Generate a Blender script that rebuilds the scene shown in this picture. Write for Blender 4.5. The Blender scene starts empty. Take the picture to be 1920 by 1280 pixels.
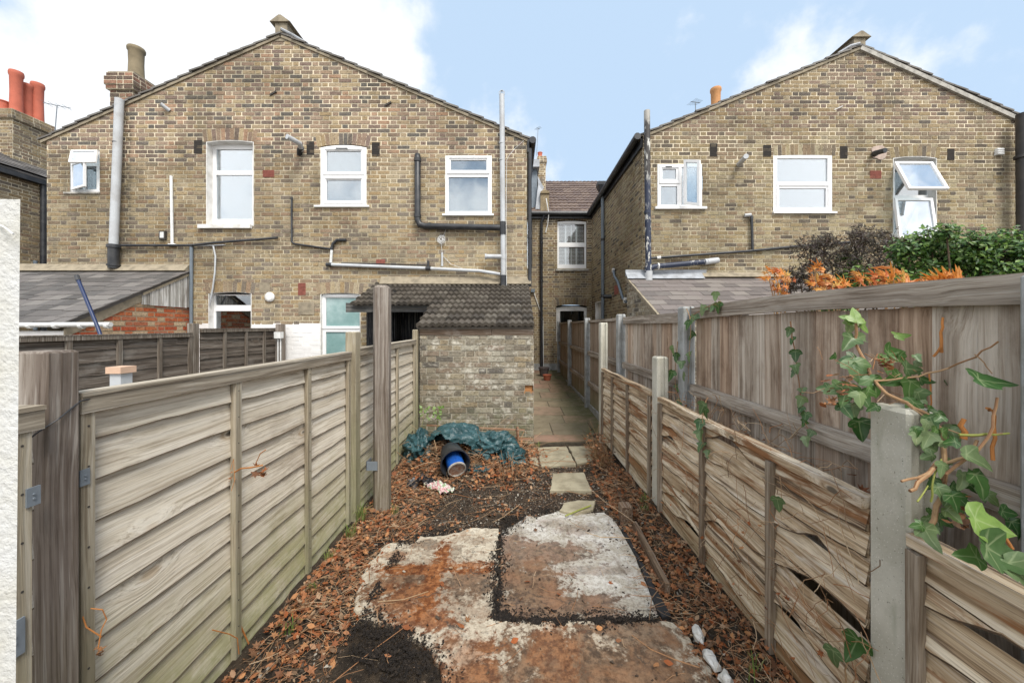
import bpy, math, random
from math import sin, cos, pi, radians, sqrt, floor
from mathutils import Vector, Matrix, noise
random.seed(7)
R = random.random
def U(a, b): return a + (b - a) * random.random()
SC = bpy.context.scene
C = SC.collection
F = 704.0; CX = 963.0; CY = 612.0; EYE = 1.58
# ---------------------------------------------------------------- camera
cam = bpy.data.cameras.new('camera')
co = bpy.data.objects.new('camera', cam); C.objects.link(co)
co.location = (0, 0, EYE); co.rotation_euler = (radians(90), 0, 0)
cam.sensor_width = 36; cam.lens = F / 1920 * 36
cam.shift_x = -3 / 1920; cam.shift_y = -28 / 1920
cam.clip_start = 0.02; cam.clip_end = 2000
SC.camera = co
SC.view_settings.view_transform = 'Standard'; SC.view_settings.look = 'None'
SC.view_settings.gamma = 1; SC.view_settings.exposure = 0.90
try:
    SC.cycles.max_bounces = 6; SC.cycles.transparent_max_bounces = 12
except Exception: pass
# ---------------------------------------------------------------- world
SUN_EL, SUN_AZ = 54, 152      # azimuth: 180 = behind the camera
W = bpy.data.worlds.new('World'); SC.world = W; W.use_nodes = True
wt = W.node_tree; bg = wt.nodes['Background']
sky = wt.nodes.new('ShaderNodeTexSky'); sky.sky_type = 'NISHITA'; sky.sun_disc = False
sky.sun_elevation = radians(SUN_EL); sky.sun_rotation = radians(SUN_AZ)
sky.air_density = 1.0; sky.dust_density = 2.0; sky.ozone_density = 1.0
def wn(t, **k):
    n = wt.nodes.new('ShaderNode' + t)
    for a, b in k.items(): setattr(n, a, b)
    return n
def wl(a, b): wt.links.new(a, b)
def wmath(op, a, b=None, clamp=False):
    n = wn('Math', operation=op, use_clamp=clamp)
    for i, v in enumerate((a, b)):
        if v is None: continue
        if isinstance(v, (int, float)): n.inputs[i].default_value = v
        else: wl(v, n.inputs[i])
    return n.outputs[0]
tc = wn('TexCoord')
nz = wn('TexNoise'); wl(tc.outputs['Generated'], nz.inputs['Vector'])
nz.inputs['Scale'].default_value = 3.4; nz.inputs['Detail'].default_value = 9; nz.inputs['Roughness'].default_value = .52
def cloud_at(px, py, r, amt, back=False):
    v = Vector(((px - CX) / F, 1, (CY - py) / F)).normalized()
    if back: v.y = -v.y
    d = wn('VectorMath', operation='DISTANCE'); wl(tc.outputs['Generated'], d.inputs[0]); d.inputs[1].default_value = v
    return wmath('MULTIPLY', wmath('SUBTRACT', 1.0, wmath('DIVIDE', d.outputs['Value'], r), clamp=True), amt)
acc = None
for c in ((300, 70, .26, 1.1), (420, 40, .28, 1.1), (540, 80, .26, 1.1), (640, 90, .24, 1.0), (700, 80, .15, .9), (755, 115, .10, .7), (200, 100, .12, .8), (-40, 110, .13, 1.0), (170, 240, .15, .75), (390, 150, .24, 1.0), (1480, 90, .25, .22), (1640, 110, .12, .1),
          (900, -900, .6, .2), (300, 200, 1.2, .7, True), (1500, 300, 1.0, .7, True)):  # last two: unseen clouds behind the camera, added for soft light
    k = cloud_at(*c)
    acc = k if acc is None else wmath('MAXIMUM', acc, k)
dens = wmath('ADD', acc, wmath('MULTIPLY', wmath('SUBTRACT', nz.outputs['Fac'], .56), 1.7))
nz3 = wn('TexNoise'); wl(tc.outputs['Generated'], nz3.inputs['Vector']); nz3.inputs['Scale'].default_value = 9; nz3.inputs['Detail'].default_value = 8; nz3.inputs['Roughness'].default_value = .6
dens = wmath('ADD', dens, wmath('MULTIPLY', wmath('SUBTRACT', nz3.outputs['Fac'], .5), .9))
mr = wn('MapRange', interpolation_type='SMOOTHSTEP'); wl(dens, mr.inputs['Value'])
mr.inputs['From Min'].default_value = -.02; mr.inputs['From Max'].default_value = .42
mk = wn('Mix', data_type='RGBA'); mk.inputs[0].default_value = .88
wl(sky.outputs[0], mk.inputs[6]); mk.inputs[7].default_value = (3.95, 5.15, 6.6, 1)
mx = wn('Mix', data_type='RGBA'); wl(mr.outputs[0], mx.inputs[0])
wl(mk.outputs[2], mx.inputs[6]); 
spx = wn('SeparateXYZ'); wl(tc.outputs['Generated'], spx.inputs[0]); bk_ = wn('MapRange'); wl(spx.outputs[1], bk_.inputs[0]); bk_.inputs[1].default_value = .2; bk_.inputs[2].default_value = -.5; bk_.inputs[3].default_value = 0; bk_.inputs[4].default_value = 1
cc = wn('Mix', data_type='RGBA'); wl(bk_.outputs[0], cc.inputs[0]); nz2 = wn('TexNoise'); wl(tc.outputs['Generated'], nz2.inputs['Vector']); nz2.inputs['Scale'].default_value = 5; nz2.inputs['Detail'].default_value = 6; c2_ = wn('Mix', data_type='RGBA'); wl(nz2.outputs['Fac'], c2_.inputs[0]); c2_.inputs[6].default_value = (6.0, 6.35, 6.85, 1); c2_.inputs[7].default_value = (7.6, 7.6, 7.6, 1); wl(c2_.outputs[2], cc.inputs[6]); cc.inputs[7].default_value = (12.5, 12.5, 12.5, 1); wl(cc.outputs[2], mx.inputs[7])  # clouds behind the camera made brighter as added fill light
wl(mx.outputs[2], bg.inputs['Color']); bg.inputs['Strength'].default_value = 0.085
# ---------------------------------------------------------------- sun
sl = bpy.data.lights.new('sun', 'SUN'); so = bpy.data.objects.new('sun', sl); C.objects.link(so)
sl.energy = 2.2; sl.angle = radians(22); sl.color = (1, .95, .87)
sd = Vector((sin(radians(SUN_AZ)) * cos(radians(SUN_EL)), cos(radians(SUN_AZ)) * cos(radians(SUN_EL)), sin(radians(SUN_EL))))
so.rotation_euler = (-sd).to_track_quat('-Z', 'Y').to_euler(); so.location = (0, -5, 12)

# ---------------------------------------------------------------- measuring: photo pixel + distance -> place
def P(px, py, Y): return Vector(((px - CX) / F * Y, Y, EYE + (CY - py) / F * Y))
def PX(px, Y): return (px - CX) / F * Y
def PZ(py, Y): return EYE + (CY - py) / F * Y

# ---------------------------------------------------------------- mesh builder
class MB:
    def __init__(s): s.v = []; s.f = []; s.m = []; s.sm = False; s.vein = {}
    def loft(s, secs, m=0):   # secs: list of equal-length closed sections
        i = len(s.v); n = len(secs[0])
        for q in secs: s.v += [tuple(p) for p in q]
        for k in range(len(secs) - 1):
            for a in range(n): b = (a + 1) % n; s.f.append((i + k * n + a, i + k * n + b, i + (k + 1) * n + b, i + (k + 1) * n + a)); s.m.append(m)
        s.f.append(tuple(i + n - 1 - a for a in range(n))); s.m.append(m); j = i + (len(secs) - 1) * n; s.f.append(tuple(j + a for a in range(n))); s.m.append(m)
    def quad(s, *p, m=0):
        i = len(s.v); s.v += [tuple(q) for q in p]; s.f.append(tuple(range(i, i + len(p)))); s.m.append(m)
    def hexa(s, p, m=0):   # p: 4 bottom (ccw from above) + 4 top
        i = len(s.v); s.v += [tuple(q) for q in p]
        for f in ((3, 2, 1, 0), (4, 5, 6, 7), (0, 1, 5, 4), (1, 2, 6, 5), (2, 3, 7, 6), (3, 0, 4, 7)):
            s.f.append(tuple(i + k for k in f)); s.m.append(m)
    def box(s, x0, x1, y0, y1, z0, z1, m=0, j=0):
        p = [(x0, y0, z0), (x1, y0, z0), (x1, y1, z0), (x0, y1, z0), (x0, y0, z1), (x1, y0, z1), (x1, y1, z1), (x0, y1, z1)]
        if j: p = [tuple(c + U(-j, j) for c in q) for q in p]
        s.hexa(p, m)
    def cbox(s, x0, x1, y0, y1, z0, z1, c=.006, m=0):  # box with chamfered vertical edges and top
        pts = [(x0 + c, y0), (x1 - c, y0), (x1, y0 + c), (x1, y1 - c), (x1 - c, y1), (x0 + c, y1), (x0, y1 - c), (x0, y0 + c)]
        s.prism(pts, z0, z1 - c, m, cap=False)
        i = len(s.v); cx, cy = (x0 + x1) / 2, (y0 + y1) / 2
        s.v += [(x, y, z1 - c) for x, y in pts] + [(x + (cx - x) * c * 2 / (x1 - x0), y + (cy - y) * c * 2 / (y1 - y0), z1) for x, y in pts]
        for k in range(8): s.f.append((i + k, i + (k + 1) % 8, i + 8 + (k + 1) % 8, i + 8 + k)); s.m.append(m)
        s.f.append(tuple(i + 8 + k for k in range(8))); s.m.append(m)
    def prism(s, pts, z0, z1, m=0, cap=True):
        i = len(s.v); n = len(pts)
        s.v += [(x, y, z0) for x, y in pts] + [(x, y, z1) for x, y in pts]
        for k in range(n): s.f.append((i + k, i + (k + 1) % n, i + n + (k + 1) % n, i + n + k)); s.m.append(m)
        if cap:
            s.f.append(tuple(i + n + k for k in range(n))); s.m.append(m)
            s.f.append(tuple(i + n - 1 - k for k in range(n))); s.m.append(m)
    def xprism(s, pts, y0, y1, m=0):   # polygon in xz extruded along y
        i = len(s.v); n = len(pts)
        s.v += [(x, y0, z) for x, z in pts] + [(x, y1, z) for x, z in pts]
        for k in range(n): s.f.append((i + k, i + (k + 1) % n, i + n + (k + 1) % n, i + n + k)); s.m.append(m)
        s.f.append(tuple(i + k for k in range(n))); s.m.append(m)
        s.f.append(tuple(i + 2 * n - 1 - k for k in range(n))); s.m.append(m)
    def yprism(s, pts, x0, x1, m=0):   # polygon in yz extruded along x
        i = len(s.v); n = len(pts)
        s.v += [(x0, y, z) for y, z in pts] + [(x1, y, z) for y, z in pts]
        for k in range(n): s.f.append((i + k, i + (k + 1) % n, i + n + (k + 1) % n, i + n + k)); s.m.append(m)
        s.f.append(tuple(i + k for k in range(n))); s.m.append(m)
        s.f.append(tuple(i + 2 * n - 1 - k for k in range(n))); s.m.append(m)
    def obox(s, o, a, b, c, m=0):      # origin + three edge vectors
        o, a, b, c = Vector(o), Vector(a), Vector(b), Vector(c)
        s.hexa([o, o + a, o + a + b, o + b, o + c, o + a + c, o + a + b + c, o + b + c], m)
    def beam(s, p, q, w, h, m=0, up=(0, 0, 1)):
        p, q = Vector(p), Vector(q); d = (q - p).normalized(); sd_ = d.cross(Vector(up)).normalized(); u = sd_.cross(d)
        o = p - sd_ * w / 2 - u * h / 2
        s.obox(o, sd_ * w, q - p, u * h, m)
    def tube(s, pts, r, n=10, m=0, cap=True, r1=None):
        pts = [Vector(p) for p in pts]; i0 = len(s.v); K = len(pts)
        prev = None
        for k, p in enumerate(pts):
            if k == 0: d = pts[1] - p
            elif k == K - 1: d = p - pts[k - 1]
            else: d = (pts[k + 1] - p).normalized() + (p - pts[k - 1]).normalized()
            d.normalize()
            if prev is None:
                a = Vector((0, 0, 1)) if abs(d.z) < .9 else Vector((1, 0, 0))
                u = d.cross(a).normalized()
            else:
                u = (prev - d * prev.dot(d)).normalized()
            prev = u; w = d.cross(u)
            rr = r[k] if isinstance(r, (list, tuple)) else (r if r1 is None else r + (r1 - r) * k / (K - 1))
            for a in range(n):
                t = 2 * pi * a / n; s.v.append(tuple(p + u * cos(t) * rr + w * sin(t) * rr))
        for k in range(K - 1):
            for a in range(n):
                b = (a + 1) % n
                s.f.append((i0 + k * n + a, i0 + k * n + b, i0 + (k + 1) * n + b, i0 + (k + 1) * n + a)); s.m.append(m)
        if cap:
            s.f.append(tuple(i0 + n - 1 - a for a in range(n))); s.m.append(m)
            s.f.append(tuple(i0 + (K - 1) * n + a for a in range(n))); s.m.append(m)
    def lathe(s, o, prof, n=20, m=0, axis=(0, 0, 1)):   # prof: (radius, height)
        o = Vector(o); ax = Vector(axis).normalized()
        q = Vector((0, 0, 1)).rotation_difference(ax); i0 = len(s.v)
        for r_, h in prof:
            for a in range(n):
                t = 2 * pi * a / n; s.v.append(tuple(o + q @ Vector((cos(t) * r_, sin(t) * r_, h))))
        for k in range(len(prof) - 1):
            for a in range(n):
                b = (a + 1) % n
                s.f.append((i0 + k * n + a, i0 + k * n + b, i0 + (k + 1) * n + b, i0 + (k + 1) * n + a)); s.m.append(m)
    def build(s, name, mats, parent=None, smooth=None, at=None):
        me = bpy.data.meshes.new(name)
        off = Vector((0, 0, 0)); q = parent
        while q is not None: off = off + Vector(q.location); q = q.parent
        loc = Vector((0, 0, 0))
        if parent is None:
            if at is not None: off = Vector(at)
            else:
                xs = [p[0] for p in s.v]; ys = [p[1] for p in s.v]; zs = [p[2] for p in s.v]
                off = Vector(((min(xs) + max(xs)) / 2, (min(ys) + max(ys)) / 2, min(zs)))
            loc = off
        ox, oy, oz = off
        me.from_pydata([(x - ox, y - oy, z - oz) for x, y, z in s.v], [], s.f)
        if not isinstance(mats, (list, tuple)): mats = [mats]
        for mt in mats: me.materials.append(mt)
        if len(mats) > 1: me.polygons.foreach_set('material_index', s.m)
        if smooth if smooth is not None else s.sm:
            me.polygons.foreach_set('use_smooth', [True] * len(me.polygons))
            try: me.set_sharp_from_angle(angle=radians(40))
            except Exception: pass
        if s.vein:
            at_ = me.attributes.new('vein', 'FLOAT', 'POINT')
            for k_, v_ in s.vein.items(): at_.data[k_].value = v_
        me.update()
        o = bpy.data.objects.new(name, me); C.objects.link(o); o.location = loc
        if parent is not None: o.parent = parent
        return o
def thing(name, label, cat, loc=(0, 0, 0), group=None):
    o = bpy.data.objects.new(name, None); C.objects.link(o); o.location = loc; o.empty_display_size = .1
    o['label'] = label; o['category'] = cat
    if group: o['group'] = group
    return o
def tag(o, label, cat, group=None, kind=None):
    o['label'] = label; o['category'] = cat
    if group: o['group'] = group
    if kind: o['kind'] = kind
    return o

# ---------------------------------------------------------------- material builder
class B:
    def __init__(s, name, rough=.8, spec=.4):
        s.m = bpy.data.materials.new(name); s.m.use_nodes = True; s.t = s.m.node_tree
        s.p = s.t.nodes['Principled BSDF']; s.p.inputs['Roughness'].default_value = rough
        s.p.inputs['Specular IOR Level'].default_value = spec
    def n(s, t, ins=None, **k):
        n = s.t.nodes.new('ShaderNode' + t)
        for a, b in k.items(): setattr(n, a, b)
        for a, v in (ins or {}).items():
            if isinstance(v, bpy.types.NodeSocket): s.t.links.new(v, n.inputs[a])
            else: n.inputs[a].default_value = v
        return n
    def pos(s): return s.n('NewGeometry').outputs['Position']
    def rpi(s): return s.n('NewGeometry').outputs['Random Per Island']
    def xyz(s, v):
        q = s.n('SeparateXYZ', {0: v}); return q.outputs[0], q.outputs[1], q.outputs[2]
    def map(s, v, sc=(1, 1, 1), loc=(0, 0, 0)): return s.n('Mapping', {'Vector': v, 'Scale': sc, 'Location': loc}).outputs[0]
    def noise(s, v, scale, detail=4, rough=.55, dist=0):
        return s.n('TexNoise', {'Vector': v, 'Scale': scale, 'Detail': detail, 'Roughness': rough, 'Distortion': dist}).outputs['Fac']
    def ma(s, op, a, b=0.0, clamp=False): return s.n('Math', {0: a, 1: b}, operation=op, use_clamp=clamp).outputs[0]
    def va(s, op, a, b): return s.n('VectorMath', {0: a, 1: b}, operation=op).outputs[0]
    def sm(s, v, a, b, c=0.0, d=1.0):
        return s.n('MapRange', {'Value': v, 'From Min': a, 'From Max': b, 'To Min': c, 'To Max': d}, interpolation_type='SMOOTHSTEP').outputs[0]
    def ramp(s, f, st, const=False):
        r = s.n('ValToRGB', {0: f}); e = r.color_ramp; e.interpolation = 'CONSTANT' if const else 'LINEAR'
        while len(e.elements) < len(st): e.elements.new(.5)
        for k, (p, c) in enumerate(st):
            e.elements[k].position = p; e.elements[k].color = (*c, 1) if not isinstance(c, (int, float)) else (c, c, c, 1)
        return r.outputs[0]
    def mix(s, f, a, b, bl='MIX'):
        q = s.n('Mix', {0: f}, data_type='RGBA', blend_type=bl)
        for i, v in ((6, a), (7, b)):
            if isinstance(v, bpy.types.NodeSocket): s.t.links.new(v, q.inputs[i])
            else: q.inputs[i].default_value = (*v, 1) if not isinstance(v, (int, float)) else (v, v, v, 1)
        return q.outputs[2]
    def col(s, c):
        if isinstance(c, bpy.types.NodeSocket): s.t.links.new(c, s.p.inputs['Base Color'])
        else: s.p.inputs['Base Color'].default_value = (*c, 1)
        return s
    def rgh(s, c): s.t.links.new(c, s.p.inputs['Roughness']); return s
    def bump(s, h, st=.5, d=.01):
        s.t.links.new(s.n('Bump', {'Height': h, 'Strength': st, 'Distance': d}).outputs[0], s.p.inputs['Normal']); return s
def plain(name, c, rough=.6, var=.15, sc=8, dirt=None, spec=.4, bump=.0):
    b = B(name, rough, spec); v = b.pos()
    f = b.noise(v, sc, 5, .6)
    d = dirt or tuple(x * (1 - var * 2.2) for x in c)
    k = b.mix(b.sm(f, .35, .75), c, d)
    f2 = b.noise(v, sc * 9, 3, .6)
    k = b.mix(b.sm(f2, .5, .8, 0, .35), k, tuple(x * .7 for x in c))
    b.col(k)
    if bump: b.bump(f2, bump, .004)
    return b.m
def brick(name, stops, upper=None, streaks=(), sat=.94, zup=(4.7, 5.3), soot=.5, wash=None, moss=None, dirtband=None):
    b = B(name, .9, .2); v = b.pos(); r = b.rpi(); x, y, z = b.xyz(v)
    n = len(stops); st = [(i / n, c) for i, c in enumerate(stops)]
    c = b.ramp(r, st, True)
    if upper:
        c2 = b.ramp(r, [(i / len(upper), k) for i, k in enumerate(upper)], True)
        zz = b.ma('ADD', z, b.ma('MULTIPLY', b.noise(v, 1.6, 2), 1.2))
        c = b.mix(b.sm(zz, zup[0] + .6, zup[1] + .6), c, c2)
    r2 = b.ma('FRACT', b.ma('MULTIPLY', r, 91.7))
    c = b.mix(b.sm(r2, 0, 1, 0, .5), c, b.mix(.5, c, (.62, .5, .34), 'MULTIPLY'))
    vv = b.va('ADD', v, b.n('CombineXYZ', {0: b.ma('MULTIPLY', r, 50)}).outputs[0])
    f = b.noise(b.map(vv, (1, 1, 1.8)), 34, 5, .65)
    c = b.mix(b.sm(f, .48, .64, 0, .85), c, b.mix(1, c, (.38, .36, .34), 'MULTIPLY'))
    f3 = b.noise(vv, 70, 4, .7)
    c = b.mix(b.sm(f3, .5, .75, 0, .5), c, (.44, .36, .23))
    s1 = b.noise(b.map(v, (1, 1, .6)), 1.5, 7, .68)
    c = b.mix(b.sm(s1, .48, .72, 0, soot), c, b.mix(1, c, (.45, .43, .40), 'MULTIPLY'))
    s2_ = b.noise(b.map(v, (1, 1, 1.3)), .55, 6, .7)
    c = b.mix(b.sm(s2_, .48, .60, 0, soot * .75), c, b.mix(1, c, (.52, .50, .46), 'MULTIPLY'))
    c = b.mix(b.sm(b.noise(b.map(v, (1, 1, 1.5)), 2.3, 7, .75), .58, .68, 0, .5), c, (.40, .35, .25))
    c = b.mix(b.sm(b.noise(b.map(v, (2.2, 2.2, .5)), 1.3, 6, .7), .56, .70, 0, .55), c, (.12, .105, .08))
    for (sx, sw, za, zb, k_) in streaks:
        d_ = b.ma('ABSOLUTE', b.ma('SUBTRACT', b.ma('ADD', x, b.ma('MULTIPLY', b.noise(v, 2.5, 4), .12)), sx + .06)); mk_ = b.ma('MULTIPLY', b.sm(d_, sw, sw * .3), b.ma('MULTIPLY', b.sm(z, za, za + .5), b.sm(z, zb, zb - .4)))
        c = b.mix(b.ma('MULTIPLY', mk_, b.sm(b.noise(v, 9, 5, .7), .35, .6, 0, k_)), c, (.05, .045, .038))
    if wash: c = b.mix(b.sm(b.noise(b.map(v, (1, 1, 1.6)), 5.5, 6, .7), .51, .66, 0, wash), c, (.56, .53, .45))
    if moss: c = b.mix(b.ma('MULTIPLY', b.sm(z, .9, .05, 0, moss), b.sm(b.noise(v, 6, 5, .7), .35, .62)), c, (.13, .14, .07))
    hs = b.n('HueSaturation', {'Saturation': sat, 'Color': c}); c = hs.outputs[0]
    b.col(c); b.bump(b.ma('ADD', f, f3), .55, .006)
    return b.m
def mortar(name, c, c2, soot=.5):
    b = B(name, .95, .1); v = b.pos(); x, y, z = b.xyz(v)
    k = b.mix(b.sm(b.ma('ADD', z, b.noise(v, 1.4, 4)), 4.2, 5.6), c2, c)
    k = b.mix(b.sm(b.noise(v, 2.2, 7, .7), .42, .66, 0, soot), k, tuple(q * .38 for q in c2))
    k = b.mix(b.sm(b.noise(b.map(v, (1, 1, 1.3)), .55, 6, .7), .48, .60, 0, soot), k, tuple(q * .5 for q in c2))
    k = b.mix(b.sm(b.noise(v, 40, 4, .7), .45, .75, 0, .5), k, tuple(q * .6 for q in c2))
    b.col(k); b.bump(b.noise(v, 90, 4), .6, .004); return b.m
def wood(name, cols, axis, algae=0, warm=0, stain=.45, azt=(1.0, 0.0), contrast=1.0, dark=(.07, .055, .04), rot=0, knots=True, acol=(.20, .21, .11)):
    """axis: direction of the grain (0 x, 1 y, 2 z)"""
    b = B(name, .85, .25); v = b.pos(); r = b.rpi(); x, y, z = b.xyz(v)
    o = b.n('CombineXYZ', {0: b.ma('MULTIPLY', r, 37), 1: b.ma('MULTIPLY', r, 91), 2: b.ma('MULTIPLY', r, 53)}).outputs[0]
    vv = b.va('ADD', v, o)
    s1 = [30, 30, 30]; s1[axis] = .5; s2 = [95, 95, 95]; s2[axis] = 1.3; s5 = [210, 210, 210]; s5[axis] = 7
    k1 = [5.5, 5.5, 5.5]; k1[axis] = 2.6
    von = b.n('TexVoronoi', {'Vector': b.map(vv, k1), 'Scale': 1.0}); vo = von.outputs['Distance']
    pres = b.ma('GREATER_THAN', b.xyz(von.outputs['Color'])[0], .52)
    warp = b.ma('MULTIPLY', b.sm(vo, .42, .02, 0, 1), pres)
    wv = b.n('CombineXYZ', {(1 if axis == 2 else 2): b.ma('MULTIPLY', warp, .045), 0: b.ma('MULTIPLY', warp, .03)}).outputs[0]
    gv = b.va('ADD', vv, wv) if knots else vv
    gw = b.va('ADD', gv, b.n('CombineXYZ', {k_: b.ma('MULTIPLY', b.ma('SUBTRACT', b.noise(b.map(vv, (1.4, 1.4, 1.4)), 1, 2), .5), .05) for k_ in ((0, 1) if axis == 2 else (0, 2))}).outputs[0])
    g = b.noise(b.map(gw, s1), 1, 4, .55, 0)
    c = b.ramp(g, [(.32, cols[0]), (.48, cols[1]), (.62, cols[2]), (.78, cols[1])])
    fine = b.noise(b.map(gw, s2), 1, 3, .55, 0); f5 = b.noise(b.map(gw, s5), 1, 3, .6)
    c = b.mix(b.sm(fine, .53, .62, 0, .62 * contrast), c, b.mix(1, c, (.50, .44, .38), 'MULTIPLY'))
    c = b.mix(b.sm(f5, .50, .66, 0, .5 * contrast), c, b.mix(1, c, (.52, .48, .44), 'MULTIPLY'))
    c = b.mix(b.sm(fine, .45, .35, 0, .35 * contrast), c, b.mix(.5, c, (.80, .77, .70)))
    r3 = b.ma('FRACT', b.ma('MULTIPLY', r, 57.3))
    c = b.mix(b.sm(r3, 0, 1, 0, .42), c, b.mix(1, c, (.66, .64, .62), 'MULTIPLY'))
    if warm:
        r4 = b.ma('FRACT', b.ma('MULTIPLY', r, 133.7)); c = b.mix(b.sm(r4, .45, 1, 0, warm), c, b.mix(1, c, (1.0, .74, .56), 'MULTIPLY')); q4 = b.noise(b.map(vv, (9, 9, .5) if axis == 2 else (9, .5, 9)), 1, 5, .7); c = b.mix(b.sm(q4, .52, .68, 0, warm), c, b.mix(1, c, (.58, .42, .32), 'MULTIPLY'))
    if rot:
        s3 = [13, 13, 13]; s3[axis] = .8
        q = b.noise(b.map(vv, s3), 1, 6, .68, .5)
        c = b.mix(b.sm(q, .50, .60, 0, rot), c, (.25, .115, .048))
        c = b.mix(b.sm(b.noise(b.map(vv, (28, .9, 28)), 1, 5, .7, .3), .55, .66, 0, rot), c, (.11, .07, .045))
        c = b.mix(b.sm(q, .44, .33, 0, rot * .9), c, (.70, .64, .55))
    st = b.noise(b.map(v, (1, 1, .45) if axis == 2 else (1, .5, 1)), 3.2, 7, .68)
    c = b.mix(b.sm(st, .50, .68, 0, stain), c, b.mix(1, c, (.50, .44, .40), 'MULTIPLY'))
    c = b.mix(b.sm(st, .44, .32, 0, .25), c, b.mix(.4, c, (.72, .69, .64)))
    if knots:
        c = b.mix(b.ma('MULTIPLY', pres, b.sm(vo, .085, .045, 0, .85)), c, dark)
        c = b.mix(b.ma('MULTIPLY', pres, b.ma('MULTIPLY', b.sm(vo, .075, .10), b.sm(vo, .17, .12, 0, .6))), c, b.mix(1, c, (.62, .50, .38), 'MULTIPLY'))
    if algae:
        c = b.mix(b.ma('MULTIPLY', b.sm(b.ma('ADD', z, b.ma('MULTIPLY', b.noise(v, 2.5, 5, .7), .9)), azt[0] + .45, azt[1] + .45, 0, algae), b.sm(b.noise(v, 9, 5, .7), .25, .6, .45, 1)), c, acol)
    b.col(c); b.bump(b.ma('ADD', fine, b.ma('MULTIPLY', g, .8)), .7 * contrast, .004)
    return b.m
def islands(name, stops, rough=.8, spots=None, transl=0, spec=.3, sc=60):
    b = B(name, rough, spec); r = b.rpi(); v = b.pos(); n = len(stops)
    c = b.ramp(r, [(i / max(1, n - 1), k) for i, k in enumerate(stops)])
    f = b.noise(v, sc, 4, .6)
    c = b.mix(b.sm(f, .45, .75, 0, .6), c, spots or b.mix(1, c, (.5, .47, .42), 'MULTIPLY'))
    b.col(c); b.bump(f, .3, .003)
    if transl:
        tr = b.n('BsdfTranslucent', {0: c}); ms = b.n('MixShader', {0: transl, 1: b.p.outputs[0], 2: tr.outputs[0]})
        b.t.links.new(ms.outputs[0], b.t.nodes['Material Output'].inputs[0])
    return b.m
def glass(name, refl=.35, tint=(.75, .82, .85), rough=.02):
    b = B(name); t = b.t; t.nodes.remove(b.p)
    tr = b.n('BsdfTransparent', {0: (*tint, 1)}); gl = b.n('BsdfGlossy', {0: (.95, .97, 1, 1), 1: rough})
    v = b.pos(); bm = b.n('Bump', {'Height': b.noise(v, 1.3, 1), 'Strength': .12, 'Distance': .05})
    b.t.links.new(bm.outputs[0], gl.inputs['Normal'])
    fr = b.n('LayerWeight', {0: .5}); f = b.sm(fr.outputs['Facing'], 0, 1, refl, 1)
    ms = b.n('MixShader', {0: f, 1: tr.outputs[0], 2: gl.outputs[0]})
    t.links.new(ms.outputs[0], t.nodes['Material Output'].inputs[0]); return b.m

STOCK = [(.33, .235, .115), (.27, .185, .085), (.36, .285, .17), (.215, .155, .10), (.30, .23, .135), (.25, .16, .095), (.34, .26, .14), (.14, .115, .09), (.29, .215, .13), (.38, .29, .15), (.19, .15, .11), (.33, .225, .10)]
UPPER = [(.27, .185, .125), (.20, .145, .105), (.30, .225, .14), (.12, .10, .085), (.24, .165, .12), (.29, .21, .115), (.14, .105, .085), (.26, .185, .13), (.33, .25, .145), (.18, .125, .10), (.31, .19, .12), (.10, .09, .08)]
STOCK = [tuple(.22 * (.29, .235, .155)[i] + .78 * k[i] * (1.18, 1.22, 1.36)[i] for i in range(3)) for k in STOCK]
UPPER = [(k[0] * 1.22, k[1] * 1.25, k[2] * 1.28) for k in UPPER]
m_brickL = brick('stock_brick', STOCK, UPPER, zup=(4.3, 4.8), soot=.6, streaks=((PX(430, 6.8), .4, 2.9, 3.42, .7), (PX(645, 6.8), .35, 3.0, 3.78, .5), (PX(880, 6.8), .35, 3.0, 3.62, .6), (PX(783, 6.8), .12, 2.9, 4.6, .5), (-7.0, .13, 2.6, 5.6, .8), (-7.35, .06, 2.6, 4.0, .5), (-4.3, .8, 2.2, 3.5, .35), (-5.6, .7, 2.3, 3.3, .4)))
m_brickCh = brick('chimney_brick', [(.30, .15, .105), (.24, .12, .085), (.20, .13, .10), (.34, .18, .12), (.15, .10, .08), (.27, .16, .11), (.12, .09, .075)], soot=.6)
m_brickR = brick('stock_brick_weathered', [tuple(q * (.92, .97, .95)[i] for i, q in enumerate(k)) for k in STOCK[:7]] + [(.28, .21, .125), (.23, .175, .11), (.12, .10, .08), (.30, .24, .15)], [tuple(q * .85 for q in k) for k in STOCK[:4] + UPPER[3:10]], zup=(4.9, 5.6), soot=.55)
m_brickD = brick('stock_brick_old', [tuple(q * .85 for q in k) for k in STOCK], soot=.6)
m_brickS = brick('shed_brick', [tuple(q * (1.14, 1.14, 1.10)[i_] for i_, q in enumerate(k_)) for k_ in [(.25, .22, .17), (.20, .175, .135), (.30, .26, .19), (.16, .14, .115), (.27, .22, .15), (.22, .19, .15), (.12, .11, .10), (.29, .25, .20), (.21, .165, .13), (.24, .22, .185), (.33, .31, .26)]], soot=.45, wash=.9, moss=.75)
m_brickRed = brick('red_brick', sat=1.05, stops=[(.46, .13, .065), (.50, .17, .09), (.42, .10, .055), (.50, .38, .26), (.47, .16, .08), (.40, .15, .09), (.50, .22, .12)], soot=.15)
m_brickWhite = plain('white_painted_brick', (.78, .77, .76), .7, .04, 6, bump=.3)
m_mortar = mortar('mortar', (.76, .67, .51), (.50, .44, .32), .6)
m_mortarS = mortar('shed_mortar', (.40, .37, .30), (.42, .385, .31), .5)
m_mortarR = mortar('red_wall_mortar', (.3, .28, .23), (.36, .30, .21), .25)
m_render = plain('cement_fillet', (.30, .255, .185), .95, .2, 9, bump=.5)
m_upvc = plain('white_upvc', (.80, .80, .80), .35, .02, 5)
m_wpaint = plain('white_paint', (.70, .69, .67), .6, .08, 7, dirt=(.50, .48, .44))
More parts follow.
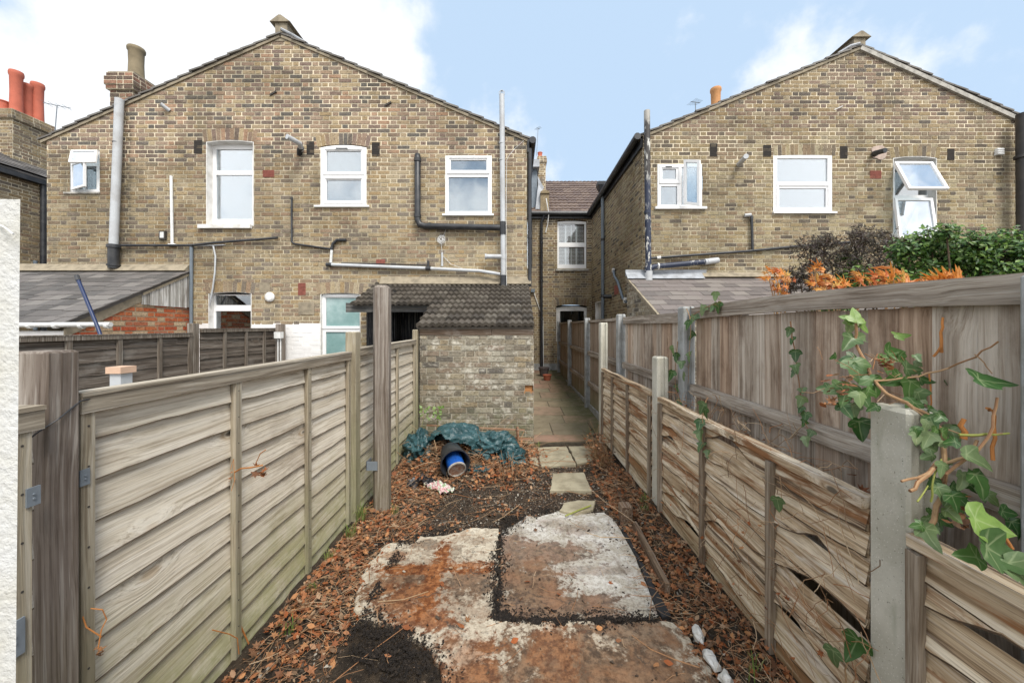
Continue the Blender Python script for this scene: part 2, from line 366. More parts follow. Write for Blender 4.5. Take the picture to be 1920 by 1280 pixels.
m_glass = glass('window_glass', .24); m_glassc = glass('clear_window_glass', .10, (.95, .97, .97)); m_glassd = glass('dark_window_glass', .10, (.4, .45, .45)); m_glassf = glass('frosted_glass', .20, (.30, .42, .42), .12)
m_blind = plain('pale_blind', (.60, .63, .66), .8, .05, 3); m_dark = plain('dark_interior', (.012, .012, .013), .9)
m_room = plain('room_interior', (.10, .10, .10), .9); m_net = plain('net_curtain', (.27, .32, .34), .9, .1, 4)
m_black = plain('black_plastic', (.020, .022, .026), .4, .1, 6, dirt=(.05, .05, .052)); m_greyp = plain('grey_plastic', (.47, .49, .51), .45, .06, 4, dirt=(.36, .36, .36))
m_whitep = plain('white_plastic', (.72, .72, .71), .4, .05, 6, dirt=(.52, .52, .50)); m_midgrey = plain('blue_grey_pipe', (.15, .18, .21), .5, .1, 6)
m_stone = plain('sill_stone', (.42, .40, .36), .85, .2, 9, dirt=(.2, .19, .17), bump=.3); m_lead = plain('lead_flashing', (.36, .38, .41), .5, .15, 7, dirt=(.22, .23, .24))
m_terra = plain('terracotta', (.42, .13, .07), .8, .1, 9); m_vent = plain('dark_air_brick', (.055, .048, .042), .9, .1, 20)
m_redvent = plain('red_air_brick', (.30, .10, .075), .9, .15, 20); m_potcream = plain('buff_pot', (.24, .195, .125), .9, .15, 6, bump=.2)
m_potred = plain('red_pot', (.48, .13, .08), .8, .1, 5); m_potor = plain('orange_pot', (.55, .27, .11), .8, .1, 5)
m_metal = plain('galvanised', (.20, .23, .26), .45, .1, 12)
def slate_mat(name, st, lich=(.30, .28, .20)):
    b = B(name, .62, .4); v = b.pos(); r = b.rpi()
    c = b.ramp(r, [(i / len(st), k) for i, k in enumerate(st)], True)
    c = b.mix(b.sm(b.noise(v, 9, 6, .7), .5, .75, 0, .45), c, b.mix(1, c, (.55, .53, .5), 'MULTIPLY'))
    c = b.mix(b.sm(b.noise(v, 30, 5, .7), .58, .72, 0, .35), c, lich)
    b.col(c); b.bump(b.noise(v, 40, 5, .7), .4, .004); return b.m
m_slate = slate_mat('slate', [(.105, .096, .090), (.14, .128, .12), (.078, .072, .068), (.17, .157, .146), (.118, .109, .103), (.13, .118, .112), (.092, .086, .082)])
m_slateR = slate_mat('slate_brown', [(.15, .128, .118), (.17, .147, .137), (.12, .104, .098), (.19, .168, .152), (.14, .124, .115)])
m_tileS = slate_mat('concrete_tile', [tuple(q * .78 for q in k_) for k_ in [(.085, .072, .058), (.115, .098, .08), (.072, .062, .052), (.125, .108, .088), (.10, .085, .068), (.15, .132, .108)]], (.15, .13, .06))
m_tileB = slate_mat('brown_tile', [(.135, .095, .075), (.16, .115, .09), (.115, .08, .066)], (.2, .15, .11))
m_tileE = slate_mat('roof_tile_grey', [(.13, .12, .11), (.16, .15, .135), (.11, .10, .09)])
m_woodL = wood('fence_wood_pale', [(.58, .51, .40), (.70, .63, .51), (.80, .74, .63)], 1, algae=.95, azt=(.80, -.15), contrast=.8, acol=(.30, .30, .13))
m_woodLv = wood('fence_batten_pale', [(.24, .20, .145), (.34, .295, .215), (.43, .38, .295)], 2, algae=.6, azt=(1.0, 0), contrast=.8, knots=False)
m_woodPost = wood('old_post_wood', [(.15, .12, .10), (.205, .172, .145), (.28, .243, .21)], 2, contrast=1, acol=(.19, .17, .09), algae=.35, azt=(1.0, .1), knots=False)
m_woodPostG = wood('green_post_wood', [(.21, .175, .12), (.31, .27, .19), (.39, .345, .255)], 2, contrast=.9, algae=.6, azt=(1.4, .2), knots=False)
m_woodR = wood('fence_wood_rotten', [(.34, .235, .14), (.60, .47, .315), (.82, .72, .56)], 1, algae=.25, azt=(.55, 0), contrast=1.15, rot=.95, stain=.6)
m_woodRv = wood('rotten_batten', [(.17, .125, .09), (.25, .20, .145), (.34, .28, .215)], 2, knots=False)
m_woodRail = wood('pale_rail', [(.22, .185, .14), (.34, .295, .23), (.47, .42, .34)], 1, contrast=.9, knots=False)
m_woodC = wood('featheredge_wood', [(.27, .215, .165), (.42, .355, .29), (.58, .51, .43)], 2, warm=.6, stain=.85, algae=.6, azt=(.8, .05), contrast=.75, acol=(.12, .11, .055))
m_woodCr = wood('grey_rail', [(.20, .165, .13), (.33, .28, .23), (.46, .40, .335)], 1, contrast=1)
m_woodF = wood('red_brown_featheredge', [(.23, .165, .115), (.33, .255, .195), (.42, .35, .285)], 2, algae=.6, azt=(.7, .05), contrast=.6)
m_woodD = wood('dark_fence_wood', [(.075, .061, .05), (.13, .108, .09), (.20, .17, .143)], 1, contrast=.8)
m_woodDv = wood('dark_fence_batten', [(.12, .10, .08), (.165, .138, .112), (.21, .18, .15)], 2, knots=False)
m_cedar = wood('reddish_timber', [(.20, .09, .04), (.30, .15, .08), (.36, .24, .16)], 0, knots=False)
m_boards = wood('peeling_boards', [(.20, .18, .16), (.42, .42, .40), (.75, .75, .74)], 2, contrast=1.2, knots=False)
def concrete_post():
    b = B('concrete_post', .9, .2); v = b.pos()
    c = b.mix(b.sm(b.noise(v, 4, 5, .6), .35, .7), (.55, .53, .455), (.42, .40, .33))
    vo = b.n('TexVoronoi', {'Vector': v, 'Scale': 110}).outputs['Distance']
    c = b.mix(b.sm(vo, .22, .12, 0, .7), c, (.68, .66, .60))
    c = b.mix(b.sm(b.noise(v, 130, 3, .6), .64, .72, 0, .8), c, (.10, .09, .07))
    c = b.mix(b.sm(b.noise(b.map(v, (1, 1, .3)), 9, 4, .6), .55, .75, 0, .4), c, (.16, .17, .10))
    b.col(c); b.bump(b.noise(v, 120, 4), .5, .003); return b.m
m_conc = concrete_post()
m_concg = plain('grey_concrete_post', (.36, .37, .37), .85, .15, 8, dirt=(.22, .22, .2), bump=.4)
# ================================================================ brickwork
def brick_wall(mb, axis, fixed, face, u0, u1, z0, ztop, openings=(), course=.0755, L=.218, H=.101, j=.016, relief=.005, m=(0, 1), paint=None):
    """axis 'x': wall in the xz plane at y=fixed; 'y': wall in yz at x=fixed. face: sign of the outward normal along the other axis.
    ztop: list of (u, z) giving the top outline. openings: (u0,u1,z0,z1)"""
    def zt(u):
        for (a, za), (b, zb) in zip(ztop, ztop[1:]):
            if a - 1e-6 <= u <= b + 1e-6: return za + (zb - za) * (u - a) / (b - a)
        return ztop[0][1] if u < ztop[0][0] else ztop[-1][1]
    umax = max(ztop, key=lambda t: t[1])[0]
    def ends(z):   # interval of u under the outline at height z
        lo = u0; hi = u1
        if zt(lo) < z:
            a, b = lo, umax
            for _ in range(22):
                c = (a + b) / 2
                if zt(c) < z: a = c
                else: b = c
            lo = b
        if zt(hi) < z:
            a, b = umax, hi
            for _ in range(22):
                c = (a + b) / 2
                if zt(c) < z: b = c
                else: a = c
            hi = a
        return lo, hi
    def p3(u, z, d):
        return (u, fixed + face * d, z) if axis == 'x' else (fixed + face * d, u, z)
    flip = (axis == 'x') == (face > 0)
    def quad(a, b, c, d, mm):
        if flip: mb.quad(d, c, b, a, m=mm)
        else: mb.quad(a, b, c, d, m=mm)
    def piece(bl, br, tl, tr, za, zb):
        if br - bl < .012 and tr - tl < .012: return
        if tr < tl: tl = tr = (tl + tr) / 2
        if br < bl: bl = br = (bl + br) / 2
        d = relief + U(-.002, .0035); t = .0025
        mm = m[1]
        if paint and paint(( bl + br) / 2, (za + zb) / 2): mm = 2
        f = [p3(bl + U(0, t), za + U(0, t), d), p3(br - U(0, t), za + U(0, t), d), p3(tr - U(0, t), zb - U(0, t), d), p3(tl + U(0, t), zb - U(0, t), d)]
        g = [p3(bl, za, -.004), p3(br, za, -.004), p3(tr, zb, -.004), p3(tl, zb, -.004)]
        i = len(mb.v); mb.v += f + g
        fs = [(0, 1, 2, 3), (0, 4, 5, 1), (1, 5, 6, 2), (2, 6, 7, 3), (3, 7, 4, 0)]
        for q in fs:
            q = tuple(i + k for k in q)
            mb.f.append(q[::-1] if flip else q); mb.m.append(mm)
    zmax = max(z for _, z in ztop); row = 0; z = z0
    while z < zmax - .01:
        zb = min(z + course, zmax); zm = (z + zb) / 2
        lb, rb = ends(z + 1e-4); lt, rt = ends(zb - 1e-4)
        ivs = []; cuts = [o for o in openings if o[2] < zb - 1e-4 and o[3] > z + 1e-4]
        cuts.sort(); cur = (lb, lt)
        for o in cuts:
            if o[0] > cur[0]: ivs.append((cur[0], o[0], cur[1], o[0], z, zb))
            if o[2] > z + .004: ivs.append((o[0], o[1], o[0], o[1], z, o[2]))
            if o[3] < zb - .004: ivs.append((o[0], o[1], o[0], o[1], o[3], zb))
            cur = (o[1], o[1])
        if rb > cur[0]: ivs.append((cur[0], rb, cur[1], rt, z, zb))
        for a, b, c, d, za, zz in ivs:
            quad(p3(a, za, 0), p3(b, za, 0), p3(d, zz, 0), p3(c, zz, 0), m[0])
        # bricks: flemish bond
        per = L + H + 2 * j; off = (per / 2 if row % 2 else 0) + U(-.012, .012)
        k0 = floor((u0 - off) / per) - 1; u = off + k0 * per; k = 0
        wob = U(-.0015, .0015)
        while u < u1:
            w = L if k % 2 == 0 else H
            w2 = w + U(-.006, .006); a = u; b = u + w2
            for il, ir, tl, tr, za, zz in ivs:
                if zz - za < .02: continue
                piece(max(a, il + j * .3), min(b, ir - j * .3), max(a, tl + j * .3), min(b, tr - j * .3), za + j * .5 + wob, zz - j * .5 + wob)
            u += w + j; k += 1
        z = zb; row += 1
def arch_head(mb, x0, x1, zs, rise, Y, depth=.215, n=None, proud=.009, face=-1, splay=.10, thick=.12, m=(0, 1), axis='x'):
    """segmental arch of voussoirs; zs springing height, crown = zs + rise"""
    w = x1 - x0; xc = (x0 + x1) / 2
    rr = (w * w / 4 + rise * rise) / (2 * rise) if rise > .005 else 1e4
    zc = zs + rise - rr
    half = math.asin(min(1, w / 2 / rr)); n = n or int(round(w / .077))
    if rise <= .005: half = w / 2 / rr
    def pt(t, r_, d):
        x = xc + r_ * sin(t); z = zc + r_ * cos(t)
        return (x, Y + face * d, z) if axis == 'x' else (Y + face * d, x, z)
    for k in range(n):
        g = .0045 / rr
        t0 = -half * (1 + splay / 2) + (2 * half * (1 + splay / 2)) * k / n + g; t1 = t0 + (2 * half * (1 + splay / 2)) / n - 2 * g
        dd = proud + U(-.0015, .002); a = .002
        lo, hi = rr, rr + depth + U(-.006, .004)
        f = [pt(t0, lo, dd), pt(t1, lo, dd), pt(t1 * 1.0, hi, dd), pt(t0, hi, dd)]
        b = [pt(t0, lo, -thick), pt(t1, lo, -thick), pt(t1, hi, -thick), pt(t0, hi, -thick)]
        i = len(mb.v); mb.v += f + b
        for q in ((0, 1, 2, 3), (0, 4, 5, 1), (1, 5, 6, 2), (2, 6, 7, 3), (3, 7, 4, 0)):
            mb.f.append(tuple(i + c for c in q)); mb.m.append(m[1])
    # mortar bed behind
    N = 14
    for k in range(N):
        t0 = -half * (1 + splay / 2) + (2 * half * (1 + splay / 2)) * k / N; t1 = t0 + (2 * half * (1 + splay / 2)) / N
        mb.quad(pt(t0, rr + .002, proud - .003), pt(t1, rr + .002, proud - .003), pt(t1, rr + depth - .004, proud - .003), pt(t0, rr + depth - .004, proud - .003), m=m[0])
        mb.quad(pt(t0, rr + .002, proud - .003), pt(t0, rr + .002, -thick), pt(t1, rr + .002, -thick), pt(t1, rr + .002, proud - .003), m=m[0])

# ================================================================ windows
def grid_frame(mb, x0, x1, z0, z1, holes, ya, yb, m=0):
    xs = sorted({x0, x1, *[h[0] for h in holes], *[h[1] for h in holes]}); zs = sorted({z0, z1, *[h[2] for h in holes], *[h[3] for h in holes]})
    for a, b in zip(xs, xs[1:]):
        for c, d in zip(zs, zs[1:]):
            xm, zm = (a + b) / 2, (c + d) / 2
            if any(h[0] < xm < h[1] and h[2] < zm < h[3] for h in holes): continue
            mb.box(a, b, ya, yb, c, d, m)
def ring(mb, x0, x1, z0, z1, w, ya, yb, m=0):
    mb.box(x0, x0 + w, ya, yb, z0, z1, m); mb.box(x1 - w, x1, ya, yb, z0, z1, m)
    mb.box(x0 + w, x1 - w, ya, yb, z0, z0 + w, m); mb.box(x0 + w, x1 - w, ya, yb, z1 - w, z1, m)
def window(parent, px, Y, panes, yf, sashes=(), gmat=None, back=None, backd=.35, sill=None, label=None, arch=0, vent=None, room=True, rec=0, frame_mat=None, blinds=None):
    """px: photo box (x0,x1,ytop,ybottom) measured on the wall plane Y; panes likewise; yf: y of the frame's front face."""
    g = lambda q, yy=yf: (PX(q[0], yy), PX(q[1], yy), PZ(q[3], yy), PZ(q[2], yy))
    x0, x1, z0, z1 = g(px); fm = frame_mat or m_upvc
    mb = MB(); hs = [g(p) for p in panes]
    grid_frame(mb, x0, x1, z0, z1, hs, yf, yf + .06)
    if arch:
        n = 12; pts = [(x0, z1 - .001)] + [(x0 + (x1 - x0) * k / n, z1 + arch * (1 - (2 * k / n - 1) ** 2)) for k in range(n + 1)] + [(x1, z1 - .001)]
        mb.xprism(pts, yf + .001, yf + .055)
    for s_ in sashes:
        a, b, c, d = g(s_)
        ring(mb, a, b, c, d, .036, yf - .016, yf + .002)
        ring(mb, a + .036, b - .036, c + .036, d - .036, .010, yf - .008, yf + .004)
    if vent:
        a, b, c, d = g(vent); mb.box(a, b, yf - .024, yf - .003, c, d, 0)
    w = mb.build('window', [fm], parent)
    if label: w['label'] = label
    gb = MB()
    for h in hs: gb.box(h[0] - .002, h[1] + .002, yf + .022, yf + .030, h[2] - .002, h[3] + .002)
    gb.build('glass', gmat or m_glass, w)
    if vent:
        a, b, c, d = g(vent); v = MB(); v.box(a + .01, b - .01, yf - .027, yf - .0235, c + .004, d - .004); v.build('trickle_vent', m_black, w)
    if back:
        k = MB(); k.box(x0 + .03, x1 - .03, yf + backd - .02, yf + backd - .01, z0, z1 + arch * .6); k.build('curtain', back, w)
    if blinds:
        k = MB()
        for q in blinds:
            a, b, c, d = g(q[:4]); nn = int((d - c) / .022)
            for i in range(nn):
                z = c + (d - c) * (i + .5) / nn
                k.hexa([(a, yf + .075, z - .004), (b, yf + .075, z - .004), (b, yf + .093, z + .004), (a, yf + .093, z + .004),
                        (a, yf + .075, z - .0025), (b, yf + .075, z - .0025), (b, yf + .093, z + .0055), (a, yf + .093, z + .0055)])
        k.build('blind', m_blind, w)
    if sill:
        a, b, t, bo = sill[:4]; sy = sill[4] if len(sill) > 4 else .035; mt = sill[5] if len(sill) > 5 else m_upvc
        k = MB(); A, Bx, c, d = PX(a, Y), PX(b, Y), PZ(bo, Y), PZ(t, Y)
        k.hexa([(A, Y - sy, c), (Bx, Y - sy, c), (Bx, yf + .02, c), (A, yf + .02, c), (A, Y - sy, d - .008), (Bx, Y - sy, d - .008), (Bx, yf + .02, d + .004), (A, yf + .02, d + .004)])
        k.build('sill', mt, w)
    if room:
        k = MB(); e = .03; D = yf + 1.1
        X0, X1, Z0, Z1 = x0 - e, x1 + e, z0 - e, z1 + e + arch
        ya = yf + .062
        k.quad((X0, D, Z0), (X1, D, Z0), (X1, D, Z1), (X0, D, Z1)); k.quad((X0, ya, Z0), (X0, D, Z0), (X0, D, Z1), (X0, ya, Z1))
        k.quad((X1, ya, Z0), (X1, ya, Z1), (X1, D, Z1), (X1, D, Z0)); k.quad((X0, ya, Z1), (X0, D, Z1), (X1, D, Z1), (X1, ya, Z1)); k.quad((X0, ya, Z0), (X1, ya, Z0), (X1, D, Z0), (X0, D, Z0))
        k.build('room', m_room if room is True else room, w)
    return w
def open_sash(parent, corners, name='open_casement', glassm=None, fw=.045, t=.045):
    """corners: 4 points (bl, br, tr, tl) of the swung sash"""
    bl, br, tr, tl = [Vector(c) for c in corners]
    ux = (br - bl).normalized(); uz = (tl - bl).normalized(); n = ux.cross(uz).normalized(); Wd = (br - bl).length; Hh = (tl - bl).length
    mb = MB(); n2 = n * t
    mb.obox(bl, ux * fw, n2, uz * Hh); mb.obox(bl + ux * (Wd - fw), ux * fw, n2, uz * Hh)
    mb.obox(bl + ux * fw, ux * (Wd - 2 * fw), n2, uz * fw); mb.obox(bl + ux * fw + uz * (Hh - fw), ux * (Wd - 2 * fw), n2, uz * fw)
    o = mb.build(name, m_upvc, parent)
    g = MB(); g.obox(bl + ux * fw * .95 + uz * fw * .95 + n * t * .4, ux * (Wd - 1.9 * fw), n * .008, uz * (Hh - 1.9 * fw)); g.build('glass', glassm or m_glass, o)
    return o
def reveal(parent, op, Y, depth, mat, top=True, rise=0, name='reveal'):
    x0, x1, z0, z1 = op; k = MB(); d = Y + depth; f = Y + .001; t = .012
    k.box(x0, x0 + t, f - .008, d, z0, z1 + .002); k.box(x1 - t, x1, f - .008, d, z0, z1 + .002)
    if top:
        n = 8
        for i in range(n):
            a = x0 + (x1 - x0) * i / n; b = x0 + (x1 - x0) * (i + 1) / n
            h = lambda x: z1 - rise + rise * (1 - ((2 * (x - x0) / (x1 - x0)) - 1) ** 2)
            k.hexa([(a, f - .006, h(a) - t), (b, f - .006, h(b) - t), (b, d, h(b) - t), (a, d, h(a) - t), (a, f - .006, h(a) + .03), (b, f - .006, h(b) + .03), (b, d, h(b) + .03), (a, d, h(a) + .03)])
    return k.build(name, mat, parent)
def air_brick(parent, q, Y, mat, name='air_brick', nx=7, nz=8):
    x0, x1, z0, z1 = PX(q[0], Y), PX(q[1], Y), PZ(q[3], Y), PZ(q[2], Y); k = MB()
    k.box(x0, x1, Y - .006, Y + .02, z0, z1, 1)
    for i in range(nx + 1):
        x = x0 + (x1 - x0) * i / nx; k.box(x - .0035, x + .0035, Y - .013, Y - .005, z0, z1)
    for i in range(nz + 1):
        z = z0 + (z1 - z0) * i / nz; k.box(x0 - .003, x1 + .003, Y - .012, Y - .0045, z - .0035, z + .0035)
    return k.build(name, [mat, m_dark], parent)
def pipe(parent, pts, r, mat, name='pipe', collars=(), n=12, cm=None, cr=1.22, label=None, bends=True):
    k = MB(); k.tube(pts, r, n)
    for c in collars:
        a = Vector(c[0]); d = Vector(c[1]).normalized(); L = c[2] if len(c) > 2 else .07
        k.tube([a - d * L / 2, a + d * L / 2], r * cr, n, m=1 if cm else 0)
    o = k.build(name, [mat, cm] if cm else mat, parent, smooth=True)
    if label: o['label'] = label
    return o
# ================================================================ roofs
def roll_tiles(mb, o, u, s, n, W_, S, tw, ex, rolls=2, lip=.022, amp=.013, skip=None):
    o, u, s, n = Vector(o), Vector(u), Vector(s), Vector(n); nc = int(math.ceil(S / ex)); nt = int(math.ceil(W_ / tw))
    for i in range(nc):
        for j in range(nt):
            if skip and skip(j * tw + tw / 2, i * ex + ex / 2): continue
            a0 = j * tw; a1 = min(a0 + tw - .002, W_); s0 = i * ex + U(-.006, .006); s1 = min((i + 1) * ex + .02, S)
            K = 5 * rolls; js = U(-.004, .004); base = .03 + U(-.003, .004); i0 = len(mb.v)
            for row, (sv, hv) in enumerate(((s0, base - lip), (s0, base), (s1, base - lip + .004))):
                for k in range(K + 1):
                    t = k / K; x = a0 + (a1 - a0) * t; h = amp * (.5 - .5 * cos(2 * pi * rolls * t)) ** .8
                    mb.v.append(tuple(o + u * x + s * (sv + js) + n * (hv + h)))
            for row in range(2):
                for k in range(K):
                    q = i0 + row * (K + 1) + k; mb.f.append((q, q + 1, q + K + 2, q + K + 1)); mb.m.append(0)
            for q in ((0, 0), (K, 1)):
                a, b, c = i0 + q[0], i0 + K + 1 + q[0], i0 + 2 * (K + 1) + q[0]
                mb.f.append((a, b, c)); mb.m.append(0)
def slates(mb, o, u, s, n, W_, S, tw=.25, ex=.20, t=.007, jit=.01, clip=None):
    o, u, s, n = Vector(o), Vector(u), Vector(s), Vector(n); nc = int(math.ceil(S / ex))
    for i in range(nc):
        x = -(tw / 2 if i % 2 else 0); wander = U(-.02, .02)
        while x < W_:
            a = max(x + wander, 0); b = min(x + wander + tw - .004, W_); s0 = i * ex + U(-jit, jit); s1 = min((i + 1) * ex + .06, S + .01)
            if clip and clip((a + b) / 2, s0 + ex / 2): x += tw; continue
            if b - a > .03 and s1 > s0:
                h = .012 + U(0, .006); sk = U(-.008, .008); lo = -.004
                c1 = U(0, .012)
                p = [o + u * a + s * s0 + n * (h - t + U(0, .003)), o + u * b + s * (s0 + sk + c1) + n * (h - t + U(0, .003)), o + u * b + s * s1 + n * lo, o + u * a + s * s1 + n * lo]
                mb.hexa(p + [q + n * t for q in p])
            x += tw
def verge_strip(mb, xa, za, xb, zb, y0, y1, t, drop=0, m=0):
    """flat board following the slope from (xa,za) to (xb,zb), thickness t downward"""
    d = Vector((xb - xa, 0, zb - za)); nrm = Vector((-d.z, 0, d.x)).normalized()
    if nrm.z < 0: nrm = -nrm
    a = Vector((xa, y0, za)) - nrm * drop
    mb.obox(a - nrm * t, d, Vector((0, y1 - y0, 0)), nrm * t, m)
def gable_roof_side(mb, xe, ze, xa, za, y0, y1, ex=.245, t=.028, lap=.022):
    """stepped tile courses climbing from eave (xe,ze) to apex (xa,za)"""
    d = Vector((xa - xe, 0, za - ze)); L = d.length; d.normalize(); nrm = Vector((-d.z, 0, d.x))
    if nrm.z < 0: nrm = -nrm
    n = int(round(L / ex)); ex = L / n; tw = .30
    for i in range(n):
        y = y0 + U(-.012, .012)
        first = True
        while y < y1:
            yb = min(y + tw, y1); a = Vector((xe, y, ze)) + d * (i * ex + U(-.004, .004)); h0 = lap + U(0, .006)
            LL = ex + .03; p0 = a + nrm * h0; p1 = a + d * LL + nrm * .002
            w = Vector((0, yb - y - .003, 0))
            mb.hexa([p0, p1, p1 + w, p0 + w, p0 + nrm * t, p1 + nrm * t, p1 + w + nrm * t, p0 + w + nrm * t])
            y += tw
            if y > y0 + 1.2 and tw < 1: tw = 3
        tw = .30
def chimney(name, label, x0, x1, y0, y1, z0, z1, mat, mort, corb=.05, pots=(), courses=4):
    t = thing(name, label, 'chimney', ((x0 + x1) / 2, (y0 + y1) / 2, z0))
    mb = MB()
    def stack(a, b, c, d, e, f):
        brick_wall(mb, 'x', c, -1, a, b, e, [(a, f), (b, f)]); brick_wall(mb, 'y', b, 1, c, d, e, [(c, f), (d, f)]); brick_wall(mb, 'y', a, -1, c, d, e, [(c, f), (d, f)])
        brick_wall(mb, 'x', d, 1, a, b, e, [(a, f), (b, f)])
        mb.quad((a, c, f), (b, c, f), (b, d, f), (a, d, f)); mb.quad((a, d, e), (b, d, e), (b, c, e), (a, c, e))
    h = .0755; zc = z1 - courses * h
    stack(x0, x1, y0, y1, z0, zc)
    prof = [.35, .7, 1, 1, .6][-courses:] if courses > 2 else [.7, 1]
    for k in range(courses):
        e = corb * prof[k]; stack(x0 - e, x1 + e, y0 - e, y1 + e, zc + k * h, zc + (k + 1) * h)
    mb.build('stack', [mort, mat], t)
    return t
def pot(parent, x, y, z, r, h, mat, square=False, name='chimney_pot'):
    k = MB(); k.lathe((x, y, z), [(r * 1.02, 0), (r * .95, h * .1), (r * .88, h * .5), (r * .93, h * .86), (r * 1.06, h * .90), (r * 1.08, h * .96), (r * 1.0, h), (r * .8, h), (r * .78, h * .6), (0, h * .6)], 20)
    f = MB(); o = k.build(name, mat, parent, smooth=True); return o
# ================================================================ LEFT REAR WING (pair of outriggers under one gable)
YL = 6.8
XL0, XL1 = PX(88, YL), PX(988, YL); AX = PX(527, YL); AZ = PZ(70, YL); EZL, EZR = PZ(264, YL), PZ(265, YL)
h1 = thing('brick_house', 'wide yellow brick gabled house wing behind the slate lean-to and tiled brick shed', 'house', ((XL0 + XL1) / 2, YL, 0), 'gabled rear wings of the brick terrace')
def wop(q, Y): return (PX(q[0], Y), PX(q[1], Y), PZ(q[3], Y), PZ(q[2], Y))
opL = [wop(q, YL) for q in ((131, 187, 281, 361), (387, 476, 263, 424), (601, 687, 270, 386), (835, 922, 292, 401), (391, 472, 546, 640), (601, 676, 548, 690))]
mb = MB()
wash = lambda u, z: (u < PX(605, YL) and z < PZ(606, YL) and u > PX(360, YL)) or (PX(530, YL) < u < PX(601, YL) and z < PZ(606, YL))
brick_wall(mb, 'x', YL, -1, XL0, XL1, -.05, [(XL0, EZL), (AX, AZ), (XL1, EZR)], opL, paint=wash)
for q, rise, dp in (((385, 478, 263), .035, .215), ((598, 690, 271), .045, .20), ((389, 475, 547), .035, .20), ((597, 678, 549), .03, .20)):
    arch_head(mb, PX(q[0], YL), PX(q[1], YL), PZ(q[2], YL) - rise, rise, YL, dp)
mb.build('wall', [m_mortar, m_brickL, m_brickWhite], h1)
mb = MB(); brick_wall(mb, 'y', XL1, 1, YL, 11.8, -.05, [(YL, EZR), (11.8, EZR)]); brick_wall(mb, 'y', XL0, -1, YL, 11.8, 2.2, [(YL, EZL), (11.8, EZL)])
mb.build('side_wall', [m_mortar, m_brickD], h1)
mb = MB(); ov = .05
sl_ = (AZ - EZR) / (XL1 - AX)
gable_roof_side(mb, XL1 + .12, EZR - .12 * sl_ + .03, AX, AZ + .03, YL - ov, 11.8)
gable_roof_side(mb, XL0 - .12, EZL - .12 * sl_ + .03, AX, AZ + .03, YL - ov, 11.8)
mb.build('roof', m_tileE, h1)
mb = MB()
for xe, ze in ((XL1 + .1, EZR - .1 * sl_), (XL0 - .1, EZL - .1 * sl_)):
    a, b = ((xe, ze), (AX, AZ)); verge_strip(mb, a[0], a[1] + .035, b[0], b[1] + .035, YL - .028, YL + .1, .045)
mb.build('verge_mortar', m_render, h1)
mb = MB()   # party-wall upstand running along the ridge
mb.box(AX - .10, AX + .12, YL - .012, 11.6, AZ - .08, AZ + .27); mb.xprism([(AX - .18, AZ + .25), (AX + .19, AZ + .25), (AX + .02, AZ + .37), (AX - .02, AZ + .37)], YL - .05, 11.6)
mb.build('parapet', m_render, h1)
mb = MB(); mb.tube([(AX + .03, YL - .06, AZ + .10), (AX + .2, YL + .04, AZ + .06), (AX + .42, YL + .1, AZ - .05)], .028, 8); mb.build('lead_dressing', m_lead, h1, smooth=True)
# eave gutter on the passage side
mb = MB(); gx = XL1 + .10
for a in range(1): mb.tube([(gx, YL - .12, EZR - .03), (gx, 11.7, EZR - .10)], .062, 10)
mb.box(XL1 + .005, XL1 + .04, YL - .06, 11.7, EZR - .22, EZR + .0)
mb.build('gutter', m_black, h1)
pipe(h1, [(XL1 + .055, YL - .03, EZR - .15), (XL1 + .05, YL - .035, 4.2), (XL1 + .05, YL - .035, 2.3)], .034, m_black, 'drainpipe', [((XL1 + .05, YL - .035, 3.2), (0, 0, 1))])
# windows
W1 = window(h1, (131, 187, 281, 361), YL, [(137, 181, 288, 303), (159, 181, 312, 355), (137, 156, 312, 355)], YL + .02, gmat=m_glassd, room=m_dark, sill=(122, 189, 360, 364, .03, m_stone), label='small window with two open white lights')
a = YL + .02
open_sash(W1, [P(131, 306, a - .17), P(181, 306, a - .17), P(186, 284, a - .03), P(136, 284, a - .03)], 'open_vent', m_glass, .035, .03)
open_sash(W1, [P(137, 357, a - .02), P(162, 350, a - .16), P(162, 305, a - .16), P(137, 308, a - .02)], 'open_casement', m_glass, .035, .03)
op = opL[1]
reveal(h1, op, YL, .14, m_wpaint, rise=.035)
yf = YL + .13
W2 = window(h1, (396, 480, 268, 425), YL, [(405, 473, 280, 320), (405, 473, 328, 411)], yf, gmat=m_glass, back=m_net, backd=.12, sill=(375, 473, 421, 429, .06, m_wpaint), label='tall arched window with pale curtain', room=True)
W3 = window(h1, (601, 687, 277, 386), YL, [(612, 677, 283, 322), (612, 677, 337, 376)], YL - .012, [(606, 683, 277, 328), (606, 683, 331, 382)], gmat=m_glass, back=m_net, backd=.14, sill=(591, 693, 385, 389, .045), arch=.045, vent=(630, 654, 278, 281), label='arched window split by a thick transom')
W4 = window(h1, (835, 922, 292, 401), YL, [(845, 912, 300, 319), (841, 915, 332, 396)], YL - .006, [(838, 918, 293, 326)], gmat=m_glass, back=m_net, backd=.14, sill=(830, 926, 401, 405, .045), label='square-headed window with top vent')
reveal(h1, opL[4], YL, .12, m_wpaint, rise=.035)
W5 = window(h1, (392, 480, 552, 640), YL, [(404, 471, 554, 572), (404, 471, 583, 622)], YL + .11, gmat=m_glassd, room=m_dark, label='dark ground-floor window', sill=(385, 476, 636, 641))
reveal(h1, opL[5], YL, .06, m_wpaint, rise=.03)
W6 = window(h1, (601, 680, 551, 690), YL, [(611, 680, 558, 612), (611, 680, 622, 680)], YL + .05, [(605, 684, 552, 616)], gmat=plain('frosted_pane', (.17, .29, .285), .22, .25, 2.2, dirt=(.36, .47, .47)), back=None, label='frosted ground-floor window beside the shed')
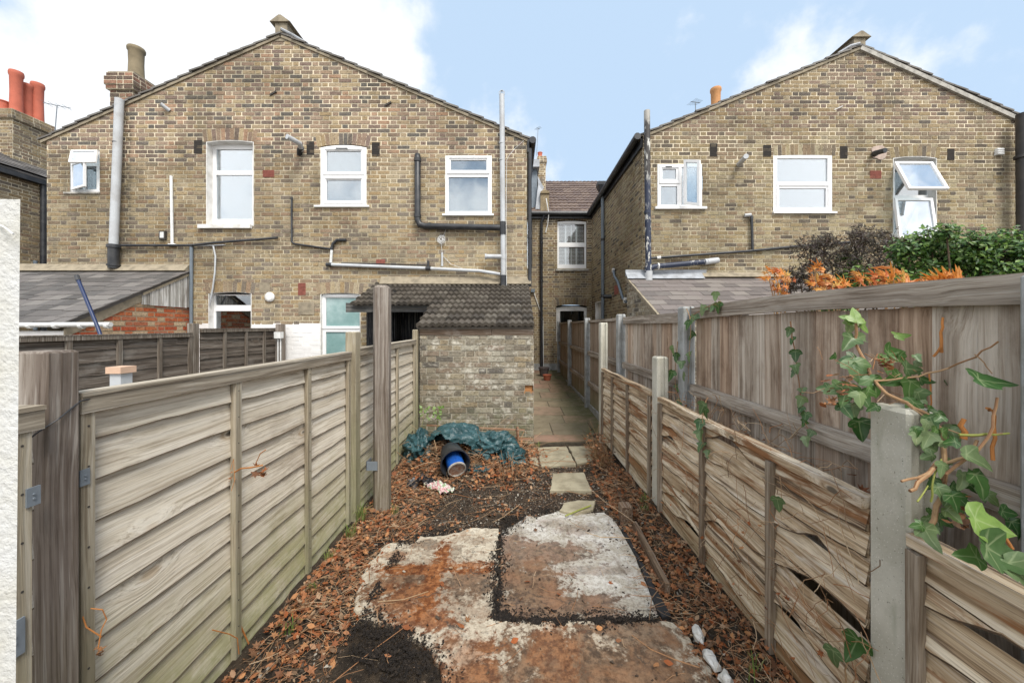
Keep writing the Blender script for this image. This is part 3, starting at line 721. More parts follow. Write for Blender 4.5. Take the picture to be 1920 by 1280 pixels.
# air bricks
for q in ((365, 379, 264, 288), (576, 589, 266, 290), (698, 712, 268, 293)): air_brick(h1, q, YL, m_vent)
for q in ((494, 514, 320, 332), (706, 722, 487, 497), (560, 573, 531, 553)): air_brick(h1, q, YL, m_redvent, nx=9)
# pipes on the left wing
big = pipe(h1, [P(224, 186, YL - .11), P(213, 460, YL - .11)], .064, m_greyp, 'flue_pipe', [(P(220, 268, YL - .11), (-.04, 0, -1), .012)], n=20, cm=m_black, cr=1.06)
pipe(h1, [P(213, 458, YL - .11), P(213, 503, YL - .10)], .078, m_black, 'pipe_socket', [(P(213, 462, YL - .11), (0, 0, 1), .05), (P(213, 497, YL - .10), (0, 0, 1), .03)], n=18)
pipe(h1, [P(321, 330, YL - .03), P(323, 459, YL - .035)], .024, m_whitep, 'waste_pipe', [(P(323, 459, YL - .035), (1, 0, 0), .13)], cr=.9)
pipe(h1, [P(226, 460, YL - .06), P(358, 460, YL - .05), P(402, 455, YL - .05), P(520, 446, YL - .06)], .022, m_black, 'waste_pipe', [(P(358, 460, YL - .05), (1, 0, 0), .08), (P(290, 460, YL - .05), (1, 0, 0), .04)])
pipe(h1, [P(359, 463, YL - .04), P(358, 640, YL - .04)], .027, m_midgrey, 'waste_pipe')
pipe(h1, [P(365, 461, YL - .03), P(422, 459, YL - .03)], .012, m_greyp, 'conduit')
pipe(h1, [P(400, 461, YL - .03), P(404, 480, YL - .04), P(403, 510, YL - .03), P(399, 540, YL - .05), P(393, 572, YL + .0)], .014, m_greyp, 'hose')
pipe(h1, [P(547, 372, YL - .03), P(547, 453, YL - .03), P(551, 457, YL - .03), P(620, 467, YL - .035)], .018, m_black, 'waste_pipe', [(P(547, 372, YL - .03), (0, 0, 1), .03)])
pipe(h1, [P(622, 468, YL - .04), P(620, 496, YL - .04)], .024, m_whitep, 'waste_pipe', [(P(622, 466, YL - .04), (0, 0, 1), .05)], cm=m_black)
pipe(h1, [P(622, 466, YL - .04), P(624, 457, YL - .04), P(632, 450, YL - .04), P(649, 450, YL - .03)], .026, m_black, 'waste_elbow')
pipe(h1, [P(617, 496, YL - .05), P(800, 503, YL - .06), P(900, 508, YL - .08), P(938, 514, YL - .13)], .030, m_greyp, 'waste_pipe', [(P(803, 503, YL - .06), (1, 0, 0), .09)], cm=m_black)
pipe(h1, [P(612, 496, YL - .05), P(622, 496, YL - .05)], .036, m_black, 'pipe_socket')
pipe(h1, [P(640, 493, YL - .03), P(800, 497, YL - .03)], .010, m_black, 'conduit')
pipe(h1, [P(803, 500, YL - .06), P(803, 489, YL - .06)], .022, m_black, 'pipe_stub')
pipe(h1, [P(783, 292, YL - .01), P(783, 298, YL - .07), P(783, 412, YL - .07), P(787, 421, YL - .07), P(797, 424, YL - .07), P(938, 427, YL - .11)], .055, m_black, 'soil_pipe', [(P(783, 300, YL - .07), (0, 0, 1), .06), (P(783, 405, YL - .07), (0, 0, 1), .05), (P(806, 424, YL - .07), (1, 0, 0), .05)], n=16, cr=1.15)
sp = pipe(h1, [P(941, 178, YL - .13), P(944, 530, YL - .13)], .046, m_greyp, 'soil_pipe', [(P(941, 268, YL - .13), (0, 0, 1), .03), (P(941, 300, YL - .13), (0, 0, 1), .015)], n=16, cr=1.12, label='tall pale grey soil pipe rising above the roof verge')
mb = MB()
for k in range(6):
    t = 2 * pi * k / 6; b0 = P(941, 178, YL - .13); mb.tube([b0 + Vector((cos(t) * .045, sin(t) * .045, 0)), b0 + Vector((cos(t) * .05, sin(t) * .05, .05)), b0 + Vector((0, 0, .085))], .006, 5)
mb.build('wire_balloon', m_greyp, sp)
pipe(h1, [P(943, 416, YL - .13), P(943, 440, YL - .13)], .056, m_black, 'pipe_socket', n=16)
pipe(h1, [P(944, 516, YL - .13), P(944, 541, YL - .13)], .058, m_black, 'pipe_socket', n=16)
pipe(h1, [P(910, 481, YL - .13), P(943, 481, YL - .13)], .040, m_greyp, 'pipe_branch', [(P(911, 481, YL - .13), (1, 0, 0), .03), (P(944, 481, YL - .13), (0, 0, 1), .10)], n=14, cr=1.25)
pipe(h1, [P(829, 474, YL - .03), P(829, 499, YL - .04)], .020, m_greyp, 'pipe_stub')
mb = MB(); random.seed(3)
for k in range(9):
    a = P(828 + U(-3, 3), 448 + U(-5, 5), YL - .03); mb.tube([a + Vector((.05 * cos(t * .8 + k), -.015, .055 * sin(t * .8 + k) * U(.6, 1.2))) for t in range(9)], .003, 4)
mb.tube([P(829, 474, YL - .03), P(827, 455, YL - .03), P(838, 425, YL - .02)], .004, 4)
mb.tube([P(829, 478, YL - .03), P(845, 495, YL - .03), P(880, 508, YL - .03)], .004, 4)
mb.build('cable_bundle', m_whitep, h1)
# boiler flue, black elbow and small fittings
pipe(h1, [P(565, 281, YL - .04), P(562, 269, YL - .20), P(538, 256, YL - .42)], .043, m_greyp, 'boiler_flue', n=16)
pipe(h1, [P(562, 290, YL + .01), P(562, 281, YL - .05), P(565, 276, YL - .1)], .048, m_black, 'flue_elbow', n=14)
pipe(h1, [P(301, 195, YL - .10), P(318, 208, YL - .01)], .035, m_greyp, 'overflow_pipe')
mb = MB(); c = P(308, 442, YL); mb.box(c.x - .055, c.x + .055, YL - .05, YL, c.z - .08, c.z + .08, 0); mb.box(c.x - .028, c.x + .038, YL - .058, YL - .048, c.z - .05, c.z + .055, 1); mb.build('alarm_box', [m_vent, m_whitep], h1)
mb = MB(); c = P(507, 557, YL); mb.lathe(c, [(.085, 0), (.088, .03), (.07, .05), (.045, .055), (0, .05)], 18, axis=(0, -1, 0)); mb.build('round_vent', m_whitep, h1, smooth=True)
for q in ((487, 507, 530, 549), (560, 590, 566, 590)):
    mb = MB(); x0, x1, z0, z1 = wop(q, YL); mb.box(x0, x1, YL - .011, YL, z0, z1); mb.build('cement_patch', m_render, h1)
for (a_, b_) in ((360, 391), (472, 601)):
    mb = MB(); mb.box(PX(a_, YL), PX(b_, YL), YL - .0045, YL, -.05, PZ(606, YL)); mb.build('painted_mortar', m_brickWhite, h1)
for q in ((513, 176), (728, 196)):
    mb = MB(); c = P(q[0], q[1], YL); mb.beam(c + Vector((-.06, -.01, -.03)), c + Vector((.06, -.02, .03)), .02, .03); mb.build('wall_tie', m_vent, h1)
mb = MB(); mb.tube([P(982, 264, YL - .05), P(966, 278, YL - .05), P(955, 291, YL - .12), P(950, 300, YL - .14), P(949, 420, YL - .18), P(950, 548, YL - .18)], .004, 4); mb.build('cable', m_whitep, h1)

# chimney on the left verge
cx0, cx1 = PX(205, YL), PX(248, YL)
ch = chimney('chimney', 'square brick chimney with one buff pot on the left gable verge', cx0, cx1, YL + .01, YL + .40, PZ(213, YL), PZ(137, YL), m_brickCh, m_mortar, .055, courses=4)
pot(ch, (cx0 + cx1) / 2 + .07, YL + .21, PZ(137, YL) + .0, .125, .60, m_potcream)
mb = MB(); mb.box(cx0 - .03, cx1 + .03, YL + .0, YL + .41, PZ(137, YL) + .002, PZ(137, YL) + .03); mb.build('flaunching', m_render, ch)

# ================================================================ RIGHT REAR WING
YR = 7.15
XR0, XR1 = PX(1205, YR), 10.9; BX = PX(1612, YR); BZ = PZ(92, YR); RZ0 = PZ(258, YR); RZ1 = BZ - .45 * (XR1 - BX)
h2 = thing('brick_house', 'yellow brick gabled house wing rising behind the weathered board fence and shrubs', 'house', ((XR0 + XR1) / 2, YR, 0), 'gabled rear wings of the brick terrace')
opR = [wop(q, YR) for q in ((1232, 1317, 308, 389), (1450, 1560, 291, 398), (1674, 1756, 293, 440))]
mb = MB()
brick_wall(mb, 'x', YR, -1, XR0, XR1, 0, [(XR0, RZ0), (BX, BZ), (XR1, RZ1)], opR)
arch_head(mb, PX(1453, YR), PX(1563, YR), PZ(291, YR) - .012, .012, YR, .20); arch_head(mb, PX(1672, YR), PX(1758, YR), PZ(293, YR) - .04, .04, YR, .20)
mb.build('wall', [m_mortar, m_brickR], h2)
mb = MB(); opS = [(PX(0, 1), 0, 0, 0)]
dY0, dY1 = 9.85, 10.7
brick_wall(mb, 'y', XR0, -1, YR, 11.8, -.05, [(YR, RZ0), (11.8, RZ0)], [(10.4, 11.25, -.05, 2.3)])
mb.build('side_wall', [m_mortar, m_brickR], h2)
mb = MB(); gable_roof_side(mb, XR0 - .12, RZ0 - .12 * .4 + .03, BX, BZ + .03, YR - .05, 11.8); gable_roof_side(mb, XR1 + .1, RZ1 + .03, BX, BZ + .03, YR - .05, 11.8)
mb.build('roof', m_tileE, h2)
mb = MB(); verge_strip(mb, XR0 - .1, RZ0 - .04 + .035, BX, BZ + .035, YR - .03, YR + .1, .05); mb.build('verge_mortar', m_render, h2)
mb = MB(); verge_strip(mb, XR1, RZ1 + .03, BX, BZ + .03, YR - .05, YR + .1, .075); mb.build('bargeboard', m_stone, h2)
mb = MB(); mb.box(BX - .12, BX + .10, YR - .012, 11.6, BZ - .08, BZ + .22); mb.xprism([(BX - .19, BZ + .20), (BX + .18, BZ + .20), (BX + .02, BZ + .31), (BX - .02, BZ + .31)], YR - .05, 11.6); mb.build('parapet', m_render, h2)
mb = MB(); mb.tube([(BX - .05, YR - .05, BZ + .06), (BX - .2, YR - .03, BZ + .03), (BX - .36, YR + .05, BZ - .05)], .03, 8); mb.build('lead_dressing', m_lead, h2, smooth=True)
mb = MB(); mb.tube([(XR0 - .13, YR - .1, RZ0 - .02), (XR0 - .13, 11.7, RZ0 - .1)], .065, 10); mb.box(XR0 - .05, XR0 - .005, YR - .03, 11.7, RZ0 - .20, RZ0 + .01); mb.build('gutter', m_black, h2)
# hopper + downpipe on the passage side
hy = 704 * (XR0 - .07) / (1130 - 963)
mb = MB(); hx = XR0 - .10; hz = PZ(350, hy); mb.hexa([(hx - .07, hy - .08, hz - .12), (hx + .07, hy - .08, hz - .12), (hx + .07, hy + .08, hz - .12), (hx - .07, hy + .08, hz - .12), (hx - .12, hy - .14, hz + .02), (hx + .09, hy - .14, hz + .02), (hx + .09, hy + .14, hz + .02), (hx - .12, hy + .14, hz + .02)]); mb.box(hx - .12, hx + .09, hy - .14, hy + .14, hz + .02, hz + .10); mb.build('hopper', m_black, h2)
pipe(h2, [(XR0 - .07, hy, hz - .1), (XR0 - .07, hy, 0)], .045, m_midgrey, 'drainpipe', [((XR0 - .07, hy, z), (0, 0, 1), .07) for z in (3.9, 2.4)], cm=m_black)
# waste fittings on the side wall
sy = lambda px: 704 * (XR0 - .05) / (px - 963)
pipe(h2, [P(1150, 506, sy(1150)), P(1152, 518, sy(1152)), P(1158, 528, sy(1158)), P(1168, 560, sy(1168)), P(1174, 566, sy(1174))], .03, m_midgrey, 'waste_pipe', [(P(1150, 507, sy(1150)), (0, 0, 1), .1), (P(1172, 563, sy(1172)), (0, .5, -1), .1)], cm=m_whitep)
pipe(h2, [P(1141, 556, sy(1141)) - Vector((.12, 0, 0)), P(1143, 556, sy(1143)) + Vector((.06, 0, 0))], .05, m_black, 'round_vent')
mb = MB(); mb.box(XR0 - .015, XR0 - .002, sy(1156), sy(1149), PZ(552, sy(1152)), PZ(535, sy(1152))); mb.build('air_brick', m_redvent, h2)
mb = MB(); mb.box(XR0 + .06, XR0 + .10, 10.4, 11.25, -.05, 2.3); mb.build('door', m_whitep, h2)
mb = MB(); mb.box(XR0 - .01, XR0 + .06, 11.235, 11.25, -.05, 2.3); mb.box(XR0 - .01, XR0 + .06, 10.4, 11.25, 2.27, 2.3); mb.build('door_reveal', m_wpaint, h2)
W7 = window(h2, (1233, 1316, 308, 388), YR, [(1242, 1268, 317, 336), (1239, 1270, 349, 384), (1278, 1308, 313, 384)], YR - .008, [(1236, 1276, 311, 344)], gmat=m_glass, back=None, room=m_dark, sill=(1227, 1323, 388, 393, .06), vent=(1246, 1260, 312, 315), label='small window with its casement swung open')
mb = MB(); x0, x1, z0, z1 = wop((1237, 1274, 312, 386), YR + .1); mb.box(x0, x1, YR + .13, YR + .14, z0, z1); mb.build('curtain', m_net, W7)
a = YR
open_sash(W7, [P(1284, 383, a - .12), P(1314, 387, a - .36), P(1314, 309, a - .36), P(1284, 300, a - .12)], 'open_casement', m_glass, .05, .045)
W8 = window(h2, (1450, 1560, 291, 397), YR, [(1457, 1552, 297, 341), (1461, 1549, 353, 389)], YR - .006, [(1455, 1556, 345, 395)], gmat=m_glass, back=m_net, backd=.16, sill=(1448, 1566, 397, 401, .05), blinds=[(1456, 1553, 296, 342), (1460, 1550, 352, 390)], label='wide white window with a pale slatted blind')
reveal(h2, opR[2], YR, .14, m_wpaint, rise=.04)
W9 = window(h2, (1670, 1750, 298, 440), YR, [(1678, 1740, 306, 366), (1678, 1740, 376, 430)], YR + .13, gmat=m_glassd, room=m_dark, sill=(1668, 1762, 438, 446, .05, m_wpaint), blinds=[(1672, 1742, 304, 368)], label='tall arched window with both lights tilted open')
a = YR
open_sash(W9, [P(1701, 357, a - .38), P(1776, 357, a - .38), P(1740, 307, a + .02), P(1674, 307, a + .02)], 'open_vent', m_glass, .05, .045)
open_sash(W9, [P(1683, 448, a - .20), P(1756, 448, a - .20), P(1738, 374, a + .05), P(1674, 374, a + .05)], 'open_casement', m_glass, .05, .045)
for q in ((1331, 1344, 270, 293), (1431, 1445, 273, 294), (1575, 1588, 275, 297), (1776, 1788, 280, 300)): air_brick(h2, q, YR, m_vent)
air_brick(h2, (1631, 1651, 321, 335), YR, m_redvent, nx=9)
mb = MB(); x0, x1, z0, z1 = wop((1864, 1876, 280, 292), YR); mb.box(x0, x1, YR - .05, YR, z0, z1)
for k in range(3): mb.box(x0, x1, YR - .062, YR - .05, z0 + (z1 - z0) * (k + .2) / 3, z0 + (z1 - z0) * (k + .6) / 3)
mb.build('louvre_vent', m_whitep, h2)
pipe(h2, [P(1399, 293, YR - .34), P(1385, 309, YR - .0)], .045, m_greyp, 'overflow_pipe', n=14)
mb = MB(); c = P(1647, 286, YR)
ang = [(cos(t * pi / 8) * .16 * U(.75, 1.1), sin(t * pi / 8) * .15 * U(.75, 1.1)) for t in range(16)]
mb.xprism([(c.x + a_, c.z + b_) for a_, b_ in ang], YR - .012, YR); mb.build('plaster_patch', plain('pale_plaster', (.48, .38, .32), .95, .15, 20), h2)
pipe(h2, [P(1638, 289, YR), P(1642, 287, YR - .12), P(1660, 282, YR - .28)], .045, m_black, 'flue', [(P(1641, 288, YR - .08), (.3, -1, .1), .04)], n=14)
def paintpipe():
    b = B('flaking_painted_pipe', .5); v = b.pos(); x, y, z = b.xyz(v)
    k = b.mix(b.sm(z, 4.2, 4.5), (.020, .028, .055), (.045, .04, .037))
    f = b.noise(b.map(v, (1, 1, .35)), 17, 4, .7)
    k = b.mix(b.ma('MULTIPLY', b.sm(f, .54, .60), b.sm(b.noise(v, 1.4, 3), .40, .52)), k, (.55, .54, .50))
    k = b.mix(b.ma('MULTIPLY', b.sm(b.ma('ADD', z, b.ma('MULTIPLY', f, .5)), 5.55, 5.7), .8), k, (.46, .44, .40))
    b.col(k); return b.m
m_flake = paintpipe()
s2 = pipe(h2, [P(1213, 208, YR - .13), P(1214, 340, YR - .13), P(1216, 525, YR - .13)], .055, m_flake, 'soil_pipe', [(P(1214, 398, YR - .13), (0, 0, 1), .05), (P(1215, 505, YR - .13), (0, 0, 1), .12)], n=16, cr=1.12, label='soil pipe with flaking black and white paint')
pipe(h2, [P(1216, 508, YR - .13), P(1216, 526, YR - .13)], .070, m_greyp, 'lead_collar', n=14)
pipe(h2, [P(1218, 504, YR - .13), P(1226, 500, YR - .13), P(1322, 491, YR - .1), P(1326, 490, YR - .1)], .050, m_flake, 'soil_branch', [(P(1234, 499, YR - .13), (1, 0, .08), .02)], n=14, cm=m_whitep)
pipe(h2, [P(1321, 491, YR - .1), P(1346, 488, YR - .06)], .056, m_greyp, 'pipe_socket', n=14)
pipe(h2, [P(1220, 484, YR - .06), P(1400, 471, YR - .05), P(1500, 461, YR - .04), P(1620, 452, YR - .04)], .024, m_black, 'waste_pipe', [(P(1235, 483, YR - .06), (1, 0, .07), .07)], cm=m_whitep)
pipe(h2, [P(1409, 404, YR - .05), P(1411, 469, YR - .05)], .024, m_black, 'waste_pipe', [(P(1409, 409, YR - .05), (0, 0, 1), .05)])
pipe(h2, [P(1396, 404, YR - .03), P(1408, 403, YR - .05)], .034, m_greyp, 'pipe_elbow')
m_rustpipe = plain('dark_iron_pipe', (.035, .033, .033), .5, .1, 3, dirt=(.075, .065, .055))
pipe(h2, [P(1920, 213, YR - .2), P(1921, 480, YR - .2)], .10, m_rustpipe, 'flue_pipe', [(P(1917, 294, YR - .2), (0, 0, 1), .05)], n=22, cr=1.05, label='thick dark iron flue pipe')
mb = MB(); mb.beam(P(1564, 206, YR - .1), P(1580, 199, YR - .01), .012, .012); mb.build('wall_rod', m_whitep, h2)
# pot and aerials beyond the right roof
ch2 = chimney('chimney', 'chimney with an orange pot peeping over the right roof slope', 4.1, 4.55, 7.9, 8.3, 4.9, PZ(222, 8.1), m_brickR, m_mortar, .03, courses=3)
pot(ch2, PX(1342, 8.1), 8.1, PZ(222, 8.1), .105, .64, m_potor)
def aerial(name, label, base, top, el, boom):
    mb = MB(); mb.tube([base, top], .010, 6)
    b0 = Vector(top) - Vector(boom) / 2; mb.tube([b0, b0 + Vector(boom)], .009, 5); L = Vector(boom); s_ = L.cross(Vector((0, 0, 1))).normalized()
    for k in range(el):
        q = b0 + L * (k + .5) / el; w = .16 - .01 * k; mb.tube([q - s_ * w, q + s_ * w], .004, 4)
    return tag(mb.build(name, m_metal, smooth=True, at=base), label, 'aerial', 'television aerials')
aerial('tv_aerial', 'thin aerial standing beyond the left end of the right roof', P(1304, 225, 9.5), P(1304, 192, 9.5), 6, (.28, .1, .03))
aerial('tv_aerial', 'aerial on a pole between the red pots and the buff pot', P(102, 262, 8.9), P(107, 198, 8.9), 4, (.5, .12, -.06))
aerial('tv_aerial', 'tiny distant aerial above the gap between the houses', P(1006, 292, 14.3), P(1009, 241, 14.3), 4, (.12, .1, 0))

# ================================================================ MAIN TERRACE across the passage
YB = 11.8
h3 = thing('terraced_house', 'brick terrace across the end of the passage with shuttered sash window', 'house', (1.5, YB, 0), 'brick terrace')
opB = [wop(q, YB) for q in ((1045, 1100, 412, 503), (1043, 1100, 571, 640), (965, 998, 411, 503))]
mb = MB(); ez = PZ(400, YB)
brick_wall(mb, 'x', YB, -1, -.2, 3.0, 0, [(-.2, ez), (3.0, ez)], opB)
arch_head(mb, PX(1043, YB), PX(1102, YB), PZ(412, YB) - .03, .03, YB, .2); arch_head(mb, PX(1041, YB), PX(1102, YB), PZ(571, YB) - .05, .05, YB, .22)
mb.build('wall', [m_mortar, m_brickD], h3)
mb = MB(); mb.box(-.2, 2.46, YB - .03, YB + .01, 0, .42); mb.build('plinth', m_concg, h3)
mb = MB(); s_ = Vector((0, cos(radians(35)), sin(radians(35)))); n_ = Vector((0, -sin(radians(35)), cos(radians(35))))
roll_tiles(mb, (-1.2, YB - .15, ez - .02), (1, 0, 0), s_, n_, 5.0, 3.75, .30, .30, 2, amp=.02, lip=.03); mb.build('roof', m_tileB, h3)
mb = MB(); mb.box(-9, 12, YB + .1, YB + 5.6, 3.2, ez - .25); mb.yprism([(YB + .1, ez - .26), (YB + 5.6, ez - .26), (YB + 2.9, ez + 1.80)], -9, 12); mb.build('roof_core', m_tileB, h3)
mb = MB(); mb.tube([(-.2, YB - .16, ez - .04), (2.5, YB - .16, ez - .05)], .065, 10); mb.box(-.2, 2.46, YB - .08, YB - .005, ez - .18, ez + .0); mb.build('gutter', m_black, h3)
pipe(h3, [(PX(1020, YB), YB - .16, ez - .08), (PX(1015, YB), YB - .07, ez - .3), (PX(1015, YB), YB - .07, .2)], .045, m_black, 'drainpipe', [((PX(1015, YB), YB - .07, z), (0, 0, 1), .06) for z in (4.2, 3.0, 1.8)])
pipe(h3, [P(999, 543, YB - .03), P(1018, 597, YB - .03), P(1019, 690, YB - .03)], .012, m_whitep, 'cable')
mb = MB(); c = P(999, 545, YB); mb.box(c.x - .06, c.x + .06, YB - .1, YB - .005, c.z - .05, c.z + .05); mb.build('junction_box', m_midgrey, h3)
pipe(h3, [P(1024, 372, YB - .2), P(1029, 400, YB - .2), P(1027, 420, YB - .05), P(1023, 436, YB - .03)], .016, m_whitep, 'cable')
W10 = window(h3, (1045, 1099, 416, 503), YB, [(1048, 1096, 420, 455), (1048, 1096, 463, 496)], YB + .04, gmat=m_glassc, room=m_dark, sill=(1042, 1103, 504, 508, .05, m_stone), label='white sash window with plantation shutters', arch=.03)
mb = MB()
for (za, zb) in ((422, 454), (464, 497)):
    z1, z0 = PZ(za, YB), PZ(zb, YB)
    for (a, b) in ((1048, 1059.5), (1062.5, 1071), (1072.5, 1080), (1083, 1095)):
        x0, x1 = PX(a, YB), PX(b, YB); n = 13
        for k in range(n):
            z = z0 + (z1 - z0) * (k + .5) / n; mb.hexa([(x0, YB + .085, z - .018), (x1, YB + .085, z - .018), (x1, YB + .12, z + .006), (x0, YB + .12, z + .006), (x0, YB + .085, z - .010), (x1, YB + .085, z - .010), (x1, YB + .12, z + .014), (x0, YB + .12, z + .014)])
    for (a, b) in ((1059.5, 1062.7), (1071, 1072.5), (1080, 1083)): mb.box(PX(a, YB), PX(b, YB), YB + .08, YB + .12, z0, z1)
mb.build('shutter', m_upvc, W10)
W11 = window(h3, (1043, 1100, 577, 640), YB, [(1050, 1095, 583, 640)], YB + .06, gmat=m_glassd, room=m_dark, label='dark arched ground-floor window', arch=.05, frame_mat=m_wpaint)
mb = MB(); mb.box(PX(1049, YB), PX(1060, YB), YB + .3, YB + .34, 1.2, PZ(584, YB)); mb.build('curtain', m_net, W11)
window(h3, (965, 997, 412, 503), YB, [(968, 993, 416, 498)], YB + .03, gmat=m_glass, back=m_net, room=True, label='narrow window half hidden by the left wing')
mb = MB(); q0 = P(1018, 400, YB + .1)   # stub of party wall parapet with round cap
mb.box(PX(1013, YB), PX(1029, YB), YB - .1, YB + 1.0, ez - .03, PZ(365, YB)); mb.xprism([(PX(1021, YB) + cos(t * pi / 8) * .15, PZ(365, YB) + sin(t * pi / 8) * .10) for t in range(9)], YB - .14, YB + 1.0)
mb.build('parapet', m_brickD, h3)
mb = MB(); yy = YB + .5   # slate-hung dormer cheek
mb.yprism([(YB + .15, PZ(392, YB + .15)), (YB + 2.4, PZ(392, YB)), (YB + 2.4, PZ(307, YB + 1.2)), (YB + .3, PZ(307, YB + .3))], PX(985, YB), PX(1008, YB)); mb.build('dormer', plain('slate_hanging', (.13, .16, .19), .5, .1, 10), h3)
mb = MB(); mb.box(PX(980, YB), PX(1012, YB), YB + .1, YB + 2.5, PZ(310, YB), PZ(296, YB)); mb.build('dormer_roof', m_lead, h3)
mb = MB(); a = P(1012, 352, YB + .3); mb.quad(P(1009, 345, YB + .05), P(1020, 360, YB + .05), P(1018, 392, YB - .05), P(1004, 392, YB - .05)); mb.quad(P(1008, 330, YB + .06), P(1020, 352, YB + .06), P(1018, 356, YB + .06), P(1009, 352, YB + .06)); mb.build('lead_apron', m_lead, h3)
c3x0 = PX(1009, 13.2); c3x1 = PX(1023, 13.2)
ch3 = chimney('chimney', 'slim distant chimney with one small red pot in the gap between the houses', c3x0, c3x1, 13.2, 13.7, PZ(352, 13.2) - .6, PZ(293, 13.2), m_brickD, m_mortar, .04, courses=3)
pot(ch3, PX(1012.5, 13.45), 13.45, PZ(293, 13.2), .085, .24, m_potred)

# ================================================================ FAR-LEFT NEIGHBOUR
XN = -11.1; yN = lambda px: 704 * XN / (px - 963)
h4 = thing('brick_house', 'dark brick house at the far left edge with sagging slate eave', 'house', (XN, 9, 0), 'gabled rear wings of the brick terrace')
mb = MB(); nz_ = 5.05
brick_wall(mb, 'y', XN, 1, 7.0, 12, 1.2, [(7.0, nz_), (12, nz_)]); brick_wall(mb, 'x', 7.0, -1, XN - 3, XN, 1.2, [(XN - 3, nz_ + 1.0), (XN, nz_)])
mb.build('wall', [m_mortar, m_brickD], h4)
mb = MB(); sv = Vector((-cos(radians(27)), 0, sin(radians(27)))); nv = Vector((sin(radians(27)), 0, cos(radians(27))))
slates(mb, (XN + .12, 12, nz_ + .02), (0, -1, 0), sv, nv, 5.1, 3.0); mb.hexa([(XN + .1, 6.95, nz_ - .04), (XN + .1, 12, nz_ - .04), (XN - 2.7, 12, nz_ + 1.38), (XN - 2.7, 6.95, nz_ + 1.38), (XN + .1, 6.95, nz_), (XN + .1, 12, nz_), (XN - 2.7, 12, nz_ + 1.42), (XN - 2.7, 6.95, nz_ + 1.42)]); mb.build('roof', m_slate, h4)
mb = MB(); mb.box(XN + .01, XN + .14, 6.9, 12, nz_ - .16, nz_ - .06); mb.build('gutter', m_black, h4)
pipe(h4, [(XN + .07, yN(76), nz_ - .15), (XN + .07, yN(76), 1.2)], .055, m_black, 'drainpipe'); pipe(h4, [(XN + .05, yN(62), 3.1), (XN + .05, yN(62), 1.5)], .035, m_midgrey, 'drainpipe')
ch4 = chimney('chimney', 'old brick chimney at the far left carrying the tall red pots', -12.9, -12.0, 8.99, 9.79, nz_ + .1, PZ(205, 9.0), m_brickD, m_mortar, .05, courses=3)
zt_ = PZ(205, 9.0)
for (x_, y_, hh) in ((-12.16, 9.18, 1.02), (-12.25, 9.45, .88), (-12.17, 9.60, 1.0), (-12.38, 9.1, .25)): pot(ch4, x_, y_, zt_, .118, hh, m_potred)

# ================================================================ LEAN-TO (slate) on the left
YE = 4.85; XV = PX(355, YL) ; xl = -10.2; zE = PZ(606, YE); zT = PZ(507, YL)
lt = thing('lean_to', 'slate-roofed lean-to with red brick gable and peeling boards on the left', 'lean-to', (XV - 2, 5.8, 0), 'slate lean-to sheds')
mb = MB(); sv = Vector((0, YL - YE, zT - zE)); S_ = sv.length; sv.normalize(); nv = Vector((0, -sv.z, sv.y))
slates(mb, (xl, YE, zE), (1, 0, 0), sv, nv, XV - xl + .06, S_ - .01, tw=.235, ex=.19, jit=.024, t=.013)
mb.hexa([(xl, YE + .02, zE - .05), (XV + .03, YE + .02, zE - .05), (XV + .03, YL, zT - .05), (xl, YL, zT - .05), (xl, YE + .02, zE - .005), (XV + .03, YE + .02, zE - .005), (XV + .03, YL, zT - .005), (xl, YL, zT - .005)])
mb.build('roof', m_slate, lt)
zz = lambda y: zE + (zT - zE) * (y - YE) / (YL - YE) - .05
yb0 = 704 * XV / (264 - 963); zb0 = PZ(572, yb0)
mb = MB(); brick_wall(mb, 'y', XV, 1, YE + .1, YL, 0, [(YE + .1, zz(YE + .1)), (YL, zz(YL))]); mb.build('wall', [m_mortarR, m_brickRed], lt)
mb = MB()
y = yb0
while y < YL - .02:
    w = min(.115, YL - .015 - y); z0_ = 1.92 + U(-.01, .01); mb.hexa([(XV, y, z0_), (XV, y + w - .006, z0_), (XV + .028 + U(0, .006), y + w - .006, z0_), (XV + .028, y, z0_), (XV, y, zz(y) - .02), (XV, y + w - .006, zz(y + w) - .02), (XV + .03, y + w - .006, zz(y + w) - .02), (XV + .03, y, zz(y) - .02)]); y += w
mb.build('board_infill', m_boards, lt)
mb = MB(); mb.hexa([(XV, YE + .05, zz(YE) - .14), (XV + .018, YE + .05, zz(YE) - .14), (XV + .018, yb0, zz(yb0) - .13), (XV, yb0, zz(yb0) - .13), (XV, YE + .05, zz(YE + .05) + .01), (XV + .018, YE + .05, zz(YE + .05) + .01), (XV + .018, yb0, zz(yb0) + .0), (XV, yb0, zz(yb0) + .0)])
mb.hexa([(XV + .03, yb0, zz(yb0) - .03), (XV + .045, yb0, zz(yb0) - .03), (XV + .045, YL - .01, zz(YL) - .03), (XV + .03, YL - .01, zz(YL) - .03), (XV + .03, yb0, zz(yb0) + .01), (XV + .045, yb0, zz(yb0) + .01), (XV + .045, YL - .01, zz(YL) + .01), (XV + .03, YL - .01, zz(YL) + .01)])
mb.build('verge_mortar', m_render, lt)
mb = MB(); mb.yprism([(YL - .14, zT - .02), (YL - .002, zT + .12), (YL - .002, zT - .03)], xl, XV + .02); mb.build('fillet', m_render, lt)
mb = MB(); mb.tube([(xl, YE - .06, zE - .035), (PX(217, YE), YE - .06, zE - .015)], .031, 10)
for k in range(5): mb.tube([(-6.5 + k * .33 - .02, YE - .06, zE - .03), (-6.5 + k * .33 + .02, YE - .06, zE - .03)], .038, 10)
mb.build('gutter', m_whitep, lt, smooth=True)
mb = MB(); mb.box(xl, XV, YE + .08, YE + .2, 0, zE - .1); mb.build('front_wall', m_brickWhite, lt)

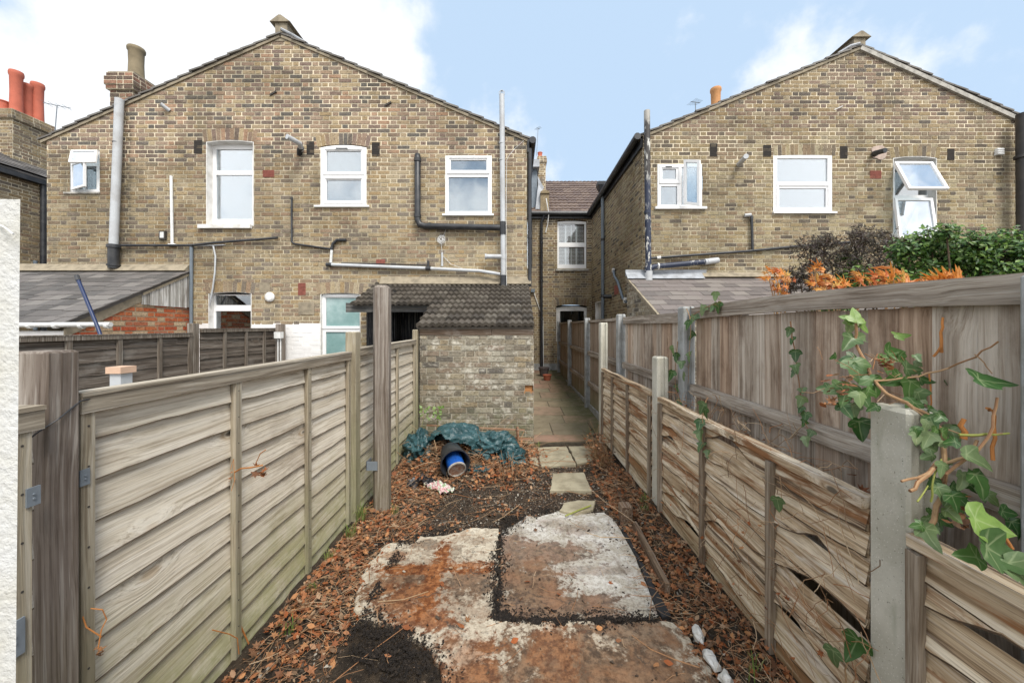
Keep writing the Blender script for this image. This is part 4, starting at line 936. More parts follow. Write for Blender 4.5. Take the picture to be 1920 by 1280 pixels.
# ================================================================ RIGHT LEAN-TO
XW = PX(1176, YR); YF = 5.55; zF = PZ(592, YF); zG = PZ(520, YR)
rt_ = thing('lean_to', 'brown slate lean-to with lead flashing against the right house wing', 'lean-to', (XW + 2, 6.3, 0), 'slate lean-to sheds')
sv = Vector((0, YR - YF, zG - zF)); S_ = sv.length; sv.normalize(); nv = Vector((0, -sv.z, sv.y)); mb = MB()
slates(mb, (XW, YF, zF), (1, 0, 0), sv, nv, 4.2, S_ - .01, tw=.26, ex=.20, jit=.012, t=.010)
mb.hexa([(XW, YF, zF - .05), (XW + 4.2, YF, zF - .05), (XW + 4.2, YR, zG - .05), (XW, YR, zG - .05), (XW, YF, zF - .006), (XW + 4.2, YF, zF - .006), (XW + 4.2, YR, zG - .006), (XW, YR, zG - .006)]); mb.build('roof', m_slateR, rt_)
zq = lambda y: zF + (zG - zF) * (y - YF) / (YR - YF)
mb = MB(); brick_wall(mb, 'y', XW, -1, YF + .04, YR, -.05, [(YF + .04, zq(YF) - .05), (YR, zq(YR) - .05)]); brick_wall(mb, 'x', YF + .04, -1, XW, XW + 4.1, 0, [(XW, zF - .05), (XW + 4.1, zF - .05)]); brick_wall(mb, 'x', YR - .0, -1, XW, XR0 + .02, -.05, [(XW, zG - .0), (XR0, zG)])
mb.build('wall', [m_mortarS, m_brickS], rt_)
mb = MB(); mb.hexa([(XW - .03, YF - .02, zF - .06), (XW + .005, YF - .02, zF - .06), (XW + .005, YR, zG - .06), (XW - .03, YR, zG - .06), (XW - .03, YF - .02, zF + .006), (XW + .005, YF - .02, zF + .006), (XW + .005, YR, zG + .006), (XW - .03, YR, zG + .006)]); mb.build('verge_mortar', m_render, rt_)
mb = MB(); mb.hexa([(XW - .04, YR - .17, zG - .04), (XW + 1.4, YR - .17, zG - .04), (XW + 1.4, YR - .14, zG - .04), (XW - .04, YR - .14, zG - .04), (XW - .04, YR - .02, zG + .10), (XW + 1.4, YR - .02, zG + .10), (XW + 1.4, YR - .008, zG + .10), (XW - .04, YR - .008, zG + .10)])
mb.box(XW - .04, XR0 + 1.2, YR - .03, YR - .008, zG + .02, zG + .14); mb.build('flashing', m_lead, rt_)
mb = MB(); mb.yprism([(YR - .12, zG + .0), (YR - .006, zG + .10), (YR - .006, zG - .03)], XW + 1.4, XW + 4.2); mb.build('fillet', m_render, rt_)
# ================================================================ BRICK SHED with tiled roof
YS = 5.0; XS0, XS1 = PX(787, YS), PX(1000, YS); sz = PZ(612, YS)
sh = thing('brick_shed', 'small brick shed with mossy concrete-tiled roof at the end of the yard', 'shed', ((XS0 + XS1) / 2, 5.9, 0))
mb = MB(); hole = (PX(984, YS), PX(1000, YS), PZ(733, YS), PZ(722, YS))
brick_wall(mb, 'x', YS, -1, XS0, XS1, -.1, [(XS0, PZ(628, YS)), (XS1, PZ(628, YS))], [hole], j=.013, relief=.007)
brick_wall(mb, 'y', XS1, 1, YS, YL, -.1, [(YS, sz), (YL, sz + .7)], j=.013, relief=.007); brick_wall(mb, 'y', XS0, -1, YS, YL, -.1, [(YS, sz), (YL, sz + .7)], j=.013)
mb.build('wall', [m_mortarS, m_brickS], sh)
mb = MB(); mb.box(hole[0], hole[1] - .01, YS + .03, YS + .06, hole[2], hole[3]); mb.box(hole[0] - .02, XS1 - .002, YS - .003, YS + .002, hole[2] - .03, hole[2] + .002); mb.build('broken_brick', plain('broken_orange_brick', (.52, .24, .09), .95, .2, 60), sh)
mb = MB(); mb.box(XS0 - .0, (XS0 + XS1) / 2 + .2, YS - .014, YS + .1, PZ(628, YS), sz - .006); mb.box((XS0 + XS1) / 2 + .205, XS1, YS - .010, YS + .1, PZ(628, YS), sz - .01)
mb.build('wall_plate', wood('dark_plate_timber', [(.07, .05, .038), (.12, .085, .06), (.18, .135, .10)], 0, knots=False), sh)
rE = 4.93; zRe = PZ(608, rE); zRt = PZ(531, YL); sv = Vector((0, YL - rE, zRt - zRe)); S_ = sv.length; sv.normalize(); nv = Vector((0, -sv.z, sv.y))
X0r = -1.285; X1r = PX(1002, rE); XLr = -2.50; sb = (5.85 - rE) / sv.y
mb = MB(); roll_tiles(mb, (XLr, rE, zRe - .02), (1, 0, 0), sv, nv, X1r - XLr, S_, .1745, .2215, 2, amp=.026, lip=.05, skip=lambda u_, s_: u_ + XLr < X0r and s_ < sb - .03)
mb.hexa([(X0r, rE + .05, zRe - .06), (X1r - .01, rE + .05, zRe - .06), (X1r - .01, YL, zRt - .10), (X0r, YL, zRt - .10), (X0r, rE + .05, zRe - .02), (X1r - .01, rE + .05, zRe - .02), (X1r - .01, YL, zRt - .04), (X0r, YL, zRt - .04)])
zb_ = zRe + (5.85 - rE) / (YL - rE) * (zRt - zRe)
mb.hexa([(XLr, 5.87, zb_ - .06), (X0r, 5.87, zb_ - .06), (X0r, YL, zRt - .10), (XLr, YL, zRt - .10), (XLr, 5.87, zb_ - .03), (X0r, 5.87, zb_ - .03), (X0r, YL, zRt - .04), (XLr, YL, zRt - .04)])
mb.build('roof', m_tileS, sh)
mb = MB(); mb.yprism([(YL - .10, zRt - .02), (YL - .001, zRt + .13), (YL - .001, zRt - .05)], XLr + .1, X1r + .04); mb.build('fillet', m_render, sh)
m_fascia = wood('black_painted_fascia', [(.05, .052, .054), (.085, .086, .086), (.16, .155, .14)], 0, knots=False)
mb = MB(); mb.box(XLr - .12, X0r + .02, 5.86, 5.90, zb_ - .175, zb_ - .03); mb.build('fascia', m_fascia, sh)
mb = MB()   # dark boarded wall below the shelter roof, open on its right
m_blackb = wood('black_stained_boards', [(.008, .009, .011), (.013, .014, .017), (.02, .022, .026)], 2, knots=False)
x = XLr + .03
while x < -2.0: mb.box(x, min(x + .10, -2.0), 6.30, 6.32 + U(0, .006), 0, zb_ + .1); x += .103
x = -2.0
while x < X0r - .01: mb.box(x, min(x + .10, X0r), 6.62, 6.64 + U(0, .006), 0, zb_ + .25); x += .103
mb.box(-2.02, -1.99, 6.3, 6.64, 0, zb_ + .2)
mb.build('boarded_wall', m_blackb, sh)
mb = MB()
for k in range(9): mb.tube([P(731 + (k % 2) * 1.2, 592 + k * 5, 5.8), P(731 - (k % 2) * 1.2 + 1.2, 597 + k * 5, 5.8)], .006, 5)
mb.tube([P(728, 587, 5.82), P(732, 587, 5.8)], .014, 6)
mb.build('hanging_chain', m_metal, sh)
# ================================================================ FENCES
m_edgeshade1 = plain('waney_edge_shade', (.19, .15, .105), .95, .2, 20); m_bark2 = plain('pale_waney_edge', (.24, .20, .165), .95, .2, 20); m_edgeshade3 = plain('rotten_waney_edge_shade', (.10, .065, .04), .95, .2, 20)  # first and last paint the lap shadow lines into the waney board edges
def lap_panel(X, Y0, Y1, z0, z1, side, nb, amp, seed, frame=.04, gaps=(), boards='', axis='y', thick=.007, sag=0):
    """waney lap boards in a plane X=const; side = +1 when the show face looks to +X"""
    rng = random.Random(seed); mb = MB(); N = 36; e = (z1 - z0) / nb
    ph = [rng.uniform(0, 6.28) for _ in range(nb * 3 + 3)]
    def edge(i, y):
        if i == 0: return z0
        a = amp * (sin(y * 3.1 + ph[3 * i]) * .5 + sin(y * 7.3 + ph[3 * i + 1]) * .32 + sin(y * 17 + ph[3 * i + 2]) * .14)
        a += amp * .5 * noise.noise(Vector((y * 9, i * 7.7, seed)))
        z = z0 + e * i + a
        for (gi, gy, gw, ga) in gaps:
            if gi == i: z += ga * math.exp(-((y - gy) / gw) ** 2)
        return z
    for i in range(nb):
        i0 = len(mb.v); bow = rng.uniform(-.003, .005)
        for k in range(N + 1):
            y = Y0 + (Y1 - Y0) * k / N; lo = edge(i, y); hi = z0 + e * (i + 1) + .03 if i < nb - 1 else z1
            b = bow * sin(pi * k / N) ; c = .002 * noise.noise(Vector((y * 5, i * 3.3, seed + 5)))
            hi = min(hi, z1)
            ew = .0055 + .003 * noise.noise(Vector((y * 14, i * 5.1, seed))); pr = .0165 if amp < .015 else .023; pts = [(pr - .004 + b + c - thick, lo), (pr + b + c, lo + .001), (pr + b + c, lo + ew), (pr * .62 + b + c, (lo * .6 + hi * .4)), (.001 + c, hi)]
            for d, z in pts:
                p = (X + side * d, y, z) if axis == 'y' else (y, X + side * d, z)
                mb.v.append(p)
        for k in range(N):
            a = i0 + 5 * k
            for q in range(4):
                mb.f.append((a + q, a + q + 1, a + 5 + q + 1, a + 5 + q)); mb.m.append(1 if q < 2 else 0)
            mb.f.append((a + 4, a, a + 5, a + 9)); mb.m.append(0)
    return mb
def bracket(parent, c, s=.03, n='bracket', h=None):
    h = h or s * 1.1
    mb = MB(); c = Vector(c); mb.box(c.x - .002, c.x + .002, c.y - s, c.y + s, c.z - h, c.z + h)
    for k in (-.4, .4): mb.tube([c + Vector((-.004, 0, k * s)), c + Vector((.005, 0, k * s))], .003, 6)
    return mb.build(n, m_metal, parent)
# ---- left lap fence
XF = XF_ = -1.325
lf = thing('lap_fence', 'pale lap-panel fence with green staining running along the left of the yard', 'fence', (XF, 3, 0))
def left_panel(Y0, Y1, z1a, battens, seed, nb=11, tilt=0, dx=0):
    XF = XF_ + dx
    mb = lap_panel(XF, Y0, Y1, -.04, z1a - .03, 1, nb, .006, seed)
    if tilt: mb.v = [(x, y, z + tilt * (y - Y0)) for x, y, z in mb.v]
    mb.sm = False
    p = mb.build('fence_panel', [m_woodL, m_edgeshade1], lf)
    for b in battens:
        k = MB(); k.box(XF + .016, XF + .040, b - .019, b + .019, -.04, z1a - .05 + tilt * (b - Y0), j=.001)
        for i in range(nb): k.tube([(XF + .0395, b, .06 + i * .122), (XF + .0415, b, .06 + i * .122)], .0032, 6, m=1)
        k.build('batten', [m_woodLv, m_vent], p)
    k = MB(); k.hexa([(XF + .004, Y0, z1a - .062), (XF + .046, Y0, z1a - .062), (XF + .046, Y1, z1a - .062 + tilt * (Y1 - Y0)), (XF + .004, Y1, z1a - .062 + tilt * (Y1 - Y0)),
                      (XF + .004, Y0, z1a - .012), (XF + .046, Y0, z1a - .012), (XF + .046, Y1, z1a - .012 + tilt * (Y1 - Y0)), (XF + .004, Y1, z1a - .012 + tilt * (Y1 - Y0))])
    k.hexa([(XF - .02, Y0, z1a - .011), (XF + .050, Y0, z1a - .011), (XF + .050, Y1, z1a - .011 + tilt * (Y1 - Y0)), (XF - .02, Y1, z1a - .011 + tilt * (Y1 - Y0)),
            (XF - .02, Y0, z1a), (XF + .050, Y0, z1a), (XF + .050, Y1, z1a + tilt * (Y1 - Y0)), (XF - .02, Y1, z1a + tilt * (Y1 - Y0))])
    k.build('top_rail', m_woodRail, p)
    return p
p1 = left_panel(1.112, 2.965, 1.382, (1.135, 1.755, 2.37, 2.945), 11)
p2 = left_panel(3.10, 4.93, 1.40, (3.12, 3.65, 4.19, 4.90), 23, tilt=.006)
p0 = left_panel(-.85, .985, 1.375, (-.4, .3, .943), 31, dx=.05)
bracket(p1, (XF + .043, 1.122, PZ(895, 1.12)), .013, h=.024)
bracket(p0, (XF + .094, .962, PZ(930, .962)), .014, h=.024); bracket(p0, (XF + .094, .925, PZ(1200, .925)), .020, h=.045)
mb = MB(); mb.cbox(-1.36, -1.268, 1.018, 1.100, -.1, 1.512); mb.build('fence_post', m_woodPost, lf)['label'] = 'thick near post with a weathered sawn top'
mb = MB(); mb.cbox(-1.335, -1.252, 2.975, 3.075, -.1, PZ(622, 3.0)); mb.build('fence_post', m_woodPostG, lf)
mb = MB(); mb.cbox(-1.33, -1.262, 4.93, 4.99, -.1, PZ(618, 4.95)); mb.build('fence_post', m_woodPostG, lf)
mb = MB(); mb.tube([P(68, 812, 1.0) + Vector((0, 0, 0)), P(110, 785, 1.04), P(150, 752, 1.10), P(200, 740, 1.2)], .0022, 5); mb.tube([P(68, 812, 1.0), P(40, 835, .99), P(20, 840, .97)], .0022, 5)
tag(mb.build('wire', m_black), 'thin dark wire slung round the thick near fence post', 'wire')
tall = MB(); tall.cbox(PX(698, 3.15), PX(727, 3.15), 3.15, 3.26, -.1, PZ(534, 3.15), c=.022)
tp = tag(tall.build('timber_post', m_woodPost, at=(PX(712, 3.15), 3.2, -.1)), 'tall grey round-edged timber post standing in front of the left fence', 'post')
k = MB(); c = P(703, 873, 3.14); k.box(c.x - .075, c.x + .02, 3.142, 3.146, c.z - .04, c.z + .035); k.box(c.x - .075, c.x - .071, 3.142, 3.25, c.z - .04, c.z + .035); k.build('bracket', m_metal, tp)
# ---- white rendered post at the left edge
mb = MB(); zt_ = PZ(374, .5); mb.hexa([(-.82, .49, .3), (-.657, .50, .3), (-.79, .585, .3), (-.90, .57, .3), (-.82, .49, zt_), (-.657, .50, zt_), (-.79, .585, zt_), (-.90, .57, zt_)])
# leaning edge: bottom further out than the top
mb.v = [(x - (1.75 - z) * .012 if z < 1 else x, y, z if z > 1 else -.1) for x, y, z in mb.v]
wp = tag(mb.build('rendered_post', plain('rough_white_render', (.56, .565, .56), .95, .05, 12, dirt=(.50, .49, .44), bump=.8)), 'rough white rendered post filling the left edge of the view', 'post')
k = MB(); k.tube([P(-4, 420, .495), P(10, 427, .490), P(25, 439, .485)], .0012, 5); k.build('hook', m_whitep, wp)
# ---- dark lap fence of the next yard
XD = -4.26
df = thing('lap_fence', 'dark brown lap-panel fence of the neighbouring yard in front of the slate lean-to', 'fence', (XD, 5, 0))
for (Y0, Y1, bt, zt_, sd_) in ((3.12, 4.93, (3.57, 4.03, 4.49, 4.91), 1.50, 5), (5.09, 6.78, (5.50, 5.94, 6.37, 6.76), 1.555, 6), (1.2, 3.0, (1.7, 2.2, 2.6), 1.48, 7)):
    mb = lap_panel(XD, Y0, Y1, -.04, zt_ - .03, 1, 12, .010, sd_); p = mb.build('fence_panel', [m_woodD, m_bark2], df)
    for b in bt: k = MB(); k.box(XD + .016, XD + .042, b - .022, b + .022, -.04, zt_ - .04); k.build('batten', m_woodDv, p)
    k = MB(); k.box(XD + .0, XD + .048, Y0, Y1, zt_ - .055, zt_ - .012); k.box(XD - .02, XD + .052, Y0, Y1, zt_ - .011, zt_); k.build('top_rail', m_woodDv, p)
mb = MB(); mb.cbox(XD - .05, XD + .035, 4.95, 5.05, -.1, PZ(606, 5.0)); mb.build('fence_post', m_woodDv, df)
mb = MB(); mb.cbox(XD - .05, XD + .035, 3.03, 3.11, -.1, 1.55); mb.build('fence_post', m_woodDv, df)
mb = MB(); c = P(526, 607, 6.62); mb.cbox(c.x - .055, c.x + .055, 6.56, 6.68, -.1, c.z); ep = mb.build('fence_post', m_woodPost, df)
k = MB(); k.tube([P(521, 634, 6.5), P(521, 690, 6.5)], .012, 6); k.tube([P(526, 634, 6.5), P(526, 690, 6.5)], .012, 6); k.box(PX(517, 6.5), PX(529, 6.5), 6.45, 6.54, PZ(634, 6.5), PZ(622, 6.5)); k.build('junction_box', m_whitep, ep)
# short wall with white-capped post behind the near fence
mb = MB(); c = P(216, 700, 2.6); mb.box(c.x - .038, c.x + .038, 2.6, 2.68, 0, c.z); gp = tag(mb.build('gate_post', m_greyp), 'short pale post with a raw timber cap in the neighbouring yard', 'post')
k = MB(); k.box(c.x - .052, c.x + .052, 2.585, 2.695, c.z, c.z + .045); k.build('cap', plain('raw_softwood', (.62, .42, .30), .8, .05, 8), gp)
mb = MB(); mb.tube([P(145, 520, 4.6), P(148, 528, 4.58), P(183, 613, 4.45), P(196, 650, 4.4)], .019, 10); bp = tag(mb.build('prop_pole', plain('blue_pole_paint', (.012, .026, .085), .35, .05, 6), smooth=True), 'slim dark blue pole leaning up in front of the slate roof', 'pole')
k = MB(); k.tube([P(144, 517, 4.6), P(147, 526, 4.585)], .024, 10); k.build('end_cap', m_black, bp)

# ---- right low lap fence between concrete posts
XQ = 1.17
rf = thing('lap_fence', 'low warped rotting lap fence between concrete posts on the right of the yard', 'fence', (XQ, 3, 0))
def right_panel(Y0, Y1, z0_, z1_, bt, seed, gaps=(), nb=9, amp=.026, rz=0, zt=0):
    mb = lap_panel(XQ, Y0, Y1, z0_, z1_ - .015, -1, nb, amp, seed, gaps=gaps); p = mb.build('fence_panel', [m_woodR, m_edgeshade3], rf)
    for b in bt: k = MB(); k.box(XQ - .042, XQ - .018, b - .018, b + .018, z0_ - .02, z1_ - .045, j=.002); k.build('batten', m_woodRv, p)
    k = MB(); n = 14
    f = lambda y: z1_ + .008 * noise.noise(Vector((y * 3, seed, 0))); se = []
    for i in range(n + 1):
        a = Y0 + (Y1 - Y0) * i / n; se.append([(XQ - .036, a, f(a) - .036), (XQ + .012, a, f(a) - .036), (XQ + .014, a, f(a)), (XQ - .037, a, f(a))])
    k.loft(se)
    k.build('top_rail', m_woodR, p); return p
right_panel(1.225, 2.96, .12, 1.025, (1.67, 2.27, 2.93), 41, gaps=((8, 2.02, .17, .078), (4, 1.36, .26, .10), (3, 1.3, .2, -.02), (6, 2.74, .14, .066), (3, 2.08, .13, .062), (2, 2.62, .18, .066), (5, 2.1, .2, -.03), (6, 1.42, .08, .055), (1, 2.42, .24, .062), (2, 1.55, .12, .055)))
right_panel(3.13, 4.86, .12, 1.04, (3.16, 3.77, 4.35, 4.84), 52, gaps=((5, 3.9, .2, .02),), amp=.016)
right_panel(-.75, 1.085, .10, .985, (-.2, .4, 1.065), 63, gaps=((7, .84, .10, .07), (4, .8, .12, .05)))
def cpost(parent, x0, x1, y0, y1, zt_, mt, label=None):
    mb = MB(); c = .008; pts = [(x0 + c, y0), (x0 + .03, y0), (x0 + .03, y0 + .018), (x1 - .03, y0 + .018), (x1 - .03, y0), (x1 - c, y0), (x1, y0 + c), (x1, y1 - c), (x1 - c, y1), (x1 - .03, y1), (x1 - .03, y1 - .018), (x0 + .03, y1 - .018), (x0 + .03, y1), (x0 + c, y1), (x0, y1 - c), (x0, y0 + c)]
    mb.prism(pts, -.1, zt_ - .012, cap=False); n = len(pts); i = len(mb.v); cx, cy = (x0 + x1) / 2, (y0 + y1) / 2
    mb.v += [(x, y, zt_ - .012) for x, y in pts] + [(cx + (x - cx) * .82, cy + (y - cy) * .82, zt_ + U(-.001, .001)) for x, y in pts]
    for k in range(n): mb.f.append((i + k, i + (k + 1) % n, i + n + (k + 1) % n, i + n + k)); mb.m.append(0)
    mb.f.append(tuple(i + n + k for k in range(n))); mb.m.append(0)
    o = mb.build('concrete_post', mt, parent)
    if label: o['label'] = label
    return o
cpost(rf, 1.15, 1.245, 1.093, 1.217, 1.335, m_conc, 'nearest concrete post with speckled aggregate')
cpost(rf, 1.15, 1.245, 3.01, 3.125, 1.335, m_conc); cpost(rf, 1.13, 1.225, 4.87, 4.985, PZ(605, 4.87), m_conc)
# ---- tall featheredge fence behind it
XC = 1.42
cf = thing('board_fence', 'tall weathered vertical-board fence with concrete posts on the right', 'fence', (XC, 5, 0))
posts = (.875, 2.91, 4.72, 6.9, 9.1, 11.3)
def topz(y): return 1.70 if y > 1 else 1.70
for i, (a, b) in enumerate(zip((-1.2,) + posts[:-1], posts)):
    if b < 0: continue
    mb = MB(); y = a + .05; rng = random.Random(90 + i)
    while y < b - .04:
        w = rng.uniform(.10, .135); w = min(w, b - .03 - y); t0, t1 = .008, .016; o_ = rng.uniform(0, .004)
        z1_ = 1.65 + rng.uniform(-.006, .004)
        mb.hexa([(XC - t0 - o_, y, .02), (XC + .004, y, .02), (XC + .004, y + w - .002, .02), (XC - t1 - o_, y + w - .002, .02),
                 (XC - t0 - o_, y, z1_), (XC + .004, y, z1_), (XC + .004, y + w - .002, z1_), (XC - t1 - o_, y + w - .002, z1_)])
        y += w
    p = mb.build('board_panel', m_woodC if i < 3 else m_woodF, cf)
    k = MB()
    for zr in (1.10, .55) if i > 0 else (1.09, .5): k.yprism([(a + .02, zr - .038), (b - .02, zr - .038), (b - .02, zr + .038), (a + .02, zr + .038)], XC - .065, XC - .017)
    k.build('rail', m_woodCr, p)
    k = MB()
    if i == 0: k.hexa([(XC - .055, a, 1.63), (XC + .03, a, 1.63), (XC + .03, b - .0, 1.625), (XC - .055, b, 1.625), (XC - .055, a, 1.70), (XC + .03, a, 1.70), (XC + .03, b, 1.695), (XC - .055, b, 1.695)])
    else:
        hb = .085 if i < 3 else .04; n = 10; se = []
        for q in range(n + 1):
            s0 = a + .03 + (b - a - .04) * q / n; g = lambda y_: 1.692 + (.022 * sin(pi * (y_ - a) / (b - a)) if i == 1 else 0) + (.028 if i == 1 else .004)
            se.append([(XC - .048, s0, g(s0) - hb), (XC - .0, s0, g(s0) - hb), (XC - .0, s0, g(s0)), (XC - .048, s0, g(s0))])
        k.loft(se)
    k.build('capping_rail', m_woodCr, p)
    if i > 1: k = MB(); k.box(XC - .05, XC - .02, a + .03, b - .03, -.02, .17); k.build('gravel_board', m_concg, cf)
for i, y in enumerate(posts): cpost(cf, XC - .105, XC - .01, y, y + .105, (1.735 if i else 1.72) , m_concg)

# ================================================================ GROUND
def soil():
    b = B('dark_soil', .95, .15); v = b.pos()
    c = b.mix(b.sm(b.noise(v, 6, 6, .7), .35, .7), (.030, .024, .019), (.085, .062, .042))
    c = b.mix(b.sm(b.noise(v, 60, 5, .75), .55, .72, 0, .8), c, (.15, .115, .08))
    c = b.mix(b.sm(b.noise(v, 120, 3, .6), .66, .74), c, (.36, .33, .28)); b.col(c); b.bump(b.noise(v, 55, 6, .75), 1, .02); return b.m
m_soil = soil()
m_yard = plain('grey_yard_ground', (.16, .14, .11), .95, .2, 5)
mb = MB(); mb.quad((-220, -60, -.12), (220, -60, -.12), (220, 400, -.12), (-220, 400, -.12)); tag(mb.build('ground', m_yard), 'grey-brown ground around the yards', 'ground', kind='structure')
def gh(x, y):   # soil height
    h = .006 * noise.noise(Vector((x * 5, y * 5, 0))) + .01 * noise.noise(Vector((x * 14, y * 14, 3)))
    r_ = max(0, min(1, (x - .88) / .25)); h += .14 * r_ * r_ * (3 - 2 * r_) * (1 if y < 3.2 else max(.35, 1 - (y - 3.2) * .5))
    l_ = max(0, min(1, (-1.0 - x) / .25)); h += .035 * l_
    if y > 3.9: 
        q = math.exp(-((x + .55) / .65) ** 2 - ((y - 4.55) / .5) ** 2); h += .11 * q
    return h
mb = MB(); nx, ny = 110, 220; x0, x1, y0, y1 = -1.30, 1.40, -.5, 5.35
for j in range(ny + 1):
    for i in range(nx + 1):
        x = x0 + (x1 - x0) * i / nx; y = y0 + (y1 - y0) * j / ny; mb.v.append((x, y, gh(x, y)))
for j in range(ny):
    for i in range(nx): a = j * (nx + 1) + i; mb.f.append((a, a + 1, a + nx + 2, a + nx + 1)); mb.m.append(0)
tag(mb.build('soil', m_soil, smooth=True), 'dark crumbly soil of the yard', 'soil', kind='structure')
# ---- stained concrete slab
def slabmat(name, base, blobs, streaks, pale=(.62, .57, .46)):
    b = B(name, .85, .25); v = b.pos(); x, y, z = b.xyz(v)
    nn = b.noise(v, 7, 8, .72, .6); nf = b.noise(v, 26, 6, .72); n3 = b.noise(v, 2.6, 7, .7)
    c = b.mix(b.sm(nn, .35, .62), pale, base)
    c = b.mix(b.sm(nf, .52, .68, 0, .6), c, (.30, .27, .225))
    def blob(bx, by, rx, ry):
        d = b.n('VectorMath', {0: b.n('CombineXYZ', {0: b.ma('DIVIDE', b.ma('SUBTRACT', x, bx), rx), 1: b.ma('DIVIDE', b.ma('SUBTRACT', y, by), ry)}).outputs[0]}, operation='LENGTH').outputs['Value']
        return b.sm(b.ma('ADD', d, b.ma('ADD', b.ma('MULTIPLY', b.ma('SUBTRACT', nn, .5), 3.4), b.ma('MULTIPLY', b.ma('SUBTRACT', nf, .5), 2.2))), 1.15, .65)
    br = None
    for q in blobs:
        k = blob(*q[:4]); k = b.ma('MULTIPLY', k, q[4]); br = k if br is None else b.ma('MAXIMUM', br, k)
    if br is not None:
        dk = b.mix(b.sm(nf, .40, .60), (.045, .025, .015), (.19, .115, .065)); c = b.mix(b.ma('MULTIPLY', br, .93), c, b.mix(b.sm(n3, .38, .60, 0, .7), dk, b.mix(b.sm(nn, .4, .6), (.22, .095, .035), (.085, .042, .02))))
    ru = None
    for q in streaks:
        k = b.ma('MULTIPLY', blob(*q[:4]), q[4]); ru = k if ru is None else b.ma('MAXIMUM', ru, k)
    if ru is not None: c = b.mix(ru, c, b.mix(b.sm(nf, .4, .6), (.13, .042, .013), (.30, .12, .042)))
    c = b.mix(b.sm(b.noise(v, 48, 5, .75), .46, .62, 0, .55), c, b.mix(1, c, (.45, .40, .36), 'MULTIPLY'))
    c = b.mix(b.sm(b.noise(b.map(v, (1, .35, 1)), 8, 6, .7, .4), .54, .66, 0, .55), c, b.mix(1, c, (.42, .35, .30), 'MULTIPLY'))
    ck = b.n('TexVoronoi', {'Vector': b.va('ADD', v, b.n('CombineXYZ', {0: b.ma('MULTIPLY', nn, .25), 1: b.ma('MULTIPLY', nf, .08)}).outputs[0]), 'Scale': 1.7}, feature='DISTANCE_TO_EDGE').outputs['Distance']
    c = b.mix(b.ma('MULTIPLY', b.sm(ck, .006, .002), b.sm(n3, .45, .55, 0, .8)), c, (.05, .04, .032))
    c = b.mix(b.sm(b.noise(v, 90, 4, .7), .56, .72, 0, .65), c, (.09, .07, .055))
    c = b.mix(b.sm(b.noise(v, 14, 7, .8), .60, .68, 0, .65), c, (.10, .075, .055))
    c = b.mix(b.sm(b.noise(v, 3.4, 8, .75, 1), .54, .66, 0, .6), c, (.20, .125, .075))
    b.col(c); b.bump(b.ma('ADD', nf, b.noise(v, 70, 4)), .45, .006); b.rgh(b.sm(nn, .3, .7, .6, .95)); return b.m
sp_ = lambda px, py, z=.026: ((px - CX) / F * ((EYE - z) * F / (py - CY)), (EYE - z) * F / (py - CY))
def rough_slab(name, pts, z0, z1, mat, label, cat, sub=10, rough=.012, kind=None, dips=()):
    """slab with a broken outline; top made of a fan grid"""
    q = []; n = len(pts)
    for k in range(n):
        a = Vector((*pts[k], 0)); b = Vector((*pts[(k + 1) % n], 0)); L = (b - a).length; m = max(2, int(L / .035))
        nrm = Vector((-(b - a).y, (b - a).x, 0)).normalized()
        for i in range(m):
            p = a + (b - a) * i / m; o_ = rough * noise.noise(Vector((p.x * 9, p.y * 9, 7))) + rough * .6 * noise.noise(Vector((p.x * 30, p.y * 30, 1)))
            q.append((p.x + nrm.x * o_, p.y + nrm.y * o_))
    mb = MB(); i0 = 0; n = len(q); mb.v += [(x, y, z0) for x, y in q] + [(x, y, z1 - .006) for x, y in q]
    cx, cy = sum(x for x, _ in q) / n, sum(y for _, y in q) / n
    mb.v += [(x + (cx - x) * .012, y + (cy - y) * .012, z1 + .002 * noise.noise(Vector((x * 8, y * 8, 0)))) for x, y in q]
    for L in range(2):
        for k in range(n): a = L * n + k; b = L * n + (k + 1) % n; mb.f.append((a, b, b + n, a + n)); mb.m.append(0)
    mb.f.append(tuple(2 * n + k for k in range(n))); mb.m.append(0)
    o = mb.build(name, mat); return tag(o, label, cat, kind=kind)
zs = .026
L_pts = [sp_(*p) for p in ((935, 990), (880, 990), (830, 1003), (790, 1004), (772, 1018), (735, 1018), (715, 1028), (690, 1060), (668, 1110), (665, 1140), (690, 1163), (745, 1178), (800, 1205), (822, 1245), (830, 1290))] + [(-.35, 1.30), (.72, 1.30)] + [sp_(*p) for p in ((1352, 1290), (1300, 1205), (1262, 1168), (1238, 1163), (926, 1161))]
